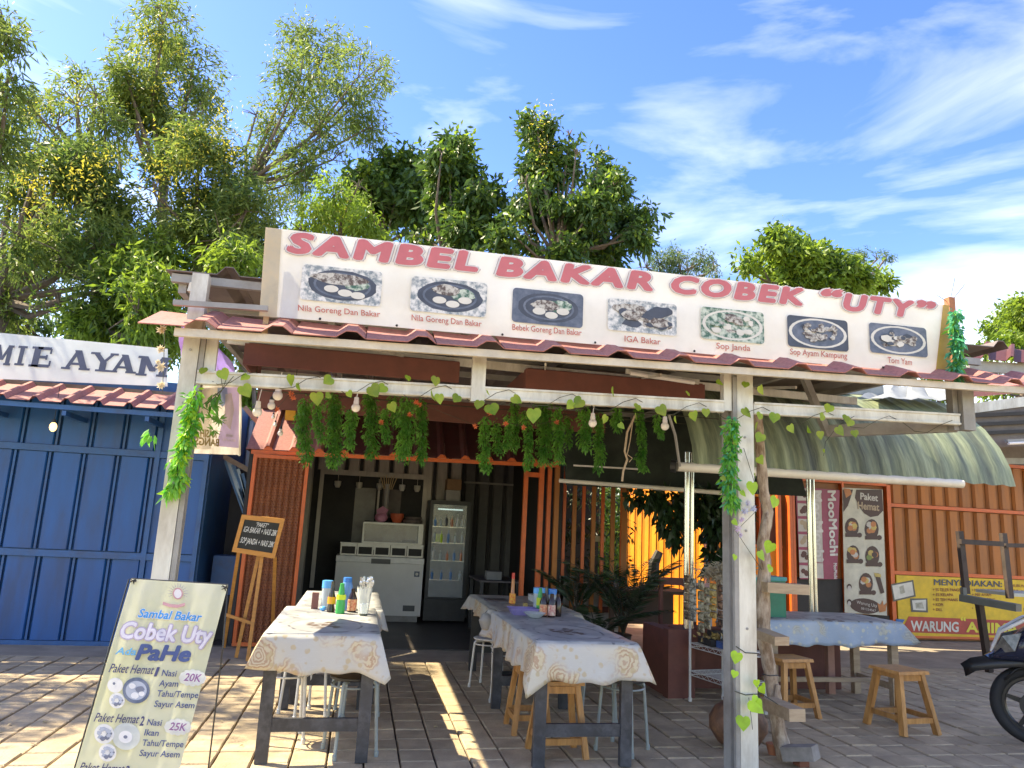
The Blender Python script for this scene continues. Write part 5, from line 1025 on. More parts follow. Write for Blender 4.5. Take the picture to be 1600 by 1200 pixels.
cloth_panel((2.50,9.0,2.00),(5.2,8.0,1.98),(5.0,8.2,3.1),(2.45,9.2,3.0), 30, 8, .03, (0,-1,0), 31, .004).obj('cloth', mat('black_green_tarpaulin', (.022,.030,.022), .5, var=.3, bump=.3, bs=8), tp, smooth=True)
cloth_panel((2.6,7.0,2.78),(5.1,6.5,2.9),(5.1,8.6,3.0),(2.5,9.2,2.95), 10, 8, .03, (0,0,1), 32, .004).obj('cloth', mat('black_green_tarpaulin', (.022,.030,.022)), tp, smooth=True)
bw = thing('back_building', 'bright orange sunlit wall with dark window beyond the planter', 'building', (5, 11, 0))
P0, P1 = Vector((4.55,12.6,0)), Vector((5.30,10.9,0)); N_ = 11
G().slab([P0+Vector((.04,.05,0)), P1+Vector((.04,.05,0)), P1+Vector((.04,.05,2.25)), P0+Vector((.04,.05,2.25))], (.04,.03,0)).obj('wall', M_brown, bw)
for k in range(N_):
    a = P0.lerp(P1, k/N_); b = P0.lerp(P1, (k+1)/N_-.012); c_ = a.lerp(b, .3)+Vector((.010,.006,0)); up = Vector((0,0,2.4-.1*(k % 2)))
    G().add([a,c_,b,a+up,c_+up,b+up], [(0,1,4,3),(1,2,5,4)]).obj('wall_board', M_yelo, bw)
for k in range(12):
    x = 5.36+k*.2; top = 2.6 if not (2 <= k <= 6) else 1.32
    G().box(x, x+.185, 10.88, 10.92, 0, top).obj('wall_board', M_yelo, bw)
    if 2 <= k <= 6: G().box(x, x+.185, 10.88, 10.92, 2.12, 2.6).obj('wall_board', M_yelo, bw)
G().box(5.72,5.76,10.84,10.93,1.33,2.11).box(6.7,6.74,10.84,10.93,1.33,2.11).box(6.2,6.23,10.84,10.93,1.33,2.11).box(5.76,6.7,10.84,10.93,1.33,1.37).obj('window_frame', M_orange, bw); G().box(5.77,6.69,10.94,10.96,1.33,2.11).obj('window_pane', M_dark, bw)
G().box(5.36, 7.7, 10.925, 12.5, 0, 2.58).obj('wall', M_brown, bw); G().box(5.3,5.36,10.85,10.91,0,2.5).obj('corner_post', M_brown, bw)
# chairs and table silhouettes beyond the planter
sx_ = thing('dark_table', 'dim wooden table and seat behind the planter wall', 'table', (3.8, 9.2, 0)); G().box(3.0,4.2,8.9,9.5,.72,.76).box(3.3,3.95,9.0,9.05,.35,.72).box(4.1,4.16,8.95,9.0,0,.72).box(3.1,3.16,8.95,9.0,0,.72).obj('tabletop', mat('dim_timber', (.10,.055,.035), .7), sx_)
sc2 = thing('dark_chair', 'dark brown framed chair beside the planter post', 'chair', (3.3, 7.6, 0)); G().box(3.35,3.39,8.0,8.04,0,.98).box(3.75,3.79,8.0,8.04,0,.98).box(3.39,3.75,8.0,8.03,.9,.98).box(3.35,3.79,7.6,8.0,.44,.48).box(3.35,3.39,7.6,7.64,0,.44).box(3.75,3.79,7.6,7.64,0,.44).obj('frame', M_brown, sc2)
gtb = thing('grey_tabletop', 'grey topped table seen between the stainless post and rack', 'table', (4.5, 9, 0)); G().box(4.2,5.3,8.6,9.3,.80,.85).box(4.25,4.3,8.65,8.7,0,.8).box(5.2,5.25,8.65,8.7,0,.8).box(4.5,5.0,8.62,8.64,.45,.8).obj('tabletop', mat('pale_grey_top', (.30,.33,.36), .5), gtb)
bp_ = thing('black_post', 'leaning black stump post before the sunlit orange wall', 'post', (4.1, 9.8, 0)); G().tube([PY(1017,955,9.8), PY(1022,880,9.8), PY(1030,862,9.8)], [.09,.08,.06], 8).obj('post', M_dark, bp_)
# palms and climbers
def palm(name, label, base, n, L_, seed, m=M_palm, sp=1.0, up=.8, lf=.22):
    rng = np.random.default_rng(seed); t = thing(name, label, 'plant', base, world=False); st_ = G()
    for k in range(n):
        a = rng.uniform(0, 6.28); e = rng.uniform(.2, 1)*sp; d = Vector((math.cos(a)*e, math.sin(a)*e, up)).normalized(); l = L_*rng.uniform(.7, 1.1)
        pts = [Vector((0,0,0))+d*l*s_+Vector((math.cos(a), math.sin(a), 0))*l*.25*s_*s_-Vector((0,0,l*.30*s_**2.2)) for s_ in np.linspace(0, 1, 8)]
        st_.tube(pts, [.010*(1-.8*s_) for s_ in np.linspace(0, 1, 8)], 4)
        C = []; D = []; LL = []
        for q in range(26):
            s_ = .25+.75*q/26; i = min(6, int(s_*7)); f = s_*7-i; p = pts[i].lerp(pts[i+1], f); tan = (pts[i+1]-pts[i]).normalized(); side = tan.cross(Vector((0,0,1))).normalized()
            for sg_ in (-1, 1): C.append(p); D.append(tan*.7+side*sg_*.8+Vector((0,0,-.15))); LL.append(lf*(1-abs(s_-.55)))
        V, F = leaves(np.array([tuple(c) for c in C]), np.array([tuple(d_) for d_ in D]), np.array(LL), .016, rng, .15, .1); mesh_np('frond', V, F, m, t)
    st_.obj('stem', M_wire, t); return t
palm('potted_palm', 'large dark areca palm in front of the orange slats', (3.15, 8.6, .28), 17, 1.25, 3, sp=.75, up=1.5, lf=.24)
palm('potted_palm', 'low drooping palm fronds over the white wall', (2.62, 8.0, .28), 10, .8, 4, sp=1.2, up=.8)
palm('potted_palm', 'smaller palm between the slats and the inner tables', (2.62, 8.75, .45), 7, .8, 9, sp=.6, up=1.4)
for c, l in (((3.05,8.6,0),'dark pot under the areca palm'),((2.62,8.0,0),'dark pot under the low palm')): tag(G().lathe([(.14,0),(.19,.28),(.20,.28)], c, 14).obj('plant_pot', M_dark, smooth=True), l, 'pot')
def leafcloud(parent, pts, n, ls, m, seed, wr=.5, droop=.5, mi2=None):
    """pts: list of (centre, radius) in the parent's local space"""
    rng = np.random.default_rng(seed); w = np.array([r**2 for _, r in pts]); w = w/w.sum(); idx = rng.choice(len(pts), n, p=w)
    c = np.array([tuple(p) for p, _ in pts])[idx]; r = np.array([q for _, q in pts])[idx][:, None]; d = nrm(rng.normal(size=(n, 3))); C = c+d*r*rng.random((n, 1))**.45
    D = d*.6+np.array([0,0,-droop])+rng.normal(size=(n, 3))*.4; V, F = leaves(C, D, ls*rng.uniform(.6,1.3,n), ls*wr*rng.uniform(.7,1.2,n), rng, .2, .2); return mesh_np('foliage', V, F, m, parent)
cl_ = thing('climbing_plant', 'dark broad leaved climber hanging over the planter opening', 'plant', (4.3, 8.2, 1.6))
leafcloud(cl_, [(PY(x, y, 8.2)-cl_.location, r) for x, y, r in ((1010,775,.14),(1040,785,.2),(1055,810,.2),(1060,835,.14),(1085,780,.2),(1110,790,.22),(1125,820,.25),(1130,850,.22),(1120,880,.15),(985,778,.08),(1140,790,.25))], 1500, .13, M_palm, 5, .5)
G().tube([PY(1140,900,8.3), PY(1118,850,8.3), PY(1095,790,8.3), PY(1060,770,8.3)], [.03,.025,.02,.01], 6).obj('stem', M_trunk, cl_)
leafcloud(hg, [(Vector((2.8+.3*k, 11.2, .5+.5*j))-hg.location, .28) for k in range(5) for j in range(5)], 1500, .10, M_palm, 12, .4)
bs = thing('garden_bush', 'bright green sunlit bush seen through the gap by the slats', 'bush', (4.6, 13.5, 0))
leafcloud(bs, [(Vector((4.6+dx_, 13.6+dy_, z_))-bs.location, r) for dx_, dy_, z_, r in ((-.2,0,.6,.6),(.2,.2,1.2,.6),(-.3,.2,1.8,.6),(.1,.3,2.3,.5),(-.8,.5,1.4,.6))], 4000, .10, M_l3, 8, .4); G().tube([(4.6,13.6,0),(4.5,13.7,2)], [.06,.03], 6).obj('trunk', M_trunk, bs)
# ------------------------------------------------------------------ wire rack with sachets
rk = thing('wire_rack', 'white wire shelf rack on the paving beside the planter wall', 'rack', (3.2, 6.3, 0))
RX0, RY0, RX1, RY1 = 3.04, 6.50, 3.15, 5.97
cA, cB = Vector((3.03,6.53,0)), Vector((3.14,5.98,0)); dd = (cB-cA); wv = Vector((.36,.08,0)); cC, cD = cB+wv, cA+wv
for c in (cA, cB, cC, cD): G().tube([c+Vector((0,0,.02)), c+Vector((0,0,1.10))], .012, 8).lathe([(.017,.0),(.017,.03)], tuple(c), 8).obj('leg', M_wh, rk, smooth=True)
for z in (.26, .50, .80):
    g = G()
    for p, q in ((cA,cB),(cB,cC),(cC,cD),(cD,cA)):
        for dz in (0, -.035): g.tube([p+Vector((0,0,z+dz)), q+Vector((0,0,z+dz))], .004, 5)
        nzz = 14; g.tube([p.lerp(q, k/nzz)+Vector((0,0,z-(.033 if k % 2 else .002))) for k in range(nzz+1)], .0022, 4)
    for k in range(1, 15): g.tube([cA.lerp(cB, k/15)+Vector((0,0,z)), cD.lerp(cC, k/15)+Vector((0,0,z))], .0022, 4)
    g.obj('shelf', M_wh, rk)
sachm = [mat('sachet_%s' % n_, a, .35, c2=b, sc_=26, lo=.44, hi=.56) for n_, a, b in (('brown',(.05,.02,.012),(.35,.25,.16)),('grey',(.07,.07,.06),(.50,.48,.42)),('olive',(.10,.08,.04),(.46,.40,.28)),('gold',(.22,.13,.03),(.52,.38,.14)),('black',(.02,.012,.01),(.30,.16,.10)),('cream',(.40,.33,.22),(.62,.60,.55)))]
slab_l = ['dark brown sachet strip at the far left of the rack','grey sachet strip second from the left','long olive grey sachet strip in the middle','short olive sachet strip beside the gold one','gold coffee sachet strip','black and red sachet strip next to the front rack leg','cream and yellow sachet strip behind the right post','second cream sachet strip behind the right post']
dn_ = dd.normalized(); nrm_ = Vector((dn_.y, -dn_.x, 0)); nrm_ = nrm_ if nrm_.y < 0 else -nrm_; nrm_ = Vector((-.97,-.2,0))
for k, (t0, mm, zt, zb_) in enumerate(((.0,0,1.10,.70),(.17,1,1.08,.70),(.36,2,1.07,.62),(.54,2,1.02,.66),(.66,3,1.06,.76),(.88,4,1.06,.70))):
    c = cA.lerp(cB, t0)+nrm_*(.03+.01*(k % 2)); t = thing('sachet_strip', slab_l[k], 'sachets', c+Vector((0,0,zb_))); n_ = 5; hh = (zt-zb_)/n_
    for j in range(n_):
        z = zb_+j*hh; w = .048; g = G(); A = c-dn_*w+Vector((0,0,z)); B = c+dn_*w+Vector((0,0,z)); b_ = nrm_*(.018+.004*(j % 2))
        g.add([A, B, B+Vector((0,0,hh-.006)), A+Vector((0,0,hh-.006)), A.lerp(B,.25)+b_+Vector((0,0,hh*.25)), A.lerp(B,.75)+b_+Vector((0,0,hh*.25)), A.lerp(B,.75)+b_+Vector((0,0,hh*.75)), A.lerp(B,.25)+b_+Vector((0,0,hh*.75))],
              [(0,1,5,4),(1,2,6,5),(2,3,7,6),(3,0,4,7),(4,5,6,7)]); g.obj('sachet', sachm[mm], t)
for k in range(2):
    c = cB+wv*(.18+.30*k)+Vector((0,-.03,0)); t = thing('sachet_strip', slab_l[6+k], 'sachets', c+Vector((0,0,.7)))
    for j in range(6): z = .68+j*.068; G().box(c.x-.05, c.x+.05, c.y-.012, c.y, z, z+.062).obj('sachet', sachm[5], t)
df = thing('dried_bundle', 'pale dried straw like bundle lying on top of the rack', 'straw bundle', (3.3, 6.2, 1.1)); rng = np.random.default_rng(9)
C = np.array([cA.lerp(cC, .5).x, cA.lerp(cC, .5).y, 1.14])+rng.normal(size=(700, 3))*np.array([.10,.10,.035])-np.array(df.location); V, F = leaves(C, rng.normal(size=(700, 3))*np.array([1,1,.5]), .09, .012, rng, .1, .1); mesh_np('straw', V, F, mat('dried_straw', (.30,.24,.17), .8, c2=(.50,.43,.32)), df, kind='stuff')
for j, (z, mm, l, a) in enumerate(((.505,M_dark,'black tray of yellow snacks on the middle rack shelf',.3),(.505,mat('blue_bag', (.06,.12,.30), .4),'dark blue bag on the middle rack shelf',.75))):
    c = cA.lerp(cB, a)+wv*.45; t = thing('snack_tray' if j == 0 else 'snack_bag', l, 'tray' if j == 0 else 'bag', c+Vector((0,0,z)))
    G().box(c.x-.12, c.x+.12, c.y-.13, c.y+.13, z, z+.055).obj('tray' if j == 0 else 'bag', mm, t)
    rng = np.random.default_rng(j); C = rng.normal(size=(120, 3))*np.array([.05,.06,.012])+np.array([0,0,.06]); V, F = leaves(C, rng.normal(size=(120, 3)), .05, .03, rng); mesh_np('packets', V, F, sachm[3] if j == 0 else sachm[1], t, kind='stuff')
tag(G().box(3.18,3.36,6.40,6.5,.51,.62).obj('black_box', M_dark), 'small black box at the back of the middle shelf', 'box')
# ------------------------------------------------------------------ log ladder and posts behind the right post
lg = thing('log_ladder', 'rough peeled log post with plank steps behind the right canopy post', 'log ladder', (2.8, 4.8, 0))
LY = 4.86
pts = [PY(1228,1200,LY), PY(1216,1140,LY), PY(1210,1090,LY), PY(1203,1050,LY), PY(1194,1000,LY), PY(1192,940,LY), PY(1195,880,LY), PY(1192,850,LY), PY(1200,800,LY), PY(1192,760,LY), PY(1187,690,LY), PY(1184,640,LY)]
pts[0].z = 0.0; g = G(); rr = [.055,.050,.047,.045,.046,.048,.044,.040,.038,.036,.033,.030]; pp_ = []; rp_ = []
for i in range(len(pts)-1):
    for k in range(5): t_ = k/5; pp_.append(pts[i].lerp(pts[i+1], t_)); rp_.append((rr[i]*(1-t_)+rr[i+1]*t_)*(1+random.uniform(-.07,.07)))
pp_.append(pts[-1]); rp_.append(.03); g.tube(pp_, rp_, 12)
for k in range(12, len(g.v)): v = g.v[k]; g.v[k] = (v[0]+random.uniform(-.003,.003), v[1]+random.uniform(-.003,.003), v[2])
g.obj('log', M_log, lg, smooth=80)
G().tube([PY(1196,890,4.82), PY(1190,850,4.80), PY(1196,815,4.81), PY(1200,800,4.84)], [.02,.026,.022,.012], 8).obj('knot', M_log, lg, smooth=80); G().tube([PY(1213,1092,4.80), PY(1216,1070,4.80)], [.022,.016], 8).obj('knot', M_log, lg, smooth=80)
for (xa_, ya_, xb_, yb_, h, y1, dark) in ((1193,917,1258,921,.068,4.80,0),(1186,988,1222,1002,.055,4.55,0),(1200,1098,1246,1118,.075,4.45,0),(1226,1176,1275,1176,.085,4.62,1)):
    A = PY(xa_, ya_, 4.80 if not dark else 4.78); B = PY(xb_, yb_, y1); G().beam(A, B, .11 if not dark else .12, h).obj('plank_step', M_wood2 if not dark else mat('grey_weathered_timber', (.16,.14,.12), .9, c2=(.30,.27,.24), bump=.4), lg)
G().tube([PY(1190,1053,4.80), PY(1203,1056,4.79), PY(1216,1055,4.82)], .003, 4).obj('tie_wire', M_sock, lg)
pt = thing('clay_jar', 'old round brown clay jar on the paving behind the right post', 'jar', (2.72, 5.1, 0))
g = G(); g.lathe([(.06,0),(.14,.04),(.20,.13),(.20,.20),(.16,.27),(.10,.31),(.105,.33),(.08,.33)], (2.74,5.12,.0), 22); g.obj('jar', mat('mottled_clay', (.10,.045,.03), .6, c2=(.30,.15,.08), sc_=9, dirt=.5, dirtc=(.22,.18,.14)), pt, smooth=True)
tag(G().lathe([(.035,0),(.05,.06),(.052,.07)], (2.93,4.98,.002), 12).obj('clay_cup', mat('terracotta', (.40,.15,.07), .8), smooth=True), 'small terracotta cup beside the log ladder foot', 'cup')
tag(G().box(2.95,3.02,4.70,4.78,.002,.10).obj('wood_block', mat('red_brown_block', (.22,.08,.05), .8)), 'red brown wood block under the grey plank step', 'block')
gt_ = thing('green_canister', 'square green plastic canister standing on the blue clothed table', 'canister', (3.75, 6.5, H))
p = PZ(1215, 964, H); G().box(3.62,3.93,6.42,6.66,H+.006,1.08).obj('body', mat('green_canister_plastic', (.01,.20,.12), .35, transl=.15), gt_); G().box(3.61,3.94,6.41,6.67,1.081,1.115).obj('lid', mat('teal_lid', (.02,.26,.28), .4), gt_)
tag(G().box(3.9,4.15,7.5,7.75,.0,1.12).obj('cardboard_stack', mat('cardboard2', (.30,.20,.13), .8)), 'brown carton stack in the dark behind the green canister', 'boxes')
# ------------------------------------------------------------------ arched green roof
ar = thing('fibreglass_roof', 'arched weathered green fibreglass awning roof over the right seating area', 'roof', (4.2, 6.5, 2))
arc = [(5.86,2.05),(5.90,2.22),(6.0,2.42),(6.16,2.62),(6.38,2.80),(6.66,2.96),(7.0,3.08),(7.5,3.17),(8.1,3.2),(8.8,3.16),(10.6,3.1)]  # last flat stretch is out of sight, added to shade the right yard
x0_, x1_ = 2.75, 5.98; np_ = 16
for k in range(np_):
    a = x0_+(x1_-x0_)*k/np_; b = x0_+(x1_-x0_)*(k+1)/np_+.0; g = G(); V = []
    for s_, (y, z) in enumerate(arc):
        for x, dz in ((a,0),(a+(b-a)*.25,.008),(a+(b-a)*.5,0),(a+(b-a)*.75,-.006),(b,0)): V.append((x, y-dz, z+dz))
    n5 = 5; F = [(s_*n5+i, s_*n5+i+1, (s_+1)*n5+i+1, (s_+1)*n5+i) for s_ in range(len(arc)-1) for i in range(4)]
    g.add(V, F).obj('roof_sheet', M_fiber, ar, smooth=60)
for x in (3.1, 4.6): G().tube([(x, y+.02, z-.03) for y, z in arc], .014, 6).obj('hoop', M_steeld, ar)
for (y, z) in ((6.4,2.77),(7.5,3.12)): G().beam((2.8,y,z),(5.9,y,z),.03,.03).obj('purlin', M_steeld, ar)
G().beam((3.35,6.8,2.98),(5.2,6.6,3.02),.03,.10).obj('torn_sheet', mat('grey_plastic_sheet', (.36,.38,.38), .5, transl=.3), ar)
cloth_panel(PY(1345,622,6.3), PY(1500,624,6.3), PY(1470,605,6.9), PY(1380,603,6.9), 14, 6, .03, (0,0,1), 41, .003).obj('plastic_sheet', mat('grey_plastic_sheet', (.36,.38,.38), .5, transl=.3), ar, smooth=True)
# ------------------------------------------------------------------ right hand orange kiosk wall
RY = 10.7; pr = Plane((0, RY, 0), (0,-1,0))
rw = thing('kiosk_building', 'orange ribbed metal kiosk wall with posters at the far right', 'kiosk', (9, RY, 0)); G().box(6.0, 8.25, 8.7, RY+.04, 3.02, 3.05).obj('roof', M_under, rw)  # hidden flat roof, added to shade the floor before the wall
G().box(8.4, 15, RY+.06, 14, 2.92, 3.6).obj('upper_wall', M_under, rw); G().box(6.6, 15, RY+.05, 14, 0, 2.9).obj('wall', mat('dark_orange_wall', (.30,.11,.03), .6, dirt=.3), rw)
x = 8.50
while x < 14.6:
    for z0, z1 in ((1.06, 2.06), (2.14, 2.85)):
        G().add([(x,RY+.04,z0),(x+.03,RY,z0),(x+.17,RY,z0),(x+.20,RY+.04,z0),(x,RY+.04,z1),(x+.03,RY,z1),(x+.17,RY,z1),(x+.20,RY+.04,z1)], [(0,1,5,4),(1,2,6,5),(2,3,7,6)]).obj('wall_panel', M_orangew, rw)
    x += .262
for z in (1.03, 2.10, 2.88): G().box(8.46, 14.8, RY-.03, RY+.045, z-.025, z+.03).obj('rail', M_orange, rw)
for a in ((7.56,7.60),(8.38,8.45),(6.68,6.72),(6.60,6.64)): G().box(a[0], a[1], RY-.04, RY+.045, 0, 2.42).obj('door_post', M_orange, rw)
G().box(6.72, 8.38, RY-.035, RY+.04, 2.40, 2.50).obj('door_head', M_orange, rw)
G().box(6.75, 7.55, RY+.02, RY+.045, 0, .9).obj('dark_door', M_dark, rw); G().box(7.62, 8.36, RY+.01, RY+.045, 0, .36).obj('dark_door', M_dark, rw)
for a in ((6.20,6.26),(6.40,6.45)): G().box(a[0], a[1], 10.3, 10.36, 0, 2.2).obj('door_post', M_orange, rw)
# yellow painted board
sy = thing('menu_board', 'yellow painted signboard reading WARUNG ANIMA low on the orange wall', 'signboard', (9.7, RY, .04))
G().box(8.47, 14.5, RY-.05, RY-.005, .06, .995).obj('board', mat('yellow_sign_paint', (.66,.42,.02), .5, dirt=.35, dirtc=(.50,.28,.03), ds=1.2), sy)
p5 = Plane((0, RY-.05, 0), (0,-1,0)); g = G()
def w3(s, a, b, h, m, **k): textp(g, s, p5, a, b, h, m=m, off=.008, **k)
def q5(pts, m, off=.004): g.poly([p5(x, y, off) for x, y in pts], m)
q5([(1412,978),(1420,963),(1640,972),(1640,996),(1419,988)], 1); q5([(1400,967),(1414,968),(1410,974),(1414,984),(1400,983)], 2)
w3('WARUNG', (1423,985), (1497,987), 15, 3, bold=.03); w3('“', (1501,978), (1508,979), 14, 4, bold=.03); w3('ANIMA', (1510,987), (1590,990), 15, 4, bold=.035)
w3('MENYEDIAKAN:', (1459,914), (1565,917), 9, 0, bold=.02)
for k, s in enumerate(('+ ES TELER PANGS','+ ES KELAPA','+ ES TEH MANIS','+ KOPI','+ DLL')): w3(s, (1457,923.5+7.7*k), (1457+[43,32,39,16,15][k],924+7.7*k), 4.5, 5, bold=.015)
for k, s in enumerate(('+ MIE REBUS/GORENG','+ MIE AYAM','+ NASI GORENG','+ KENTANG GORENG','+')): w3(s, (1518,924+7*k), (1518+[48,30,36,46,2][k],924.6+7*k), 4.2, 5, bold=.015)
w3('HUBUNGI', (1580,917), (1606,918), 4.5, 5); w3('813 1950', (1578,927), (1612,929), 6, 5, bold=.02)
q5([(1392,913),(1427,906),(1431,932),(1396,940)], 6, .004); q5([(1394,915),(1425,909),(1428,930),(1398,937)], 3, .006); q5([(1422,935),(1449,935),(1450,957),(1424,956)], 6, .0065); q5([(1425,938),(1447,937),(1447,954),(1427,953)], 3, .008); q5([(1405,917),(1412,914),(1414,926),(1407,929)], 7, .008); q5([(1430,942),(1441,941),(1444,951),(1431,951)], 7, .009)
g.obj('sign_painting', [M_dgrey, mat('sign_red', (.42,.05,.03), .5, dirt=.3), mat('sign_blue', (.02,.12,.35), .5), mat('sign_white', (.60,.56,.48), .5), mat('sign_yellow', (.70,.58,.05), .5), mat('sign_brown', (.22,.05,.02), .5), mat('photo_grey', (.10,.09,.07), .5), mat('photo_mix', (.20,.18,.12), .5, c2=(.5,.48,.4))], sy)
G().box(8.46, 14.5, RY-.07, RY-.052, .04, .075).obj('frame_rail', M_orange, sy)
# posters
def pq(g, pl, pts, m, off): g.poly([pl(x, y, off) for x, y in pts], m)
pm = thing('poster', 'pink sweets poster with sideways lettering on the left kiosk door', 'poster', (7.1, RY, 1.6)); g = G(); po = Plane((0, RY-.045, 0), (0,-1,0))
g.slab([po(1243,760,.0), po(1250,905,.0), po(1308,905,.0), po(1312,766,.0)][::-1], (0,.01,0), 0)
pq(g, po, [(1268,766),(1283,766),(1286,879),(1270,878)], 1, .004)
for k in range(6):
    y = 760+24.2*k; x = 1245.5+.7*k; pq(g, po, [(x,y+2),(x+17,y+3),(x+17.5,y+22),(x+.5,y+22)], 1, .004)
    rd = random.Random(k)
    for q in range(4): cx_, cy_ = x+6+rd.random()*7, y+7+rd.random()*9; pq(g, po, [(cx_+3.6*math.cos(a), cy_+4*math.sin(a)) for a in np.linspace(6.28, 0, 10)[:-1]], 2 if k in (0,1,4,5) else 3, .006+.0006*q)
pq(g, po, [(1270,880),(1286,880),(1287,904),(1271,903)], 1, .004)
for s, a, b, ctop, m in (('MooMochi',(1269,767),(1273,876),(1283,767),4),('MooMochi',(1293,767),(1297,868),(1305,767),4),('MooMochi',(1302,880),(1303,904),(1307,880),4)):
    text(g, s, po(*a), po(*b), po(*ctop), bold=.03, m=m, n=po.n, off=.007)
g.obj('print', [mat('poster_magenta', (.30,.05,.10), .5), mat('poster_cream', (.50,.46,.42), .5), mat('poster_brown', (.10,.03,.025), .5), mat('poster_tan', (.40,.30,.20), .5), mat('poster_white', (.60,.57,.55), .5)], pm)
pk = thing('poster', 'cream Paket Hemat food poster on the right kiosk door', 'poster', (8.0, RY, 1.6)); g = G()
g.slab([po(1316,762,.0), po(1320,957,.0), po(1386,962,.0), po(1379,765,.0)][::-1], (0,.01,0), 0)
pq(g, po, [(1338,765),(1378,765),(1380,798),(1372,806),(1360,808),(1350,802),(1343,792),(1336,778)], 1, .004); pq(g, po, [(1317,765),(1333,765),(1329,778),(1325,790),(1318,800)], 1, .0045); pq(g, po, [(1318,763),(1328,764),(1331,772),(1322,778)], 3, .006)
for s, a, b, h, m in (('Paket',(1344,780),(1371,783),10,2),('Hemat',(1340,795),(1373,798),11,5)): text(g, s, po(*a), po(*b), po(a[0], a[1]-h), bold=.03, m=m, n=po.n, off=.008)
for k, (x, y, ra, rb) in enumerate(((1331,824,11,15),(1362,827,11,16),(1333,866,10,14),(1363,869,11,16),(1353,912,11,17))):
    pq(g, po, [(x+ra*math.cos(a), y+rb*math.sin(a)) for a in np.linspace(6.2832, 0, 17)[:-1]], 1, .004)
    rd = random.Random(k)
    for q in range(7): cx_, cy_ = x+rd.uniform(-5,5), y+rd.uniform(-8,4); pq(g, po, [(cx_+4.6*math.cos(a), cy_+4.6*math.sin(a)) for a in np.linspace(6.28, 0, 8)[:-1]], (3,4,6,3,2,4,3)[q] if k != 3 else (7,4,1,7,4,3,1)[q], .0055+.0005*q)
    pq(g, po, [(x-10,y+rb-6),(x+9,y+rb-6),(x+9,y+rb),(x-10,y+rb)], 1, .0095); pq(g, po, [(x+12+4*math.cos(a), y+rb-3+4*math.sin(a)) for a in np.linspace(6.28, 0, 10)[:-1]], 1, .0098)
pq(g, po, [(1366,895),(1374,896),(1382,926),(1376,928)], 1, .005); pq(g, po, [(1366,895),(1376,897),(1377,902),(1367,901)], 4, .0065)
pq(g, po, [(1352+24*math.cos(a), 947+12*math.sin(a)+.10*24*math.cos(a)) for a in np.linspace(6.28, 0, 20)[:-1]], 1, .005)
for s, a, b, h in (('Warung Uty',(1338,943),(1370,949),5),('081234567',(1345,952),(1368,956),3.5)): text(g, s, po(*a), po(*b), po(a[0], a[1]-h), m=2, n=po.n, off=.008)
for x, y in ((1327,920),(1327,944)): pq(g, po, [(x+4*math.cos(a), y-3+5*math.sin(a)) for a in np.linspace(6.28, 0, 10)[:-1]], 1, .005); pq(g, po, [(x+3*math.cos(a), y-1+4*math.sin(a)) for a in np.linspace(6.28, 0, 10)[:-1]], 6, .006)
pq(g, po, [(1371,942),(1376,945),(1379,938),(1381,946),(1386,941),(1384,955),(1374,957)], 3, .0085)
g.obj('print', [mat('poster_ivory', (.52,.49,.40), .5), mat('poster_darkbrown', (.06,.025,.02), .5), mat('poster_cream', (.50,.46,.42)), mat('poster_orange', (.45,.16,.05), .5), mat('poster_yellow', (.50,.36,.10), .5), mat('poster_tan', (.40,.30,.20)), mat('poster_cream', (.50,.46,.42)), mat('poster_green', (.16,.22,.05), .5)], pk)
# far right roofs
fr2 = thing('kiosk_roof', 'dark layered kiosk roofs with rafters beyond the green awning', 'roof', (9.5, 8, 3))
G().hexa([PY(1500,622,9),PY(1760,600,9),PY(1760,590,10.5),PY(1510,610,10.5)],[PY(1500,610,9),PY(1760,586,9),PY(1760,576,10.5),PY(1510,600,10.5)]).obj('roof_tile', M_tile, fr2)
G().beam(PY(1505,640,8.9), PY(1720,612,8.9), .08, .14).obj('fascia', M_steel, fr2)
G().hexa([PY(1520,700,8.9),PY(1800,690,8.9),PY(1800,690,10.6),PY(1520,700,10.6)],[PY(1520,640,8.9),PY(1800,620,8.9),PY(1800,620,10.6),PY(1520,640,10.6)]).obj('underside', M_under, fr2)
for y in (650, 664, 678): G().beam(PY(1510,y,8.85), PY(1720,y-10,8.85), .04, .05).obj('rafter', M_dark, fr2)
G().beam(PY(1540,720,9.6), PY(1720,722,9.6), .05, .09).obj('rafter', M_steeld, fr2)
tl_ = thing('tube_lamp', 'unlit white tube lamp under the far right kiosk roof', 'lamp', PY(1590,690,8.7)); G().tube([PY(1576,693,8.7), PY(1640,690,8.7)], .02, 8).obj('tube', M_bulb, tl_); G().beam(PY(1572,689,8.75), PY(1645,686,8.75), .05, .04).obj('fitting', M_steeld, tl_)
rr2 = thing('kiosk_roof', 'small brown tiled roof end right of the banner garland', 'roof', (8, 7, 3.7))
tilesheet(PY(1505,558,6.6), PY(1700,575,6.6), PY(1508,538,7.2), PY(1700,556,7.2), 5, .06, 'roof_tile', M_maroon, rr2); G().beam(PY(1512,572,6.7), PY(1600,577,6.7), .05, .12).obj('beam', M_steeld, rr2); G().beam(PY(1515,590,6.8), PY(1555,582,6.8), .06, .22).obj('bracket', M_dark, rr2)
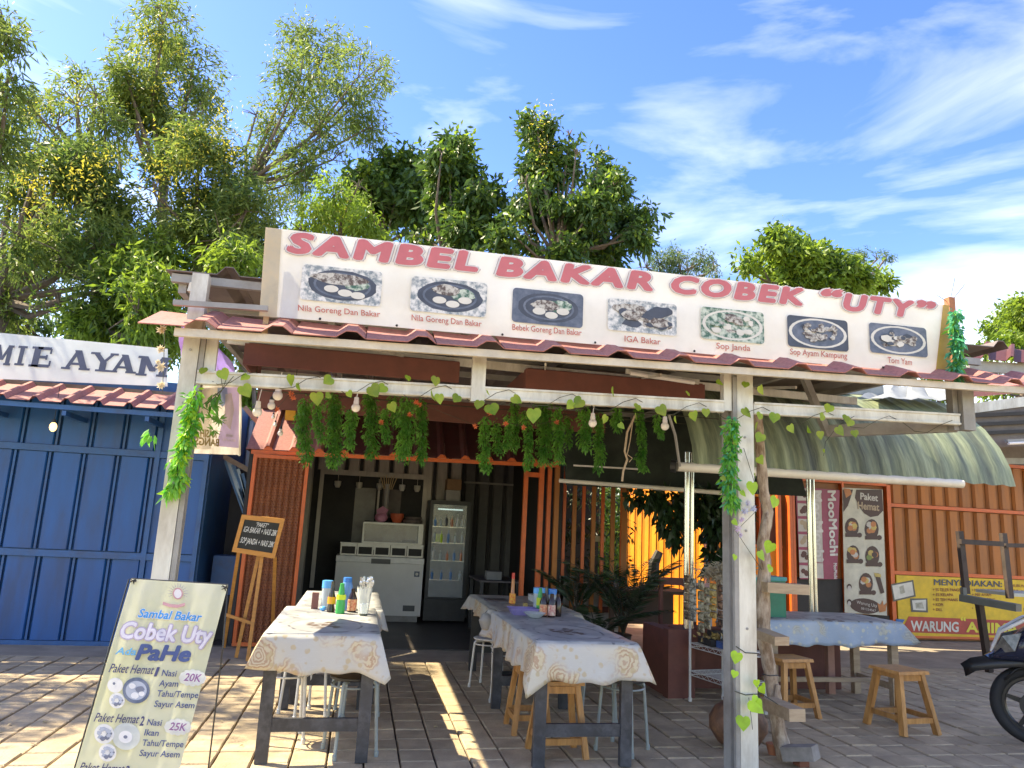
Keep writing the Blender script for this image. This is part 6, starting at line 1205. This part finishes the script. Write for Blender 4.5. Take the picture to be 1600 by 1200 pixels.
# ------------------------------------------------------------------ black timber frame on the right
bf = thing('timber_bench', 'black timber bench frame standing before the yellow signboard', 'bench', (7.5, 8, 0))
FY = 8.0
def bb(a, b, w, ya=FY, yb2=FY): G().beam(PY(a[0], a[1], ya), PY(b[0], b[1], yb2), w, w*.8, up=(0,1,0)).obj('beam', mat('black_timber', (.045,.03,.025), .7, var=.4, dirt=.4), bf)
bb((1499,830),(1510,928),.07); bb((1567,833),(1578,935),.07); bb((1500,846),(1566,850),.06,7.96,7.96); bb((1570,852),(1640,853),.05,7.96,7.96)
G().beam(PY(1503,934,7.9), PY(1592,950,7.3), .12, .08).obj('seat_rail', mat('grey_timber', (.13,.13,.11), .7, dirt=.4), bf); G().beam(PY(1505,918,7.88), PY(1506,932,7.88), .05, .05).obj('seat_rail', mat('grey_timber', (.13,.13,.11)), bf)
A = PY(1530,942,7.7); B = PZ(1546,1050,0); G().beam(B, A, .075, .06, up=(0,1,0)).obj('leg', mat('black_timber', (.045,.03,.025)), bf); bb((1540,1028),(1580,1034),.035,7.6,7.6)
A = PY(1620,950,7.4); G().beam((A.x,A.y,0), A, .07, .06, up=(0,1,0)).obj('leg', mat('black_timber', (.045,.03,.025)), bf)
G().box(*sorted((PY(1575,940,8.2).x, 9.2)), 8.1, 8.7, .90, .94).obj('table_board', mat('pale_board', (.40,.42,.36), .6), bf)
# ------------------------------------------------------------------ scooter
wc = PY(1617, 1104, 5.1); sco = thing('scooter', 'dark blue and white step through scooter parked at the right edge', 'scooter', (wc.x, wc.y, 0), world=False); sco.rotation_euler = (0, 0, math.radians(-44))
M_tyre = mat('tyre_rubber', (.016,.016,.017), .75, bump=.2); M_alloy = mat('black_alloy', (.02,.02,.022), .35, .3); M_navy = mat('navy_body_plastic', (.012,.016,.04), .25, coat=.5); M_sw = mat('white_body_plastic', (.60,.60,.60), .25, coat=.5); M_bp = mat('black_body_plastic', (.015,.015,.016), .4)
def torus(g, c, R_, r, seg=40, s2=10, sq=1.0):
    V = []; 
    for i in range(seg):
        a = 6.28318*i/seg
        for j in range(s2): b = 6.28318*j/s2; rr_ = R_+r*math.cos(b)*sq; V.append((c[0]+rr_*math.cos(a), c[1]+r*math.sin(b), c[2]+rr_*math.sin(a)))
    g.add(V, [(i*s2+j, i*s2+(j+1) % s2, ((i+1) % seg)*s2+(j+1) % s2, ((i+1) % seg)*s2+j) for i in range(seg) for j in range(s2)])
for xw in (0, 1.24):
    R_ = .295; g = G(); torus(g, (xw,0,R_), R_-.045, .045, sq=1.0); w_ = g.obj('wheel', M_tyre, sco, smooth=True)
    g = G(); torus(g, (xw,0,R_), .205, .022, s2=6); 
    for k in range(5):
        a = 6.2832*k/5+.35; d = Vector((math.cos(a),0,math.sin(a))); c = Vector((xw,0,R_)); g.beam(c+d*.03, c+d*.20, .045, .03, up=(0,1,0), w2=.026, h2=.022)
    g.lathe([(.045,-.04),(.05,0),(.045,.04)], (xw,0,R_), 14, axis='y'); g.obj('rim', M_alloy, w_, smooth=30)
    G().lathe([(.035,-.055),(.10,-.055),(.10,-.050),(.035,-.05)], (xw,0,R_), 22, axis='y').obj('brake_disc', M_bp, w_)
g = G()
for s_ in (-1,1): g.tube([(0,s_*.075,.295),(.10,s_*.075,.60),(.17,s_*.05,.82)], .022, 8)
g.obj('fork', M_bp, sco, smooth=True)
# fender with beak
V = []; F = []
fp = [(-.47,.53,.02),(-.40,.585,.06),(-.28,.62,.085),(-.12,.655,.095),(.02,.66,.09),(.14,.60,.08),(.24,.50,.06)]
for x, z, hw in fp:
    for t in (-1,-.6,0,.6,1): V.append((x+.03*abs(t), t*hw, z-.05*t*t-(.03 if abs(t) == 1 else 0)))
F = [(i*5+j, i*5+j+1, (i+1)*5+j+1, (i+1)*5+j) for i in range(6) for j in range(4)]
o = G().add(V, F).obj('front_fender', M_bp, sco, smooth=True); mo = o.modifiers.new('t', 'SOLIDIFY'); mo.thickness = .012
V = [(x+.02, t*.07, z) for x, z in ((-.20,.46),(-.12,.55),(0,.60),(.12,.56),(.20,.46)) for t in (-1,0,1)]
o = G().add([(a, b, c+(.02 if abs(b) < .01 else 0)) for a, b, c in V], [(i*3+j, i*3+j+1, (i+1)*3+j+1, (i+1)*3+j) for i in range(4) for j in range(2)]).obj('lower_fender', M_bp, sco, smooth=True); mo = o.modifiers.new('t', 'SOLIDIFY'); mo.thickness = .01
def loft(secs, n=12):
    """sections: (x, zc, hw, hh) super-ellipses along x"""
    V = []; F = []
    for x, zc, hw, hh, *sh in secs:
        for k in range(n):
            a = 6.28318*k/n; c_, s_ = math.cos(a), math.sin(a); V.append((x+(sh[0] if sh else 0)*s_, hw*math.copysign(abs(c_)**.75, c_), zc+hh*math.copysign(abs(s_)**.75, s_)))
    m = len(secs); F = [(i*n+k, i*n+(k+1) % n, (i+1)*n+(k+1) % n, (i+1)*n+k) for i in range(m-1) for k in range(n)]+[tuple(range(n))[::-1], tuple((m-1)*n+k for k in range(n))]
    return G().add(V, F)
loft([(-.26,.66,.03,.03,.05),(-.20,.70,.11,.10,.08),(-.08,.76,.17,.16,.10),(.06,.80,.20,.20,.10),(.16,.78,.20,.24,.08)]).obj('front_cowl', M_navy, sco, smooth=50)
for s_ in (-1,1):
    G().add([(-.235,s_*.06,.66),(-.10,s_*.168,.70),(-.05,s_*.172,.84),(-.17,s_*.115,.80)], [(0,1,2,3)] if s_ < 0 else [(3,2,1,0)]).slab([(-.24,s_*.062,.655),(-.10,s_*.176,.70),(-.05,s_*.18,.84),(-.175,s_*.122,.80)], (-.004,s_*.006,0)).obj('headlight', mat('headlight_lens', (.22,.21,.19), .12, c2=(.09,.085,.08), sc_=18), sco)
    G().tube([(-.26,s_*.05,.67),(-.19,s_*.13,.83),(-.04,s_*.19,.93),(.06,s_*.19,.98)], [.008,.012,.014,.008], 8).obj('white_trim', M_sw, sco, smooth=True)
    G().add([(.14,s_*.2,.98),(.20,s_*.17,.52),(.02,s_*.19,.62),(-.02,s_*.19,.86)], [(0,1,2,3)]).slab([(.14,s_*.2,.98),(.22,s_*.17,.46),(.02,s_*.192,.62),(-.02,s_*.195,.86)], (.0,s_*.012,0)).obj('leg_shield', M_navy, sco)
    G().tube([(.12,s_*.10,1.0),(.14,s_*.22,1.02),(.17,s_*.36,1.0)], [.02,.016,.015], 8).obj('handlebar', M_bp, sco, smooth=True)
    G().tube([(.155,s_*.25,1.01),(.175,s_*.38,.995)], .021, 10).obj('grip', M_bp, sco, smooth=True)
    G().tube([(.08,s_*.20,1.0),(.03,s_*.30,.985),(.05,s_*.40,.965)], [.008,.010,.007], 6).obj('brake_lever', mat('lever_alloy', (.6,.56,.5), .35, .4), sco, smooth=True)
    G().tube([(.12,s_*.24,1.03),(.08,s_*.28,1.12),(.05,s_*.33,1.20)], .007, 6).obj('mirror_stem', M_chrome, sco)
    m_ = G().lathe([(.03,0),(.055,.012),(.062,.03),(.060,.036)], (0,0,0), 18, axis='x', sx=1.25, sy=.9); 
    for k in range(len(m_.v)): v = m_.v[k]; m_.v[k] = (v[0]+.03, v[1]+s_*.34, v[2]+1.20)
    m_.obj('mirror', M_bp, sco, smooth=True); G().lathe([(.055,0),(.052,.003)], (.067, s_*.34, 1.20), 18, axis='x', sx=1.25, sy=.9).obj('mirror_glass', mat('mirror_glass', (.75,.8,.9), .04, 1.0), sco)
loft([(-.02,.98,.05,.04),(.04,1.0,.13,.07),(.14,1.02,.15,.08),(.22,1.0,.09,.05)]).obj('handlebar_cowl', M_bp, sco, smooth=50)
loft([(.18,.34,.12,.05),(.40,.32,.15,.05),(.60,.36,.15,.07)]).obj('floorboard', M_bp, sco, smooth=50)
loft([(.50,.42,.10,.10),(.70,.52,.15,.20),(1.0,.60,.16,.19),(1.3,.72,.12,.11),(1.5,.80,.04,.04)]).obj('rear_body', M_navy, sco, smooth=50)
loft([(.55,.74,.09,.03),(.75,.79,.13,.05),(1.1,.83,.13,.05),(1.4,.88,.09,.04)]).obj('seat', M_bp, sco, smooth=50)
loft([(.6,.28,.06,.08),(.9,.27,.09,.09),(1.24,.30,.07,.06)]).obj('engine', M_alloy, sco, smooth=50)
G().box(-.02,.05,-.205,-.197,.56,.61).obj('red_decal', mat('red_decal', (.45,.03,.03), .4), sco); G().box(.055,.11,-.205,-.197,.545,.56).obj('white_decal', M_sw, sco)
G().tube([(.30,.16,.30),(.34,.24,.02)], .012, 6).obj('side_stand', M_bp, sco)
# ------------------------------------------------------------------ trees
def tree(label, Y, base, puffs, m, n, ls, wr, seed, droop=.6, trunk_r=.12, flowers=None, group=None, m2=None, dz=1.0, hub=None, name='tree'):
    rng = np.random.default_rng(seed); rd = random.Random(seed); b = PY(base[0], base[1], Y); b.z = 0; t = thing(name, label, 'tree', b, group, world=False)
    P3 = []
    for x, y, r in puffs:
        yy = Y+rd.uniform(-1, 1)*dz; c = PY(x, y, yy); P3.append((c-b, r/CF*yy*1.02))
    hubp = (PY(hub[0], hub[1], Y)-b) if hub else Vector((sum(p[0].x for p in P3)/len(P3)*.5, 0, min(p[0].z for p in P3)*.75))
    g = G(); trk = [Vector((0,0,0)), Vector((hubp.x*.3+rd.uniform(-.1,.1), 0, hubp.z*.5)), hubp]; g.tube(trk, [trunk_r*1.25, trunk_r, trunk_r*.8], 8)
    o = g.obj('trunk', M_trunk, t, smooth=True); tw = []
    for k, (c, r) in enumerate(P3):
        mid = hubp.lerp(c, .5)+Vector((rd.uniform(-.2,.2), rd.uniform(-.2,.2), rd.uniform(-.3,.0))); g = G(); g.tube([hubp, mid, c, c+Vector((rd.uniform(-.3,.3)*r, 0, r*.6))], [trunk_r*.5, trunk_r*.32, trunk_r*.16, .01], 6)
        for q in range(5):
            a = Vector((rd.gauss(0,1), rd.gauss(0,1), rd.gauss(.3,1))).normalized(); g.tube([c, c+a*r*.5, c+a*r*.95+Vector((0,0,-.05))], [trunk_r*.12, .012, .005], 4)
        g.obj('limb', M_trunk, t, smooth=True)
    w = np.array([r**2 for _, r in P3]); w /= w.sum(); nc = max(8, int(n*.62)//9); idx = rng.choice(len(P3), nc, p=w); cc = np.array([tuple(p) for p, _ in P3])[idx]; rr_ = np.array([q for _, q in P3])[idx][:, None]
    d = nrm(rng.normal(size=(nc, 3))); tc_ = cc+d*rr_*(rng.random((nc, 1))**.38)*(1+.12*rng.normal(size=(nc, 1)))
    # leave holes: drop twigs by a coarse 3-d hash
    key = np.floor(tc_/ (0.55)).astype(int); hh_ = ((key[:,0]*73856093) ^ (key[:,1]*19349663) ^ (key[:,2]*83492791)) % 100; tc_ = tc_[hh_ > 40]; d = d[hh_ > 40]; nc = len(tc_)
    k = 9; C = np.repeat(tc_, k, 0); dd_ = np.repeat(d, k, 0); C = C+rng.normal(size=C.shape)*ls*.55; D = dd_*.5+np.array([0,0,-droop])+rng.normal(size=C.shape)*.55
    V, F = leaves(C, D, ls*rng.uniform(.6,1.3,len(C)), ls*wr*rng.uniform(.7,1.2,len(C)), rng, .2, .15)
    mesh_np('crown', V, F, m, t)
    if m2:
        s_ = (rng.random(nc) < .3); C = np.repeat(tc_[s_], 8, 0)+rng.normal(size=(s_.sum()*8, 3))*ls*.5; V, F = leaves(C, rng.normal(size=C.shape)+np.array([0,0,.5]), ls*.9, ls*wr, rng, .2, .1); mesh_np('young_leaves', V, F, m2, t)
    if flowers:
        C = []
        for x, y, r, q in flowers:
            c = PY(x, y, Y-.8)-b; rw_ = r/CF*Y
            for _ in range(q):
                p = np.array(tuple(c))+rng.normal(size=3)*rw_*.75; C.append(p+rng.normal(size=(14, 3))*.11)
        C = np.concatenate(C); V, F = leaves(C, rng.normal(size=C.shape)+np.array([0,0,.2]), .065, .02, rng, .2, .1); mesh_np('blossom', V, F, M_yf, t)
    return t
GT = 'trees behind the stalls'
tree('tall drooping acacia with pale yellow flowers, centre left skyline', 15, (262,520), [(255,40,48),(240,95,62),(300,110,50),(215,140,50),(285,165,62),(235,180,48),(325,145,30),(250,12,28),(195,115,30),(310,190,38),(270,215,36),(205,165,34)], M_l1, 30000, .155, .23, 1, droop=.3, flowers=[(230,95,40,14),(205,130,25,8),(255,140,25,8),(260,15,20,4)], group=GT, hub=(255,290))
tree('tall drooping acacia whose crown is rightmost of the three', 19, (395,500), [(470,60,38),(505,90,52),(560,120,48),(470,115,46),(535,165,60),(590,110,26),(460,170,44),(500,215,52),(575,200,30),(430,195,36),(420,250,34),(475,265,46),(520,250,30),(400,180,24),(445,290,40),(600,125,18)], M_l1, 36000, .19, .22, 2, droop=.3, flowers=[(512,118,20,3),(440,90,20,3),(408,175,20,4)], group=GT, hub=(385,285))
tree('bushy acacia with dense yellow blossom in front of the tall ones', 13.5, (305,500), [(310,245,50),(270,270,44),(350,275,48),(330,320,62),(275,330,52),(385,330,48),(345,375,56),(390,380,36),(300,375,42),(240,300,28),(410,350,30),(330,405,34)], M_l1, 36000, .155, .23, 3, droop=.3, flowers=[(310,240,55,30),(270,255,35,14),(345,250,35,16),(375,275,15,4),(250,280,22,8),(335,300,22,5),(400,300,18,4)], group=GT, m2=M_l2, hub=(310,400))
tree('spreading acacia branch crown left of the tall crowns', 14.5, (170,520), [(150,150,32),(120,165,40),(90,200,44),(165,190,34),(60,230,36),(140,215,40),(185,215,30),(120,130,24),(75,170,30),(45,160,22)], M_l1, 15000, .155, .22, 4, droop=.3, flowers=[(80,155,20,5),(45,225,18,5),(120,150,18,3)], group=GT, hub=(160,300))
tree('broad leafy acacia filling the left edge above MIE AYAM', 12.5, (15,560), [(100,280,56),(150,260,40),(60,300,58),(20,290,50),(140,320,58),(90,350,64),(30,370,62),(150,385,58),(90,420,60),(30,440,54),(180,340,40),(150,455,46),(185,440,36),(95,480,44),(60,260,34),(20,490,40)], M_l1, 42000, .155, .24, 5, droop=.3, flowers=[(130,265,35,14),(40,290,30,12),(60,330,30,8),(100,300,30,6)], group=GT, m2=M_l2, hub=(0,470), trunk_r=.16)
tree('lower green bushy tree directly behind the upper canopy roof', 12, (290,520), [(225,395,40),(265,410,30),(200,440,46),(245,450,48),(215,490,46),(265,490,38),(170,500,40),(190,400,30),(250,520,36),(310,440,28),(365,410,36),(400,420,34),(330,430,30),(140,505,34),(215,530,30)], M_l3, 26000, .16, .26, 6, group=GT, m2=M_l2, hub=(240,540))
tree('sparse branch ends hanging in at the upper left corner', 11, (-60,500), [(5,30,26),(12,60,24),(-15,90,40),(10,150,20),(5,190,26),(-20,230,46),(15,120,14)], M_l1, 8000, .15, .22, 7, droop=.3, group=GT, hub=(-60,300))
tree('pale yellow green small tree just above the banner left end', 16, (520,470), [(520,310,34),(545,325,34),(490,345,36),(530,355,40),(570,350,26),(470,360,24),(585,375,26),(560,290,18),(620,385,20)], M_l3, 15000, .14, .3, 8, group=GT, flowers=[(515,345,40,10)], hub=(530,380))
tree('dark round broadleaf tree left of the pair above the banner', 20, (602,470), [(600,260,34),(640,265,30),(580,285,32),(620,295,42),(660,300,34),(565,270,20),(600,325,34),(645,330,34),(565,305,22),(680,340,22)], M_l2, 15000, .25, .45, 9, droop=.4, group=GT, m2=M_l3, hub=(603,380), trunk_r=.07)
tree('dark upright broadleaf tree right of the round dark one', 15, (690,470), [(712,228,28),(700,262,32),(725,280,34),(745,300,32),(705,310,40),(740,340,36),(700,350,40),(690,240,18),(760,330,22),(765,300,14),(725,365,34),(660,370,26)], M_l2, 18000, .19, .45, 10, droop=.4, group=GT, m2=M_l3, hub=(690,390), trunk_r=.09)
tree('tall layered broadleaf tree with a pointed top at centre', 14.5, (855,470), [(838,192,24),(862,198,18),(825,218,18),(855,230,24),(890,212,18),(840,262,28),(822,285,26),(870,270,26),(905,255,28),(935,270,34),(960,290,24),(885,310,34),(930,320,36),(845,320,32),(800,325,26),(795,360,32),(840,370,38),(890,365,38),(935,370,40),(975,350,30),(1010,335,20),(1000,370,22),(955,395,30),(780,385,20),(900,240,14),(885,400,32)], M_l2, 34000, .18, .40, 11, droop=.4, group=GT, m2=M_l3, flowers=[(845,180,14,4),(848,240,14,4)], hub=(868,400), trunk_r=.10)
tree('feathery pale tree low behind the banner, centre right', 18, (1060,480), [(1060,405,26),(1030,412,22),(1095,410,24),(1010,418,18),(1115,420,18),(1075,425,30)], M_l4, 9000, .12, .25, 12, group=GT, hub=(1060,440))
tree('bright green round tree above the banner at right', 14, (1225,500), [(1215,380,26),(1240,390,28),(1185,405,28),(1215,415,34),(1255,415,32),(1285,408,26),(1315,420,24),(1345,435,22),(1375,440,16),(1290,440,26),(1160,420,22),(1325,450,22),(1240,440,26)], M_l3, 20000, .17, .42, 13, droop=.4, group=GT, m2=M_l2, hub=(1240,450), trunk_r=.08)
tree('dark feathery crown just right of the bright round tree', 19, (1350,500), [(1350,403,16),(1370,405,16),(1330,405,14),(1385,402,9),(1310,402,8)], M_l4, 3500, .12, .25, 14, group=GT, hub=(1350,440))
tree('broadleaf tree at the right edge above the kiosk roofs', 12, (1600,700), [(1575,495,20),(1600,480,24),(1560,515,20),(1595,515,30),(1545,548,16),(1585,550,28),(1610,560,34),(1540,580,22),(1520,600,18),(1575,590,30),(1560,610,24)], M_l3, 12000, .15, .36, 15, droop=.2, group=GT, m2=M_l2, hub=(1600,620), trunk_r=.07)
def W2(x, y, z, r): q = toscreen((x, y, z)); return (q[0], q[1], r)
tree('leafy tree outside the left edge that shades the paving', 8.2, W2(-7.2,8.2,.1,1)[:2], [W2(-6.9+.7*a, 8.2, 4.9+b*.75, 95) for a in range(3) for b in range(3) if a-b < 2], M_l1, 9000, .20, .2, 21, group=GT, trunk_r=.12)  # unseen tree, added to cast shade on the left paving
tree('low yellow green bush visible over the green awning roof', 13, (1480,700), [(1440,612,16),(1480,615,18),(1400,605,16),(1510,620,16),(1460,600,14)], M_l3, 5000, .12, .35, 16, group=GT, hub=(1470,650), name='bush')
tree('green shrub glimpsed through the left of canopy beside flag', 12, (395,800), [(385,585,26),(400,620,30),(380,640,24),(415,655,22),(345,545,16),(395,560,20),(360,600,20)], M_l3, 8000, .12, .4, 17, group=GT, hub=(395,690), name='bush')
tree('dark background tree line gap filler low at left', 20, (250,700), [(40,510,50),(120,520,50),(200,520,44),(-20,480,60),(300,530,40)], M_l2, 14000, .22, .3, 18, group=GT, hub=(200,600))
fw = thing('far_wood', 'low mass of far trees behind the stalls', 'wood', (0, 24, 0), world=False); rng = np.random.default_rng(77); n = 26000
C = np.stack([rng.uniform(-22, 24, n), rng.uniform(-1.5, 2.5, n), rng.uniform(.0, 1, n)**.8*4.2], 1); C[:, 2] *= .8+.2*np.sin(C[:, 0]*1.3)+.12*np.sin(C[:, 0]*3.1)
V, F = leaves(C, rng.normal(size=(n, 3))+np.array([0,0,-.3]), .42, .2, rng, .2, .1); fo = mesh_np('foliage', V, F, M_l2, fw, kind='stuff'); fw['kind'] = 'stuff'
# tidy up helper flags
for o in bpy.data.objects:
    if '_w' in o.keys(): del o['_w']
